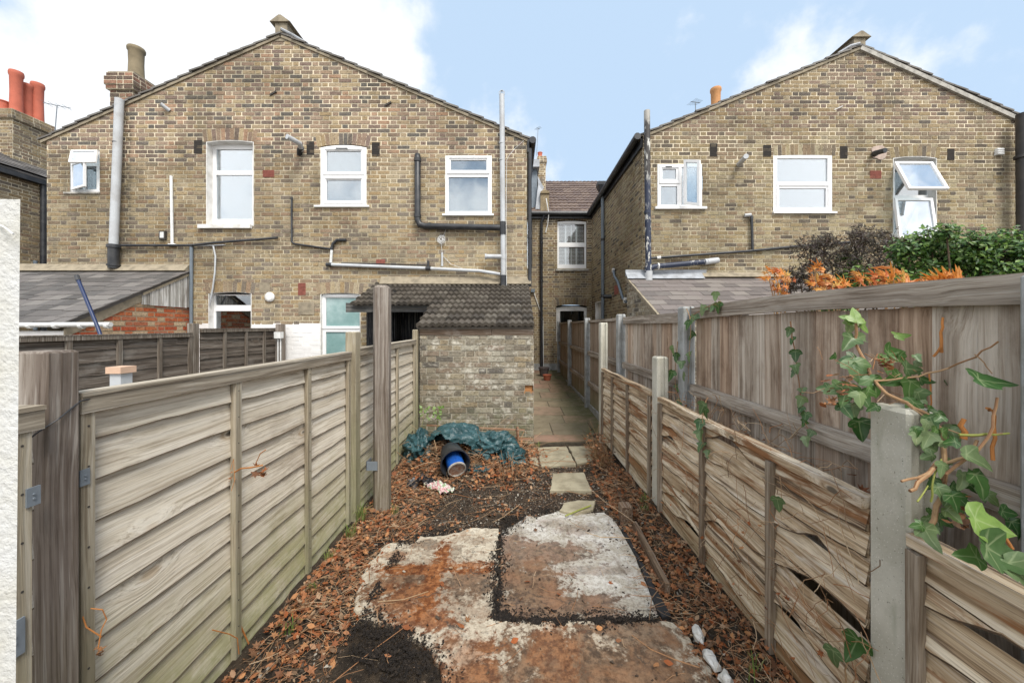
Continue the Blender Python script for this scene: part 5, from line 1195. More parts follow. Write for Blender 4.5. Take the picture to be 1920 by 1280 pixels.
# polygon is concave: fill by triangulation
def poly_slab(name, pts, z0, z1, mat, label, cat, rough=.012, kind=None):
    from mathutils.geometry import tessellate_polygon
    q = []; n = len(pts)
    for k in range(n):
        a = Vector((*pts[k], 0)); b = Vector((*pts[(k + 1) % n], 0)); L = (b - a).length; m = max(2, int(L / .03)); nrm = Vector((-(b - a).y, (b - a).x, 0)).normalized()
        for i in range(m):
            p = a + (b - a) * i / m; o_ = rough * noise.noise(Vector((p.x * 8, p.y * 8, 7))) + rough * .7 * noise.noise(Vector((p.x * 27, p.y * 27, 1))); q.append(Vector((p.x + nrm.x * o_, p.y + nrm.y * o_, 0)))
    n = len(q); ar = sum(q[k].x * q[(k + 1) % n].y - q[(k + 1) % n].x * q[k].y for k in range(n))
    if ar < 0: q.reverse()
    mb = MB(); mb.v = [(p.x, p.y, z0) for p in q] + [(p.x, p.y, z1 - .005) for p in q]; ins = []
    for k in range(n):
        t = (q[(k + 1) % n] - q[k - 1]).normalized(); ins.append(q[k] + Vector((-t.y, t.x, 0)) * .006)
    mb.v += [(p.x, p.y, z1) for p in ins]
    for L in range(2):
        for k in range(n): a = L * n + k; b = L * n + (k + 1) % n; mb.f.append((a, b, b + n, a + n)); mb.m.append(0)
    for tr in tessellate_polygon([ins]):
        a, b, c = tr
        if (ins[b] - ins[a]).cross(ins[c] - ins[a]).z < 0: a, b, c = c, b, a
        mb.f.append((2 * n + a, 2 * n + b, 2 * n + c)); mb.m.append(0)
    return tag(mb.build(name, mat), label, cat, kind=kind)
mL = slabmat('rust_stained_concrete', (.46, .40, .31), ((-.5, 2.25, .45, .42, .6), (-.63, 2.24, .27, .22, 1), (-.28, 2.30, .20, .20, .95), (.33, 1.70, .68, .30, 1), (-.45, 1.60, .3, .2, .8), (-.62, 2.68, .15, .07, .8), (.62, 1.85, .3, .25, .9), (-.1, 1.62, .4, .17, .95), (-.25, 2.72, .12, .05, .5)),
             ((-.49, 2.35, .065, .50, 1), (-.55, 2.41, .42, .06, 1), (-.60, 2.2, .2, .12, .7), (-.3, 1.6, .3, .15, .6), (.2, 1.75, .12, .3, .5), (-.48, 1.99, .16, .09, .9), (-.27, 2.45, .16, .05, .9), (-.8, 2.55, .10, .06, .6), (-.20, 1.75, .16, .2, .6), (-.62, 2.10, .2, .05, .6)))
poly_slab('concrete_slab', L_pts, -.05, zs, mL, 'large rust-stained concrete slab with a rusty cross mark in the foreground', 'concrete slab', rough=.028)
S_pts = [sp_(p[0], p[1], .012) for p in ((941, 992), (960, 985), (988, 966), (1010, 968), (1050, 956), (1095, 962), (1132, 960), (1152, 972), (1168, 998), (1195, 1050), (1234, 1148), (1238, 1156), (1000, 1154), (934, 1150))]
mS = slabmat('pale_stained_concrete', (.36, .33, .275), ((.07, 2.25, .32, .34, 1), (.25, 2.10, .50, .13, .95), (.2, 2.60, .40, .16, .9), (.0, 2.55, .14, .3, .9), (.5, 2.92, .2, .08, .55), (.5, 2.42, .35, .05, .5), (.32, 3.0, .12, .08, .4)), (), pale=(.60, .585, .55))
poly_slab('concrete_slab', S_pts, -.05, .012, mS, 'whitish square concrete slab set lower, mottled brown on its left', 'concrete slab')
# ---- paving
def paving():
    b = B('sandstone_paving', .8, .3); v = b.pos(); r = b.rpi(); x, y, z = b.xyz(v)
    c = b.ramp(r, [(0, (.26, .185, .13)), (.2, (.22, .185, .125)), (.4, (.27, .215, .145)), (.6, (.20, .165, .115)), (.8, (.28, .175, .125))], True)
    c = b.mix(b.sm(b.noise(v, 5, 6, .7), .40, .7, 0, .7), c, (.125, .10, .065))
    c = b.mix(b.ma('MULTIPLY', b.sm(x, .55, 1.3, 0, .9), b.sm(b.noise(v, 7, 5, .7), .3, .6)), c, (.10, .105, .04))
    c = b.mix(b.sm(b.noise(v, 40, 4, .7), .55, .75, 0, .4), c, (.36, .31, .22)); b.col(c); b.bump(b.noise(v, 25, 5, .7), .35, .006); return b.m
m_pave = paving(); m_joint = plain('paving_joint', (.10, .085, .06), .95, .2, 20)
zp = lambda y: .045 + max(0, (y - 5.3)) * .026
mb = MB(); mb.hexa([(.24, 5.02, -.05), (1.42, 5.02, -.05), (1.42, 11.8, -.05), (.24, 11.8, -.05), (.24, 5.02, zp(5.0) - .012), (1.42, 5.02, zp(5.0) - .012), (1.42, 11.8, zp(11.8) - .012), (.24, 11.8, zp(11.8) - .012)], 1)
mb.hexa([(1.42, 5.4, -.05), (2.5, 5.4, -.05), (2.5, 11.8, -.05), (1.42, 11.8, -.05), (1.42, 5.4, -.01), (2.5, 5.4, -.01), (2.5, 11.8, .1), (1.42, 11.8, .1)], 1)
def flag(x0, x1, y0, y1):
    g = .003; p = [(x0 + g, y0 + g), (x1 - g, y0 + g), (x1 - g, y1 - g), (x0 + g, y1 - g)]; h = U(-.002, .003)
    p = [(x + U(-.004, .004), y + U(-.004, .004)) for x, y in p]
    mb.hexa([(x, y, zp(y) - .03) for x, y in p] + [(x + (.004 if k in (0, 3) else -.004), y + (.004 if k < 2 else -.004), zp(y) + h) for k, (x, y) in enumerate(p)], 0)
random.seed(17); y = 5.03; rowk = 0
while y < 11.7:
    d = [.30, .60, .45, .60, .45][rowk % 5]; d = min(d, 11.78 - y); x = .265; ws = [(.70, .46), (.30, .60, .26), (.55, .61), (.60, .56), (.40, .76)][rowk % 5]
    for w in ws: flag(x, min(x + w, 1.41), y, y + d); x += w
    y += d; rowk += 1
tag(mb.build('path', [m_pave, m_joint]), 'damp sandstone flag path in the passage beside the shed', 'path', kind='structure')
m_flag2 = plain('mossy_flagstone', (.36, .32, .225), .9, .15, 7, dirt=(.21, .18, .12), bump=.4)
def flagstone(pts, label, z=.035):
    poly_slab('flagstone', [sp_(p[0], p[1], z) for p in pts], -.02, z, m_flag2, label, 'paving slab', rough=.010)['group'] = 'flagstones set in the soil'
flagstone(((1008, 838), (1062, 836), (1080, 870), (1014, 873)), 'square flagstone at the foot of the passage path, between two smaller ones')
flagstone(((1066, 836), (1122, 835), (1112, 862), (1082, 869)), 'dark partly buried flagstone beside the low fence at the path end')
flagstone(((990, 845), (1004, 841), (1010, 872), (992, 866)), 'narrow flagstone nearest the shed corner')
flagstone(((1036, 886), (1095, 885), (1109, 919), (1032, 918)), 'square flagstone alone in the dark soil')
flagstone(((1058, 942), (1085, 936), (1117, 938), (1112, 953), (1080, 961), (1050, 955)), 'broken little flagstone just beyond the pale slab')

# ================================================================ LITTER
def leafcol(name, st, tr=.15): return islands(name, st, .75, transl=tr, sc=90)
m_leafdead = leafcol('dead_leaves', [(.19, .06, .022), (.30, .11, .04), (.42, .19, .09), (.22, .095, .045), (.12, .06, .032), (.42, .29, .18), (.32, .09, .025), (.18, .10, .06), (.50, .24, .10), (.10, .055, .035)])
m_twig = islands('twigs', [(.36, .20, .10), (.24, .11, .05), (.46, .32, .19), (.13, .08, .045), (.38, .17, .07), (.50, .38, .25), (.20, .12, .07)], .85)
m_chip = islands('wood_chips', [(.022, .017, .013), (.05, .034, .024), (.12, .075, .045), (.020, .016, .013), (.14, .10, .07), (.035, .026, .02), (.05, .04, .03), (.40, .36, .30)], .9)
random.seed(101)
def inslab(x, y):
    return (-.83 < x < .76 and 1.3 < y < 2.72 and x > -.92 + (2.05 - y) * .1) or (-.1 < x < .7 and 1.9 < y < 3.08)
def dens(x, y):
    d = 0
    if x < -.62: d = .9 if x < -.80 else .5
    if x < -.55 and y < 1.98: d = max(d, .8)
    if x > .84: d = 1.5
    if inslab(x, y): return .012
    if y > 2.8 and x < .4: d = max(d, .30 if y < 3.5 else .6)
    if y > 2.8 and x < -.7: d = 1.2
    if y > 3.6 and x < .05: d = 1.1
    if x > .85 and y > 3.3: d = 1.1
    if d == 0: d = .10
    if y > 2.8 and -.75 < x < .85 and y < 4.0: d *= .45
    return d * max(.10 if (abs(x) < .75 and y < 3.6) else .6, min(1.6, 1 + 4.2 * noise.noise(Vector((x * 3.6, y * 3.6, 2.2)))))
def scatter(n, fn, f, yr=(1.05, 4.98)):
    k = 0; t = 0
    while k < n and t < n * 40:
        t += 1; x = U(-1.25, 1.12); y = U(*yr)
        if y > 4.85 and x > .25: continue
        if R() * 1.3 < f(x, y): fn(x, y); k += 1
surf = lambda x, y: max(gh(x, y), (zs if inslab(x, y) and not (-.1 < x < .75 and y > 2) else .012 if inslab(x, y) else -1))
def rotm(): return Matrix.Rotation(U(0, 6.28), 3, 'Z') @ Matrix.Rotation(U(-.6, .6), 3, 'X') @ Matrix.Rotation(U(-.6, .6), 3, 'Y')
LEAFS = [[(0, -.5), (.22, -.25), (.30, .02), (.20, .3), (0, .55), (-.2, .3), (-.28, 0), (-.2, -.27)],
         [(0, -.5), (.12, -.2), (.48, -.25), (.28, 0), (.5, .25), (.18, .2), (0, .6), (-.18, .2), (-.5, .28), (-.28, 0), (-.46, -.26), (-.12, -.2)]]
def dleaf(mb, c, s, M_=None, shape=None, curl=None):
    M_ = M_ or rotm(); sh = shape or random.choice(LEAFS); cu = U(-.9, 1.4) if curl is None else curl; i = len(mb.v)
    mb.v.append(tuple(Vector(c) + M_ @ Vector((0, 0, 0))))
    for x, y in sh: mb.v.append(tuple(Vector(c) + M_ @ Vector((x * s, y * s, cu * s * (x * x + .5 * y * y) + U(-.05, .05) * s))))
    n = len(sh)
    for k in range(n): mb.f.append((i, i + 1 + k, i + 1 + (k + 1) % n)); mb.m.append(0)
lm = MB(); scatter(6200, lambda x, y: dleaf(lm, (x, y, surf(x, y) + U(.003, .026)), U(.016, .046)), dens)
for _ in range(2400):
    y_ = 1.2 + 3.4 * R() ** 1.2; x_ = U(.84, 1.12) if R() < .62 else U(-1.24, -1.0)
    if noise.noise(Vector((x_ * 2, y_ * 4, 5))) > -.12: dleaf(lm, (x_, y_, surf(x_, y_) + U(.01, .05)), U(.018, .044))
tag(lm.build('leaf_litter', m_leafdead), 'orange-brown dead leaves strewn over the yard', 'dead leaves', kind='stuff')
tm = MB()
def twig(x, y, L=None, r=None, z=None):
    a = U(0, 6.28); L = L or U(.04, .22) ** 1.0; r = r or U(.0007, .0020); p = Vector((x, y, (surf(x, y) if z is None else z) + U(.004, .03))); pts = [p]; d = Vector((cos(a), sin(a), U(-.12, .22)))
    for k in range(3): d = (d + Vector((U(-.3, .3), U(-.3, .3), U(-.2, .15)))).normalized(); p = p + d * L / 3; p.z = max(p.z, surf(p.x, p.y) + .002) if abs(p.x) < 1.25 else p.z; pts.append(p)
    pts = [Vector((max(-1.24, min(1.10, q.x)), q.y, q.z)) for q in pts]
    tm.tube(pts, r, 4, cap=False, r1=r * .6)
scatter(4300, twig, lambda x, y: dens(x, y) * .9)
scatter(90, lambda x, y: twig(x, y, U(.25, .55), U(.002, .004)), lambda x, y: dens(x, y) if not inslab(x, y) else 0)
tag(tm.build('twig_litter', m_twig), 'dry twigs and stalks scattered over the yard', 'twigs', kind='stuff')
cm_ = MB()
CS = 1
def chip(x, y):
    s = CS * U(.003, .009) * (1.7 if R() < .12 else 1); c = Vector((x, y, surf(x, y) + U(0, .008))); M_ = rotm(); q = [M_ @ Vector(v_) * s for v_ in ((-1, -.5, 0), (1.2, -.4, .1), (.9, .6, 0), (-.9, .5, .1), (0, 0, .8))]
    i = len(cm_.v); cm_.v += [tuple(c + v_) for v_ in q]
    for f in ((0, 1, 4), (1, 2, 4), (2, 3, 4), (3, 0, 4)): cm_.f.append(tuple(i + t for t in f)); cm_.m.append(0)
for _ in range(5200):
    x_, y_ = U(.15, 1.0), U(2.95, 4.6)
    if noise.noise(Vector((x_ * 3, y_ * 3, 9))) > -.1 and not inslab(x_, y_): pcx = cm_; chip(x_, y_)
scatter(24000, chip, lambda x, y: 1.3 if (2.7 < y < 4.3 and -.9 < x < 1.0 and not inslab(x, y)) else (.9 if not inslab(x, y) else .018) )
# black crumb piles at the slab's edges
blk = MB(); cm_old = cm_; cm_ = blk; CS = .7
for poly in (L_pts, S_pts):
    for k in range(len(poly)):
        a_, b_ = Vector((*poly[k], 0)), Vector((*poly[(k + 1) % len(poly)], 0)); LL = (b_ - a_).length; nn_ = Vector((-(b_ - a_).y, (b_ - a_).x, 0)).normalized()
        for q in range(int(LL * 750)):
            p = a_.lerp(b_, R()); w_ = .012 + .05 * max(0, .25 + noise.noise(Vector((p.x * 6, p.y * 6, 4.4)))); p = p + nn_ * random.gauss(0, w_)
            if p.y > 1.3 and -1.2 < p.x < 1.1 and not (p.x > .3 and p.y < 1.6 and abs(p.x) < .8): chip(p.x, p.y)
for _ in range(9500):
    cx_, cy_, r_ = random.choice(((-.62, 1.82, .15), (-.80, 1.95, .14), (-.50, 1.72, .12), (-.62, 1.82, .15), (-.86, 2.2, .10), (-.05, 2.02, .05), (.12, 1.985, .03), (.25, 1.985, .035), (.45, 1.985, .035), (-.09, 2.2, .025), (-.10, 2.4, .02), (-.86, 2.5, .12), (-.6, 2.83, .12), (-.4, 2.86, .1), (-.2, 2.9, .1), (.0, 3.1, .12), (.25, 3.2, .12), (-.9, 2.7, .12)))
    a = U(0, 6.28); q = r_ * R() ** .6 * (1 + .5 * noise.noise(Vector((cos(a) * 2, sin(a) * 2, cx_ * 9)))); chip(cx_ + cos(a) * q, cy_ + sin(a) * q * .8)
cm_ = cm_old; tag(blk.build('soil_crumbs', islands('black_crumbs', [(.010, .008, .007), (.022, .017, .014), (.012, .010, .009), (.04, .03, .022)], .95)), 'black crumbly compost spilled along the slab edges', 'compost', kind='stuff')
tag(cm_.build('wood_chip_mulch', m_chip), 'dark mulch, grit and pale chips covering the soil', 'mulch', kind='stuff')
# grass tufts along the left fence
m_grass = islands('grass_blades', [(.10, .17, .03), (.16, .24, .05), (.24, .27, .09), (.30, .27, .13)], .7, transl=.2)
random.seed(55)
gm = MB()
def tuft(x, y, n, h):
    for _ in range(n):
        a = U(0, 6.28); p = Vector((x + U(-.03, .03), y + U(-.03, .03), surf(x, y))); hh = h * U(.5, 1.1); d = Vector((cos(a), sin(a), 0)) * hh * U(.2, .8); w = Vector((-sin(a), cos(a), 0)) * .0022
        q = p + d * .35 + Vector((0, 0, hh * .7)); t = p + d + Vector((0, 0, hh * U(.6, 1))); i = len(gm.v); gm.v += [tuple(v_) for v_ in (p - w, p + w, q + w * .8, q - w * .8, t)]
        gm.f += [(i, i + 1, i + 2, i + 3), (i + 3, i + 2, i + 4)]; gm.m += [0, 0]
for (x, y, n, h) in ((-1.22, 3.0, 50, .16), (-1.2, 2.75, 40, .13), (-1.22, 2.5, 25, .09), (-1.15, 1.9, 14, .09), (-1.2, 3.3, 30, .12), (-1.18, 2.2, 14, .08), (1.08, 3.1, 25, .1), (1.05, 3.0, 18, .08), (.32, 4.9, 16, .08), (-1.0, 3.15, 20, .08), (1.02, 1.6, 14, .1)): tuft(x, y, n, h)
tag(gm.build('grass', m_grass), 'thin green grass sprouting at the fence feet', 'grass', kind='stuff')
# timbers lying by the right fence
def timber(a, b, w, h, label, mat=None):
    mb = MB(); mb.beam(a, b, w, h); o = mb.build('timber_edging', mat or m_cedar); tag(o, label, 'timber', 'old timbers along the right fence'); return o
m_oldt = wood('rotten_timber', [(.09, .055, .035), (.16, .105, .07), (.22, .16, .11)], 1, knots=False)
G3 = lambda px, py, z: Vector((*sp_(px, py, z), z))
timber(G3(1130, 835, .03), G3(1176, 968, .035), .035, .07, 'weathered edging timber beyond the stub post by the right fence', m_oldt)
timber(G3(1190, 985, .05), G3(1252, 1105, .05), .028, .07, 'reddish edging timber beside the pale slab', m_oldt)
timber(G3(1222, 985, .075), G3(1330, 1135, .075), .04, .05, 'dark edging timber half buried in leaves nearest the low fence', m_oldt)
mb = MB(); c = sp_(1178, 985, .0); mb.cbox(c[0] - .06, c[0] + .035, c[1] - .01, c[1] + .08, -.05, .155); tag(mb.build('stub_post', m_oldt), 'sawn-off square post stub at the far corner of the pale slab', 'post')
mb = MB(); random.seed(8); a0 = [sp_(*p_, .03) for p_ in ((1160, 972), (1176, 1000), (1204, 1052), (1240, 1120), (1258, 1152), (1242, 1156), (1232, 1140), (1196, 1046), (1168, 996))]
mb.prism([(x, y) for x, y in a0][::-1], .0, .028); tag(mb.build('edging_strip', plain('black_membrane', (.022, .022, .024), .7, .1, 20, bump=.4)), 'black plastic strip along the right side of the pale slab', 'edging strip')
m_chalk = plain('white_rubble', (.66, .65, .62), .9, .15, 20, dirt=(.4, .38, .33), bump=.6)
def rubble(x, y, s, label, z=None):
    mb = MB(); n = 9; rings = 5; i0 = 0; sd_ = U(0, 99)
    for k in range(rings + 1):
        ph = pi * k / rings
        for a in range(n):
            t = 2 * pi * a / n; d = Vector((sin(ph) * cos(t), sin(ph) * sin(t), cos(ph))); r_ = 1 + .5 * noise.noise(d * 1.5 + Vector((sd_, 0, 0))); mb.v.append((x + d.x * s[0] * r_, y + d.y * s[1] * r_, (surf(x, y) + .028 if z is None else z) + s[2] * .6 + d.z * s[2] * r_))
    for k in range(rings):
        for a in range(n): b = (a + 1) % n; mb.f.append((k * n + a, k * n + b, (k + 1) * n + b, (k + 1) * n + a)); mb.m.append(0)
    tag(mb.build('rubble', m_chalk), label, 'rubble', 'white plaster lumps')
rubble(*sp_(1308, 1180, .07), (.026, .045, .026), 'white plaster lump topmost of the line beside the slab')
rubble(*sp_(1335, 1225, .08), (.026, .06, .024), 'long flat white plaster lump, middle of the line beside the slab')
rubble(*sp_(1362, 1258, .09), (.028, .036, .026), 'white plaster lump nearest the camera in the line beside the slab')
# ================================================================ RUBBISH HEAP
m_bag = None
def bagmat():
    b = B('dark_green_polythene', .32, .5); v = b.pos()
    c = b.mix(b.sm(b.noise(v, 5, 5, .6), .35, .7), (.012, .045, .052), (.045, .105, .115))
    c = b.mix(b.sm(b.noise(v, 30, 5, .7), .62, .74, 0, .6), c, (.20, .15, .10))
    b.col(c); b.bump(b.noise(b.map(v, (1, 1, .6)), 22, 6, .7, 1.0), .8, .012); return b.m
m_bag = bagmat()
def bag(c, r, seed, label, hole=None, ro=1):
    """crumpled sack: displaced sphere, optionally torn open"""
    mb = MB(); n, m = 84, 48; c = Vector(c); keep = {}
    for j in range(m + 1):
        ph = pi * j / m
        for i in range(n):
            t = 2 * pi * i / n; d = Vector((sin(ph) * cos(t), sin(ph) * sin(t), cos(ph))); q = d * 2.2 + Vector((seed, 0, 0))
            f = 1 + .34 * ro * noise.noise(q) + .17 * ro * (1 - 2.6 * abs(noise.noise(q * 1.7))) + .045 * (1 - 2.4 * abs(noise.noise(q * 4.2)))
            p = Vector((d.x * r[0] * f, d.y * r[1] * f, d.z * r[2] * f)); z = max(c.z + p.z, surf(c.x + p.x, c.y + p.y) - .01)
            mb.v.append((c.x + p.x, c.y + p.y, z))
            keep[(j, i)] = not (hole and any((d - Vector(h[0]).normalized()).length < h[1] + .12 * noise.noise(d * 9) for h in hole))
    for j in range(m):
        for i in range(n):
            k = (i + 1) % n
            if keep[(j, i)] and keep[(j + 1, k)]: mb.f.append((j * n + i, (j + 1) * n + i, (j + 1) * n + k, j * n + k)); mb.m.append(0)
    o = mb.build('rubbish_bag', m_bag, smooth=True); return tag(o, label, 'rubbish bag', 'torn green rubbish bags')
b1 = bag((-.68, 4.46, .19), (.33, .25, .22), 3.1, 'largest dark green rubbish bag, torn open, against the shed wall', hole=[((-.62, -1, .2), .48), ((.20, -1, -.02), .34)], ro=.45)
bag((-1.12, 4.45, .12), (.15, .24, .19), 8.4, 'slumped green rubbish bag in the corner by the left fence')
bag((-.22, 4.42, .16), (.23, .20, .16), 14.2, 'crumpled green rubbish bag right of the largest one', hole=[((.3, -1, -.2), .3)])
bag((-.03, 4.28, .08), (.14, .16, .11), 20.7, 'small flattened green rubbish bag at the right end of the heap')
bag((-.42, 4.08, .03), (.16, .08, .035), 25.7, 'flat green plastic scrap in front of the bags')
# twigs and leaves inside / over the heap
random.seed(77); hm = MB()
for _ in range(420):
    c = Vector((-.80 + U(-.22, .24), 4.42 + U(-.14, .1), .06 + U(0, .16))); a = U(0, 6.28); L = U(.05, .2); hm.tube([c, c + Vector((cos(a) * L, sin(a) * L * .5, U(-.05, .06)))], U(.001, .0025), 4, cap=False)
for _ in range(120):
    c = Vector((U(-1.15, .2), U(4.0, 4.6), .05)); c.z = surf(c.x, c.y) + U(.02, .22 if c.y > 4.3 else .06); a = U(0, 6.28); L = U(.15, .5); hm.tube([c, c + Vector((cos(a) * L * .5, sin(a) * L * .3, U(-.03, .10))), c + Vector((cos(a) * L, sin(a) * L * .5, U(-.08, .16)))], U(.0012, .003), 4, cap=False)
for _ in range(26):
    c = Vector((-.03 + U(-.12, .14), 3.85 + U(-.15, .15), .03)); hm.tube([c, c + Vector((U(-.06, .06), U(-.05, .05), U(.1, .3)))], U(.0012, .003), 4, cap=False)
tag(hm.build('stalks', m_twig), 'dead garden stalks spilling from the torn bags', 'garden waste', kind='stuff')
hl = MB()
for _ in range(900):
    x, y = U(-1.2, .25), U(3.7, 4.85); z = surf(x, y) + U(.0, .10); dleaf(hl, (x, y, z), U(.03, .06))
for _ in range(60): dleaf(hl, (U(-.95, -.45), U(4.6, 4.9), U(.2, .32)), U(.03, .06))
tag(hl.build('heap_leaves', m_leafdead), 'dead leaves heaped round the rubbish bags', 'dead leaves', kind='stuff')
# black bucket on its side, blue tin inside
bk = thing('bucket', 'black plastic bucket lying on its side with a tin inside', 'bucket', (-.62, 4.0, .02))
ax = Vector((.30, -.84, -.12)).normalized(); o0 = Vector((-.70, 4.16, .20))
mb = MB(); mb.lathe(o0, [(0, 0), (.105, 0), (.112, .02), (.145, .27), (.155, .275), (.157, .295), (.146, .297), (.136, .285), (.104, .03), (0, .025)], 28, axis=ax); mb.build('bucket_body', m_black, bk, smooth=True)
tn = thing('paint_tin', 'blue paint tin with rusty lid lying inside the black bucket', 'tin', (-.6, 3.95, .02)); ax2 = Vector((.34, -.80, -.42)).normalized(); o1 = o0 + ax * .14 + Vector((.0, .0, .015))
mb = MB(); mb.lathe(o1, [(0, 0), (.088, 0), (.090, .01), (.090, .185)], 28, axis=ax2); mb.build('tin_body', plain('blue_tin_paint', (.015, .10, .42), .3, .1, 14, dirt=(.01, .05, .22)), tn, smooth=True)
mb = MB(); mb.lathe(o1, [(.090, .185), (.096, .19), (.096, .205), (.086, .208), (.084, .19)], 28, axis=ax2); mb.build('rim', m_stone, tn, smooth=True)
mb = MB(); mb.lathe(o1, [(.084, .192), (.05, .190), (0, .192)], 24, axis=ax2); mb.build('lid', plain('rusty_lid', (.27, .14, .085), .8, .2, 26, dirt=(.40, .36, .32)), tn)
# crumpled packaging
def sheet(c, sx, sy, seed, cols, name, label, h=.05, rot=0):
    mb = MB(); n = 16; c = Vector(c); M_ = Matrix.Rotation(rot, 3, 'Z')
    for j in range(n + 1):
        for i in range(n + 1):
            u, v_ = i / n - .5, j / n - .5; q = Vector((u * 5, v_ * 5, seed)); p = M_ @ Vector((u * sx * (1 + .3 * noise.noise(q)), v_ * sy * (1 + .3 * noise.noise(q + Vector((9, 0, 0)))), 0)); z = surf(c.x + p.x, c.y + p.y) + .012 + h * abs(noise.noise(q * .9)) * 1.6 + h * .4 * abs(noise.noise(q * 2.5))
            mb.v.append((c.x + p.x, c.y + p.y, z))
    for j in range(n):
        for i in range(n): a = j * (n + 1) + i; mb.f.append((a, a + 1, a + n + 2, a + n + 1)); mb.m.append(0)
    b = B(name + '_mat', .35); v = b.pos(); b.col(b.ramp(b.noise(v, 15, 3, .6, 1.2), cols)); b.bump(b.noise(v, 40, 4), .4, .006)
    tag(mb.build(name, b.m, smooth=True), label, 'packaging', 'discarded packaging by the bucket')
sheet((*sp_(843, 925, .05),), .20, .11, 4.2, [(.35, (.55, .53, .5)), (.46, (.42, .13, .14)), (.52, (.66, .65, .62)), (.58, (.12, .28, .07)), (.66, (.6, .58, .55))], 'plastic_wrapper', 'crumpled white, pink and green wrapper in front of the bucket', rot=-.8) if False else None
def sheet_at(px, py, *a, **k):
    x, y = sp_(px, py, .05); sheet((x, y, 0), *a, **k)
sheet_at(824, 908, .34, .15, 4.2, [(.34, (.62, .60, .57)), (.43, (.45, .16, .17)), (.49, (.70, .69, .66)), (.56, (.14, .30, .08)), (.64, (.66, .64, .6))], 'plastic_wrapper', 'crumpled white, pink and green wrapper in front of the bucket', rot=-.7)
sheet_at(790, 900, .26, .16, 9.1, [(.3, (.012, .012, .014)), (.6, (.03, .03, .034)), (.75, (.16, .15, .14))], 'plastic_wrapper', 'crumpled black plastic wrapper left of the bucket', rot=.5, h=.08)
# broken trellis against the shed
tr = thing('trellis', 'broken reddish timber trellis leaning at the foot of the shed wall', 'trellis', (-.4, 4.9, 0))
def slat(a, b, w=.022, h=.018): k = MB(); k.beam(a, b, w, h); k.build('slat', m_cedar, tr)
slat(P(800, 797, 4.90), P(984, 806, 4.86)); slat(P(945, 820, 4.84), P(1000, 824, 4.84), .03, .03); slat(P(970, 800, 4.82), P(972, 846, 4.80), .022, .03); slat(P(800, 822, 4.9), P(946, 826, 4.86))

# pots at the end of the passage
def plant_pot(x, y, r, h, mat, label):
    z = zp(y); k = MB(); k.lathe((x, y, z), [(0, .0), (r * .7, 0), (r * .95, h * .85), (r * 1.05, h * .86), (r * 1.05, h), (r * .95, h), (r * .9, h * .8), (0, h * .78)], 20); t = k.build('plant_pot', mat, smooth=True); tag(t, label, 'plant pot')
plant_pot(PX(1020, 10.6), 10.6, .15, .25, plain('grey_brown_pot', (.11, .09, .085), .8, .1, 8), 'larger dark grey plant pot at the end of the passage')
plant_pot(PX(1026, 9.9), 9.9, .115, .15, m_terra, 'small terracotta plant pot in front of the grey one')

# ================================================================ PLANTS
def leafmat(name, st, tr=.25, rough=.45, vein=True):
    b = B(name, rough, .5); r = b.rpi(); v = b.pos(); n = len(st)
    c = b.ramp(r, [(i / max(1, n - 1), k) for i, k in enumerate(st)])
    c = b.mix(b.sm(b.noise(v, 45, 4, .6), .42, .7, 0, .5), c, b.mix(1, c, (.5, .6, .45), 'MULTIPLY'))
    c = b.mix(b.sm(b.noise(v, 16, 5, .7), .62, .70, 0, .35), c, (.30, .30, .13))
    if vein: c = b.mix(b.sm(b.n('Attribute', attribute_name='vein').outputs['Fac'], .55, .95, 0, .5), c, b.mix(.5, c, (.50, .56, .32)))
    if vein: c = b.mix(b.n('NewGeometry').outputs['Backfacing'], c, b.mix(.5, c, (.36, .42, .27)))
    b.col(c); b.bump(b.noise(v, 60, 3), .25, .003)
    t_ = b.n('BsdfTranslucent', {0: c}); ms = b.n('MixShader', {0: tr, 1: b.p.outputs[0], 2: t_.outputs[0]}); b.t.links.new(ms.outputs[0], b.t.nodes['Material Output'].inputs[0]); return b.m
m_ivy = leafmat('ivy_leaf', [(.030, .085, .018), (.055, .13, .026), (.08, .16, .04), (.14, .20, .09), (.04, .10, .025), (.20, .27, .13), (.10, .17, .035)])
m_ivyl = leafmat('young_ivy_leaf', [(.13, .24, .045), (.19, .30, .07), (.27, .33, .15)])
m_ivyd = leafmat('dark_ivy_leaf', [(.018, .065, .010), (.03, .09, .016)], .12)
m_stem = islands('ivy_stem', [(.30, .17, .085), (.36, .24, .13), (.24, .12, .06)], .8, sc=40)
m_stemo = plain('orange_root', (.50, .20, .055), .8, .15, 30); m_stemg = plain('green_stem', (.26, .28, .06), .6, .1, 20)
IVY = [(0, -.42), (.10, -.50), (.36, -.40), (.50, -.12), (.30, -.02), (.28, .16), (.02, .62), (-.24, .18), (-.30, -.02), (-.50, -.10), (-.38, -.40), (-.10, -.50)]
def smooth_outline(pts):
    out = []; n = len(pts)
    for k in range(n):
        p0, p1, p2, p3 = [pts[(k + d) % n] for d in (-1, 0, 1, 2)]; out.append(p1)
        out.append(tuple((-p0[i] + 9 * p1[i] + 9 * p2[i] - p3[i]) / 16 for i in (0, 1)))
    return out
IVY2 = smooth_outline(IVY); IVYTIP = {4: 0, 6: 1, 12: 1, 18: 1, 20: 0}
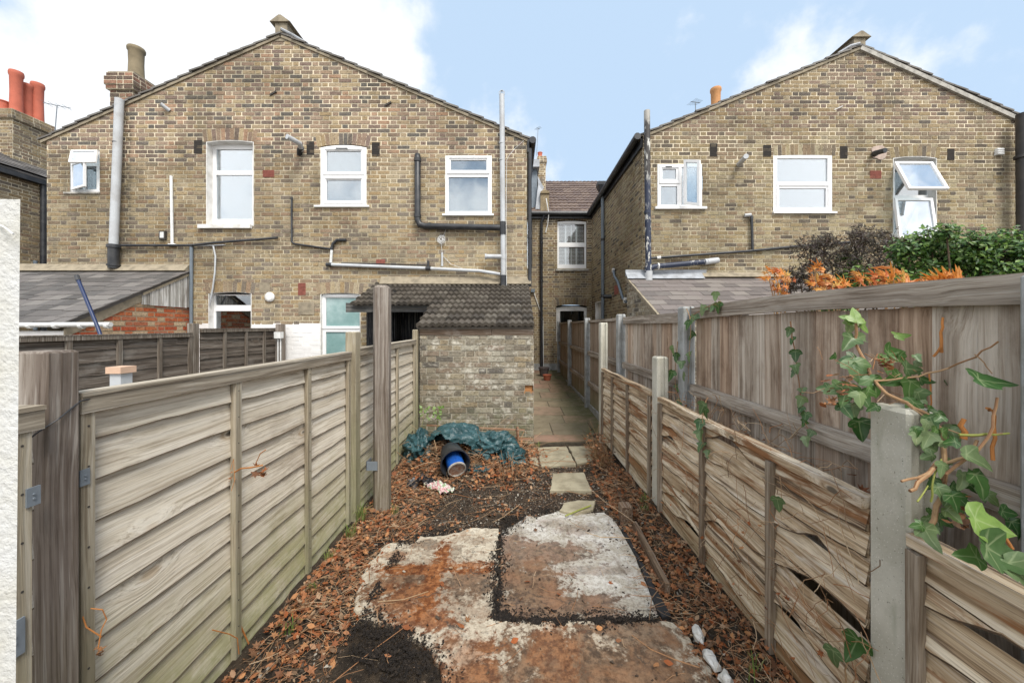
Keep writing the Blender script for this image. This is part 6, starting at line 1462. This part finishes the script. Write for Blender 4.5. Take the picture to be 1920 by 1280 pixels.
def ivy_leaf(mb, c, s, nrm, up=(0, 0, -1), m=0):
    """lobed leaf with a mid ring so that it curls; nrm: facing direction, up: tip direction"""
    mb.sm = True
    n_ = Vector(nrm).normalized(); t = (Vector(up) - n_ * Vector(up).dot(n_)).normalized(); r_ = t.cross(n_); i = len(mb.v); c = Vector(c); cu = U(-.5, 1.0); tw = U(-.5, .5); fo = U(.05, .4); bend = U(-.5, .5); ph = U(0, 6)
    def h(x, y): return -cu * x * x - bend * y * y + fo * abs(x) + tw * x * y + .03 * sin(9 * x + ph) * (x * x + y * y) ** .5 * 2
    o_ = t * (.42 * s)
    mb.v.append(tuple(c - t * .30 * s + n_ * h(0, -.3) * s)); mb.vein[i] = 1.0
    sx = U(.85, 1.12); pts = [(x * sx * U(.95, 1.05), y * U(.95, 1.05), U(-.02, .02)) for x, y in IVY2]; n = len(pts)
    for k_, e_ in ((.5, 0), (1, 1)):
        for j, (x, y, q) in enumerate(pts):
            x *= k_; y = -.30 + (y + .30) * k_; mb.v.append(tuple(c + r_ * x * s + t * y * s + n_ * (h(x, y) + q * e_) * s))
            if j in (4, 6, 12, 18, 20) : mb.vein[len(mb.v) - 1] = 1.0 if e_ == 0 else .75
    for k in range(n):
        b = (k + 1) % n; mb.f.append((i, i + 1 + k, i + 1 + b)); mb.m.append(m)
        mb.f.append((i + 1 + k, i + 1 + n + k, i + 1 + n + b, i + 1 + b)); mb.m.append(m)
def ivy(label, strands, lsize, every, face=(-1, -.5, .2), seed=1, mats=None, extra=(), loc=None, group='ivy on the right fences', stem_r=.003, sp=.02):
    random.seed(seed); t = thing('ivy', label, 'ivy', loc or strands[0][0], group); sm_ = MB(); lv = MB()
    for pts in strands:
        pts = [Vector(p) for p in pts]; fine = []
        for a, b in zip(pts, pts[1:]):
            for q in range(4): fine.append(a.lerp(b, q / 4) + Vector((U(-1, 1), U(-1, 1), U(-1, 1))) * .004)
        fine.append(pts[-1]); sm_.tube(fine, stem_r, 6, r1=stem_r * .5)
        L = 0
        for a, b in zip(fine, fine[1:]):
            L += (b - a).length
            if L > every:
                L = 0; o_ = Vector((U(-1, 1) * sp - .012, U(-1, 1) * sp * 1.2 - .01, U(-1, 1) * sp)); s_ = lsize * U(.7, 1.2)
                sm_.tube([b, b + o_ * .6 + Vector((0, 0, .008)), b + o_], stem_r * .35, 4, cap=False)
                ivy_leaf(lv, b + o_, s_, Vector(face) + Vector((U(-.5, .5), U(-.6, .6), U(-.4, .6))), (U(-.3, .3), U(-.5, .5), -1))
    for e in extra: ivy_leaf(lv, e[0], e[1], e[2], e[3] if len(e) > 3 else (0, 0, -1), e[4] if len(e) > 4 else 0)
    sm_.build('stem', m_stem, t, smooth=True); lv.build('foliage', mats or [m_ivy, m_ivyl, m_ivyd], t); return t
Q = lambda px, py, X: P(px, py, X * F / (px - CX))       # point on a plane x = X
xc = XC - .075
ivy('thin ivy strand hanging down the boards, midway along the weathered fence', [[Q(1482, 602, xc), Q(1487, 640, xc), Q(1494, 690, xc), Q(1500, 740, xc), Q(1510, 790, xc - .02), Q(1520, 825, xc - .05)]], .050, .030, seed=4, sp=.012)
ivy('ivy climbing the concrete post of the weathered fence', [[Q(1288, 578, xc - .03), Q(1296, 610, xc - .03), Q(1293, 660, xc - .03), Q(1290, 720, xc - .03)], [Q(1270, 640, xc - .04), Q(1266, 700, xc - .04), Q(1268, 745, xc - .06)], [Q(1300, 590, xc), Q(1325, 575, xc), Q(1352, 566, xc)]], .085, .065, seed=8, sp=.04)
ivy('small ivy sprig drooping over the low fence beside its second batten', [[Q(1326, 745, 1.19), Q(1318, 775, 1.12), Q(1316, 815, 1.12), Q(1320, 850, 1.12)]], .07, .05, seed=15, sp=.02)
# big ivy clump round the nearest concrete post
D1 = lambda px, py, Y: P(px, py, Y)
random.seed(31); ex = []
def add(px, py, Y, s, n=(-.5, -1, .3), up=(0, 0, -1), m=0): ex.append((P(px, py, Y), s * (.74 if s < 95 else .74) / F * Y, n, up, m))
for a in ((1604, 592, 1.30, 46, (0, -1, .6), (.2, 0, 1), 1), (1590, 598, 1.31, 32, (-.3, -1, .4), (-.8, 0, .5), 1), (1618, 612, 1.30, 34, (.2, -1, .2), (.6, 0, -1), 1), (1595, 612, 1.32, 36, (-.3, -1, .2), (-.3, 0, -1), 1),
          (1592, 642, 1.30, 50, (-.4, -1, .5), (-.6, 0, -.8), 0), (1612, 632, 1.33, 40, (.4, -1, .6), (.8, 0, .3), 0), (1690, 628, 1.28, 38, (-.1, -.7, 1), (1, 0, -.2), 1), (1608, 692, 1.24, 66, (-.3, -1, .35), (.1, 0, -1), 0), (1592, 675, 1.27, 44, (-.3, -1, .5), (-1, 0, -.2), 2),
          (1676, 662, 1.26, 52, (.1, -1, .5), (1, 0, .2), 0), (1662, 680, 1.24, 50, (0, -1, .4), (-.1, 0, -1), 0), (1690, 675, 1.25, 40, (.2, -1, .3), (.3, 0, -1), 0), (1708, 692, 1.22, 50, (.1, -1, .3), (1, 0, -.1), 0), (1678, 712, 1.2, 60, (0, -1, .3), (-1, 0, -.4), 0), (1705, 728, 1.18, 64, (0, -1, .2), (-.3, 0, -1), 0), (1732, 712, 1.2, 40, (.1, -1, .5), (1, 0, -.4), 2),
          (1640, 722, 1.2, 56, (-.1, -1, .2), (.2, 0, -1), 0), (1586, 738, 1.22, 62, (-.5, -1, .2), (-.4, 0, -1), 0), (1566, 730, 1.24, 44, (-.6, -1, .4), (-1, 0, -.3), 0), (1545, 728, 1.26, 30, (-.6, -1, .4), (-1, 0, 0), 0), (1620, 745, 1.2, 50, (-.2, -1, .1), (.3, 0, -1), 0), (1614, 700, 1.26, 46, (.1, -1, .2), (1, 0, -.5), 2),
          (1725, 745, 1.14, 46, (.1, -1, .1), (.2, 0, -1), 0), (1708, 762, 1.13, 44, (-.2, -1, .3), (-.7, 0, -1), 0), (1745, 775, 1.10, 40, (.4, -1, .2), (.3, 0, -1), 0), (1735, 800, 1.05, 42, (.1, -1, .2), (-.7, 0, -1), 0), (1752, 830, 1.04, 46, (.2, -1, .1), (0, 0, -1), 0), (1772, 815, 1.02, 36, (.4, -1, .2), (.7, 0, -.6), 0), (1740, 855, 1.02, 34, (-.2, -1, .2), (-1, 0, -.4), 0),
          (1612, 802, 1.26, 56, (-.4, -1, .1), (.1, 0, -1), 2), (1600, 770, 1.27, 44, (-.4, -1, .1), (.1, 0, -1), 0), (1858, 716, .98, 100, (.1, -.55, .9), (1, -.1, -.1), 2), (1830, 862, .96, 74, (.2, -1, .7), (.6, 0, -.5), 0), (1838, 905, .95, 70, (.1, -1, .3), (.1, 0, -1), 0), (1805, 900, .97, 50, (-.2, -1, .2), (-.3, 0, -1), 0), (1765, 925, .98, 50, (-.1, -1, .2), (.2, 0, -1), 0), (1750, 905, 1.0, 40, (-.2, -1, .3), (-.5, 0, -.6), 0),
          (1790, 940, .97, 50, (0, -1, .2), (.2, 0, -1), 2), (1742, 1005, .94, 62, (-.3, -1, .5), (.3, 0, -1), 0), (1720, 985, .95, 30, (-.4, -1, .5), (-1, 0, -.2), 0), (1852, 982, .85, 96, (0, -1, .55), (1, 0, -.5), 1), (1880, 1045, .82, 120, (0, -1, .8), (.7, 0, -.7), 0), (1815, 1043, .86, 60, (-.2, -1, .7), (-1, 0, .1), 0), (1912, 1075, .80, 90, (.1, -1, .5), (.5, 0, -1), 0), (1890, 960, .98, 44, (0, -1, .3), (.8, 0, -.2), 2), (1905, 990, .98, 50, (0, -1, .3), (.2, 0, -1), 2),
          (1780, 720, 1.22, 30, (0, -1, .4), (.5, 0, -1), 0)): add(*a)
for _ in range(44):
    px, py = random.choice(((U(1560, 1730), U(655, 770)), (U(1715, 1790), U(770, 900)), (U(1740, 1860), U(880, 990)))); add(px, py, U(1.12, 1.34) if py < 780 else U(.98, 1.12), U(22, 44), (U(-.6, .4), -1, U(-.2, .8)), (U(-1, 1), 0, -U(.2, 1)), random.choice((0, 0, 0, 2)))
brk = thing('ivy', 'large tangled ivy with woody stems bursting over the nearest concrete post', 'ivy', P(1740, 960, 1.05), 'ivy on the right fences')
lv = MB()
for e in ex: ivy_leaf(lv, e[0], e[1], e[2], e[3], e[4])
lv.build('foliage', [m_ivy, m_ivyl, m_ivyd], brk)
def woody(name, paths, mat):
    for pts, r_ in paths:
        k = MB()
        pp = [P(*p) for p in pts]; fine = []
        for a, b in zip(pp, pp[1:]):
            for q in range(3): fine.append(a.lerp(b, q / 3) + Vector((U(-1, 1), U(-1, 1), U(-1, 1))) * r_ * .5)
        fine.append(pp[-1]); k.tube(fine, r_ * .72, 8, r1=r_ * .5); k.build(name, mat, brk, smooth=True)
woody('woody_stem', [([(1740, 995, 1.0), (1765, 925, 1.0), (1772, 860, 1.02), (1768, 810, 1.04), (1745, 780, 1.08), (1700, 755, 1.12), (1660, 735, 1.16), (1630, 700, 1.24), (1606, 640, 1.3), (1604, 600, 1.3)], .0085),
                     ([(1762, 868, 1.0), (1735, 890, .98), (1690, 902, .96)], .006), ([(1762, 870, 1.0), (1728, 900, .97), (1706, 920, .95)], .008),
                     ([(1765, 900, 1.0), (1775, 870, 1.0), (1810, 855, .99), (1832, 825, 1.0)], .007), ([(1768, 905, 1.0), (1775, 890, .98), (1828, 850, .97), (1862, 800, .97), (1870, 745, .98)], .006), ([(1640, 715, 1.2), (1720, 705, 1.18), (1780, 690, 1.14), (1830, 668, 1.08), (1872, 640, 1.04)], .0045), ([(1828, 664, 1.08), (1845, 680, 1.06), (1860, 700, 1.0)], .0025),
                     ([(1710, 765, 1.1), (1760, 800, 1.05), (1820, 818, 1.0), (1880, 812, .97)], .003)], m_stem)
woody('green_stem', [([(1800, 815, 1.0), (1850, 815, .98), (1892, 812, .97)], .005), ([(1745, 940, .98), (1750, 900, .98), (1765, 860, 1.0)], .0035), ([(1720, 940, .96), (1740, 910, .98)], .003)], m_stemg)
woody('orange_root', [([(1806, 825, 1.02), (1808, 785, 1.02)], .010), ([(1768, 660, 1.19), (1766, 625, 1.19), (1768, 595, 1.19)], .006), ([(1752, 670, 1.2), (1766, 640, 1.19)], .005), ([(1900, 1030, .85), (1880, 1000, .86), (1862, 985, .87)], .005), ([(1860, 860, 1.02), (1866, 800, 1.02), (1862, 770, 1.02), (1850, 765, 1.0)], .006), ([(1742, 700, 1.2), (1746, 740, 1.19), (1744, 780, 1.19)], .003)], m_stemo)
k = MB(); random.seed(9)
for _ in range(60):
    px, py = random.choice(((U(1540, 1600), U(700, 760)), (U(1640, 1670), U(670, 700)), (U(1770, 1840), U(930, 990)))); dleaf(k, P(px, py, 1.2 if py < 800 else 1.02), U(.015, .035))
k.build('withered_leaves', m_leafdead, brk)
k = MB()
for _ in range(38):
    a = P(U(1540, 1720), U(670, 760), U(1.16, 1.3)); d = Vector((U(-.09, .05), U(-.02, .05), U(-.05, .05))); k.tube([a, a + d * .5 + Vector((0, 0, U(-.012, .012))), a + d], U(.0006, .0014), 4, cap=False)
k.build('tendrils', m_twig, brk)
# a few ivy leaves lower on the low fence, and climbing tendrils
ivy('ivy sprig growing up through the gap in the low fence beside the nearest post', [[Q(1580, 1290, 1.11), Q(1590, 1245, 1.11), Q(1575, 1170, 1.11), Q(1565, 1150, 1.11)], [Q(1600, 1290, 1.12), Q(1605, 1250, 1.12)]], .085, .08, seed=22, sp=.03)
ivy('lone pair of ivy leaves dangling on the middle of the low fence', [[Q(1462, 895, 1.14), Q(1468, 930, 1.12), Q(1466, 975, 1.12)]], .06, .085, seed=27, sp=.012, stem_r=.0015)
ivy('green ivy shoot in the leaves at the foot of the right fence', [[P(1450, 1275, 1.62), P(1445, 1262, 1.62), P(1440, 1250, 1.62)]], .10, .03, seed=29, face=(-.3, -1, .8), sp=.03)
random.seed(41); k = MB()
for _ in range(150):
    px = U(1180, 1620); X_ = 1.115; y0_ = U(0, 1); base = P(px, 0, X_ * F / (px - CX)); z = U(.15, .95); p = Vector((X_ + U(-.01, .02), base.y, z)); pts = [p]; d = Vector((U(-.2, .1), U(-1, 1), U(-1, .6)))
    for q in range(4): d += Vector((U(-.2, .15), U(-.7, .7), U(-.7, .7))); p = p + d.normalized() * U(.02, .06); p.x = min(p.x, 1.13); pts.append(p)
    k.tube(pts, U(.0007, .0016), 4, cap=False)
for _ in range(90):
    y_ = U(1.4, 3.0); p = Vector((U(1.2, 1.34), y_, U(.95, 1.05))); pts = [p]; d = Vector((U(-.5, .2), U(-1, 1), U(.1, 1)))
    for q in range(4): d += Vector((U(-.5, .5), U(-.7, .7), U(-.9, .5))); p = p + d.normalized() * U(.02, .06); pts.append(p)
    k.tube(pts, U(.0008, .0022), 4, cap=False)
o = tag(k.build('dry_tendrils', m_twig), 'dry climber tendrils clinging over the low rotten fence', 'dead climber', kind='stuff')
k = MB()
for _ in range(110): dleaf(k, (U(1.2, 1.35), U(1.4, 3.2), U(.80, 1.02)), U(.02, .045))
for _ in range(60):
    yy = U(1.3, 2.9); dleaf(k, (1.125, yy, U(.15, .75)), U(.015, .03))
tag(k.build('caught_leaves', m_leafdead), 'dead leaves caught between the two right-hand fences', 'dead leaves', kind='stuff')
# dead climber remains on the left fence
ds = thing('dead_climber', 'orange-brown dead climber stem hanging on the first batten of the left fence', 'dead climber', (-1.2, 1.8, .2)); k = MB()
for pts, r_ in (([(440, 885, 1.70), (452, 878, 1.68), (472, 876, 1.66), (492, 872, 1.64)], .0035), ([(478, 872, 1.66), (488, 850, 1.64), (498, 843, 1.63)], .002), ([(432, 880, 1.72), (438, 860, 1.72), (440, 900, 1.71), (434, 920, 1.71)], .0012)): k.tube([P(*p) for p in pts], r_, 6)
k.build('stem', m_stemo, ds); k = MB(); random.seed(6)
for _ in range(10): dleaf(k, P(U(478, 500), U(872, 892), 1.65), U(.02, .04))
for _ in range(5): dleaf(k, P(U(430, 440), U(870, 905), 1.72), U(.012, .022))
k.build('withered_leaves', m_leafdead, ds)
ds = thing('dead_climber', 'curled dead tendril with a dry leaf low beside the thick near post', 'dead climber', (-1.2, 1.2, .6)); k = MB()
k.tube([P(155, 1155, 1.12), P(162, 1175, 1.12), P(190, 1193, 1.14)], .002, 6); k.tube([P(170, 1140, 1.13), P(192, 1142, 1.14), P(200, 1160, 1.15), P(190, 1180, 1.14), P(184, 1215, 1.13)], .0016, 6); k.build('stem', m_stemo, ds)
k = MB()
for _ in range(6): dleaf(k, P(U(176, 190), U(1215, 1230), 1.13), U(.015, .028))
k.build('withered_leaves', m_leafdead, ds)
ds = thing('dead_climber', 'dead brown stem rising from the litter up the first batten of the left fence', 'dead climber', (-1.1, 1.8, 0)); k = MB()
k.tube([P(437, 1085, 1.74), P(442, 1140, 1.76), P(452, 1175, 1.8), P(466, 1205, 1.83), P(476, 1250, 1.86)], .005, 6, r1=.003); k.tube([P(398, 1180, 1.62), P(430, 1188, 1.68), P(445, 1196, 1.72), P(448, 1225, 1.74)], .0022, 5); k.build('stem', m_stemo, ds)
# weeds at the shed wall
wd = thing('weed', 'spindly green weed growing in front of the shed wall', 'weed', (-1.0, 4.7, 0)); random.seed(12); k = MB(); lv = MB()
for (a, b) in (((787, 815), (798, 765)), ((820, 812), (822, 770)), ((822, 790), (815, 765))):
    k.tube([P(a[0], a[1] + 10, 4.7), P((a[0] + b[0]) / 2, (a[1] + b[1]) / 2, 4.68), P(b[0], b[1], 4.66)], .0025, 5)
for _ in range(26): ivy_leaf(lv, P(random.choice((796, 820)) + U(-11, 11), U(760, 786), 4.66 + U(-.04, .04)), U(.03, .055), (U(-.5, .5), -1, U(0, 1)), (U(-1, 1), 0, U(-1, 1)))
k.build('stem', m_stemg, wd); lv.build('foliage', m_ivyl, wd)
# dead shrub clump by the far low fence
sb_ = thing('dead_shrub', 'dry brown shrub clump at the foot of the low fence near the path', 'dead shrub', (1.03, 4.2, 0)); k = MB(); random.seed(14)
for _ in range(110):
    b0 = Vector((1.02 + U(-.08, .06), 4.3 + U(-.25, .3), gh(1.0, 4.3))); a = U(0, 6.28); h = U(.1, .42) if R() < .25 else U(.06, .22); k.tube([b0, b0 + Vector((cos(a) * .05 - .02, sin(a) * .06, h * .6)), b0 + Vector((cos(a) * .11 - .04, sin(a) * .12, h))], U(.0015, .006), 4, r1=.001)
k.build('stems', m_stem, sb_); k = MB()
for _ in range(150): dleaf(k, (1.0 + U(-.13, .09), 4.3 + U(-.35, .35), gh(1.0, 4.3) + U(.02, .3)), U(.025, .05))
k.build('withered_leaves', m_leafdead, sb_)
# ---- shrubs beyond the tall fence
def leafy(mb, c, s, n_, m=0, asp=.55):
    n_ = Vector(n_).normalized(); t = n_.orthogonal().normalized(); t.rotate(Matrix.Rotation(U(0, 6.28), 3, n_)); r_ = n_.cross(t); c = Vector(c); i = len(mb.v)
    mb.v += [tuple(c - t * s * .5), tuple(c + r_ * s * asp * .5 + n_ * s * .08), tuple(c + t * s * .55), tuple(c - r_ * s * asp * .5 + n_ * s * .08)]
    mb.f += [(i, i + 1, i + 2), (i, i + 2, i + 3)]; mb.m += [m, m]
m_ever = leafmat('evergreen_leaf', [(.018, .060, .010), (.035, .095, .015), (.06, .14, .02), (.10, .19, .03), (.18, .29, .05), (.03, .08, .015)], .2, vein=False)
m_purp = leafmat('purple_leaf', [(.045, .032, .032), (.075, .050, .045), (.055, .055, .035), (.10, .075, .06)], .1, vein=False)
m_acer = leafmat('orange_maple_leaf', [(.62, .22, .04), (.70, .32, .07), (.55, .13, .05), (.66, .42, .09), (.68, .30, .16)], .3, vein=False)
m_bark = plain('shrub_bark', (.12, .085, .055), .9, .2, 20)
def shrub(name, label, cat, clumps, n, ls, mat, seed, base, asp=.55, twigs=60, spread=.12, deep=.5):
    random.seed(seed); t = thing(name, label, cat, base); lv = MB(); st = MB()
    tot = sum(c[1] ** 2 for c in clumps)
    for c, r_ in clumps:
        c = Vector(c); st.tube([Vector(base) + Vector((U(-.05, .05), U(-.05, .05), 0)), (Vector(base) + c) / 2 + Vector((U(-.1, .1), U(-.1, .1), 0)), c], .018, 6, r1=.006)
        for _ in range(int(n * r_ * r_ / tot)):
            d = Vector((random.gauss(0, 1), random.gauss(0, 1), random.gauss(0, 1))).normalized(); q = R() ** deep; f = 1 + .35 * noise.noise(d * 2.2 + c * 3)
            p = c + Vector((d.x * r_ * 1.15, d.y * r_, d.z * r_ * .85)) * q * f
            if noise.noise(p * 9) < -.28: continue
            leafy(lv, p, ls * U(.6, 1.3), d * .7 + Vector((U(-1, 1), U(-1, 1) - .3, U(0, 1.3))), 0, asp)
        for _ in range(twigs):
            d = Vector((random.gauss(0, 1), random.gauss(0, 1), random.gauss(.4, 1))).normalized(); e = c + Vector((d.x, d.y, d.z)) * r_ * U(.8, 1.18); st.tube([c + d * r_ * .2, c.lerp(e, .6) + Vector((U(-.04, .04), U(-.04, .04), U(-.04, .04))), e], .004, 4, r1=.0015, cap=False)
            for q in range(5): leafy(lv, c.lerp(e, .85 + q * .045) + Vector((U(-1, 1), U(-1, 1), U(-1, 1))) * .02, ls * U(.6, 1.1), (U(-1, 1), -1, U(0, 1)), 0, asp)
    st.build('branches', m_bark, t); lv.build('foliage', mat, t); return t
cl = []
random.seed(19)
for (px, py, rp) in ((1710, 520, 42), (1760, 490, 48), (1700, 470, 30), (1745, 455, 34), (1810, 475, 42), (1800, 530, 50), (1870, 500, 58), (1900, 465, 40), (1850, 455, 30), (1880, 550, 50), (1950, 500, 60), (1690, 545, 35), (1775, 438, 18)): cl.append((P(px, py, 3.6 + U(-.25, .25)), rp / F * 3.6))
shrub('shrub', 'dense glossy evergreen shrub rising behind the right end of the board fence', 'shrub', cl, 15000, .042, m_ever, 5, (4.4, 3.7, 0), asp=.6, twigs=16)
cl = [(P(px, py, 4.2 + U(-.2, .2)), rp / F * 4.2) for (px, py, rp) in ((1560, 500, 46), (1520, 470, 30), (1600, 470, 42), (1650, 500, 44), (1545, 540, 40), (1620, 450, 26), (1580, 555, 40), (1500, 520, 26), (1670, 460, 30), (1545, 455, 18), (1480, 540, 20))]
shrub('elder', 'thin dark purple-leaved shrub between the slate lean-to and the evergreen', 'shrub', cl, 4200, .058, m_purp, 7, (3.6, 4.3, 0), asp=.2, twigs=34)
cl = [(P(px, py, 4.0 + U(-.1, .2)), rp / F * 4.0) for (px, py, rp) in ((1600, 520, 30), (1560, 575, 30), (1640, 530, 26), (1590, 490, 20))]
shrub('shrub', 'small mid-green shrub tangled in the purple-leaved one', 'shrub', cl, 2100, .04, m_ever, 9, (3.7, 4.0, 0), twigs=10)
MAPLE = []
for k in range(7):
    a = -pi / 2 + (k - 3) * .62 + pi; L = [.42, .55, .72, .85, .72, .55, .42][k]
    MAPLE += [(cos(a - .22) * .22, sin(a - .22) * .22), (cos(a - .09) * L * .6, sin(a - .09) * L * .6), (cos(a) * L, sin(a) * L), (cos(a + .09) * L * .6, sin(a + .09) * L * .6)]
MAPLE += [(.05, .25), (0, .3), (-.05, .25)]
def mleaf(mb, c, s):
    M_ = Matrix.Rotation(U(-.5, .5), 3, 'Z') @ Matrix.Rotation(radians(90) + U(-.7, .5), 3, 'X') @ Matrix.Rotation(U(-1, 1), 3, 'Z') @ Matrix.Rotation(pi * 0, 3, 'X'); i = len(mb.v); c = Vector(c); mb.v.append(tuple(c)); cu = U(.3, 1.1)
    for x, y in MAPLE: mb.v.append(tuple(c + M_ @ Vector((x * s, y * s, -cu * s * (x * x + y * y) + U(-.03, .03) * s))))
    n = len(MAPLE)
    for k in range(n): mb.f.append((i, i + 1 + k, i + 1 + (k + 1) % n)); mb.m.append(0)
def acer(label, pts, seed, base, s):
    random.seed(seed); t = thing('maple', label, 'maple', base, 'orange maples behind the board fence'); lv = MB(); st = MB()
    for (px, py, Y, sc) in pts:
        c = P(px, py, Y); b0 = Vector(base); st.tube([b0, b0.lerp(c, .5) + Vector((U(-.05, .05), 0, -.05)), c - Vector((0, 0, .02)), c], .006, 5, r1=.002)
        for q in range(5): mleaf(lv, c + Vector((U(-1, 1) * .055 * sc, U(-1, 1) * .04, U(-1, 1) * .035 * sc)), s * sc * U(.7, 1.25))
    st.build('stem', m_stem, t); lv.build('foliage', m_acer, t)
acer('small orange-leaved maple shoots nearest the lean-to, leftmost above the fence', [(1452, 512, 3.0, 1), (1470, 520, 3.0, 1), (1442, 518, 3.0, .8), (1478, 525, 3.0, .8), (1460, 535, 3.0, .8), (1458, 546, 3.0, .6), (1478, 556, 3.0, .8)], 3, (PX(1472, 3.0), 3.05, 1.3), .085)
acer('bushy orange maple in front of the purple-leaved shrub', [(1528, 505, 2.8, .8), (1530, 525, 2.8, 1), (1548, 520, 2.8, .9), (1560, 530, 2.8, 1), (1536, 540, 2.8, .9), (1576, 535, 2.8, 1), (1572, 545, 2.8, 1), (1615, 522, 2.8, .9), (1632, 528, 2.8, .9), (1618, 552, 2.8, .7), (1575, 558, 2.8, .8)], 4, (PX(1560, 2.8), 2.85, 1.3), .085)
acer('large-leaved orange and yellow maple, middle of the three above the capping rail', [(1675, 512, 2.3, 1), (1668, 530, 2.3, 1.3), (1690, 540, 2.3, 1.4), (1655, 548, 2.3, 1.2), (1720, 542, 2.3, 1.3), (1700, 550, 2.3, 1.2)], 5, (PX(1690, 2.3), 2.35, 1.3), .10)
acer('pinkish orange maple topping the fence below the evergreen', [(1765, 540, 2.2, 1.2), (1790, 530, 2.2, 1.1), (1800, 540, 2.2, 1.2), (1815, 540, 2.2, 1.0), (1755, 545, 2.2, 1), (1780, 545, 2.2, 1.2), (1775, 525, 2.2, .9)], 6, (PX(1785, 2.2), 2.25, 1.3), .10)

k = MB(); a_ = sp_(1060, 968, .04); b_ = sp_(1108, 945, .06); k.tube([Vector((*a_, .045)), Vector(((a_[0] + b_[0]) / 2, (a_[1] + b_[1]) / 2, .05)), Vector((*b_, .05))], .006, 6); tag(k.build('stalk', m_stemg), 'single green stalk lying on the soil beyond the slabs', 'stalk')
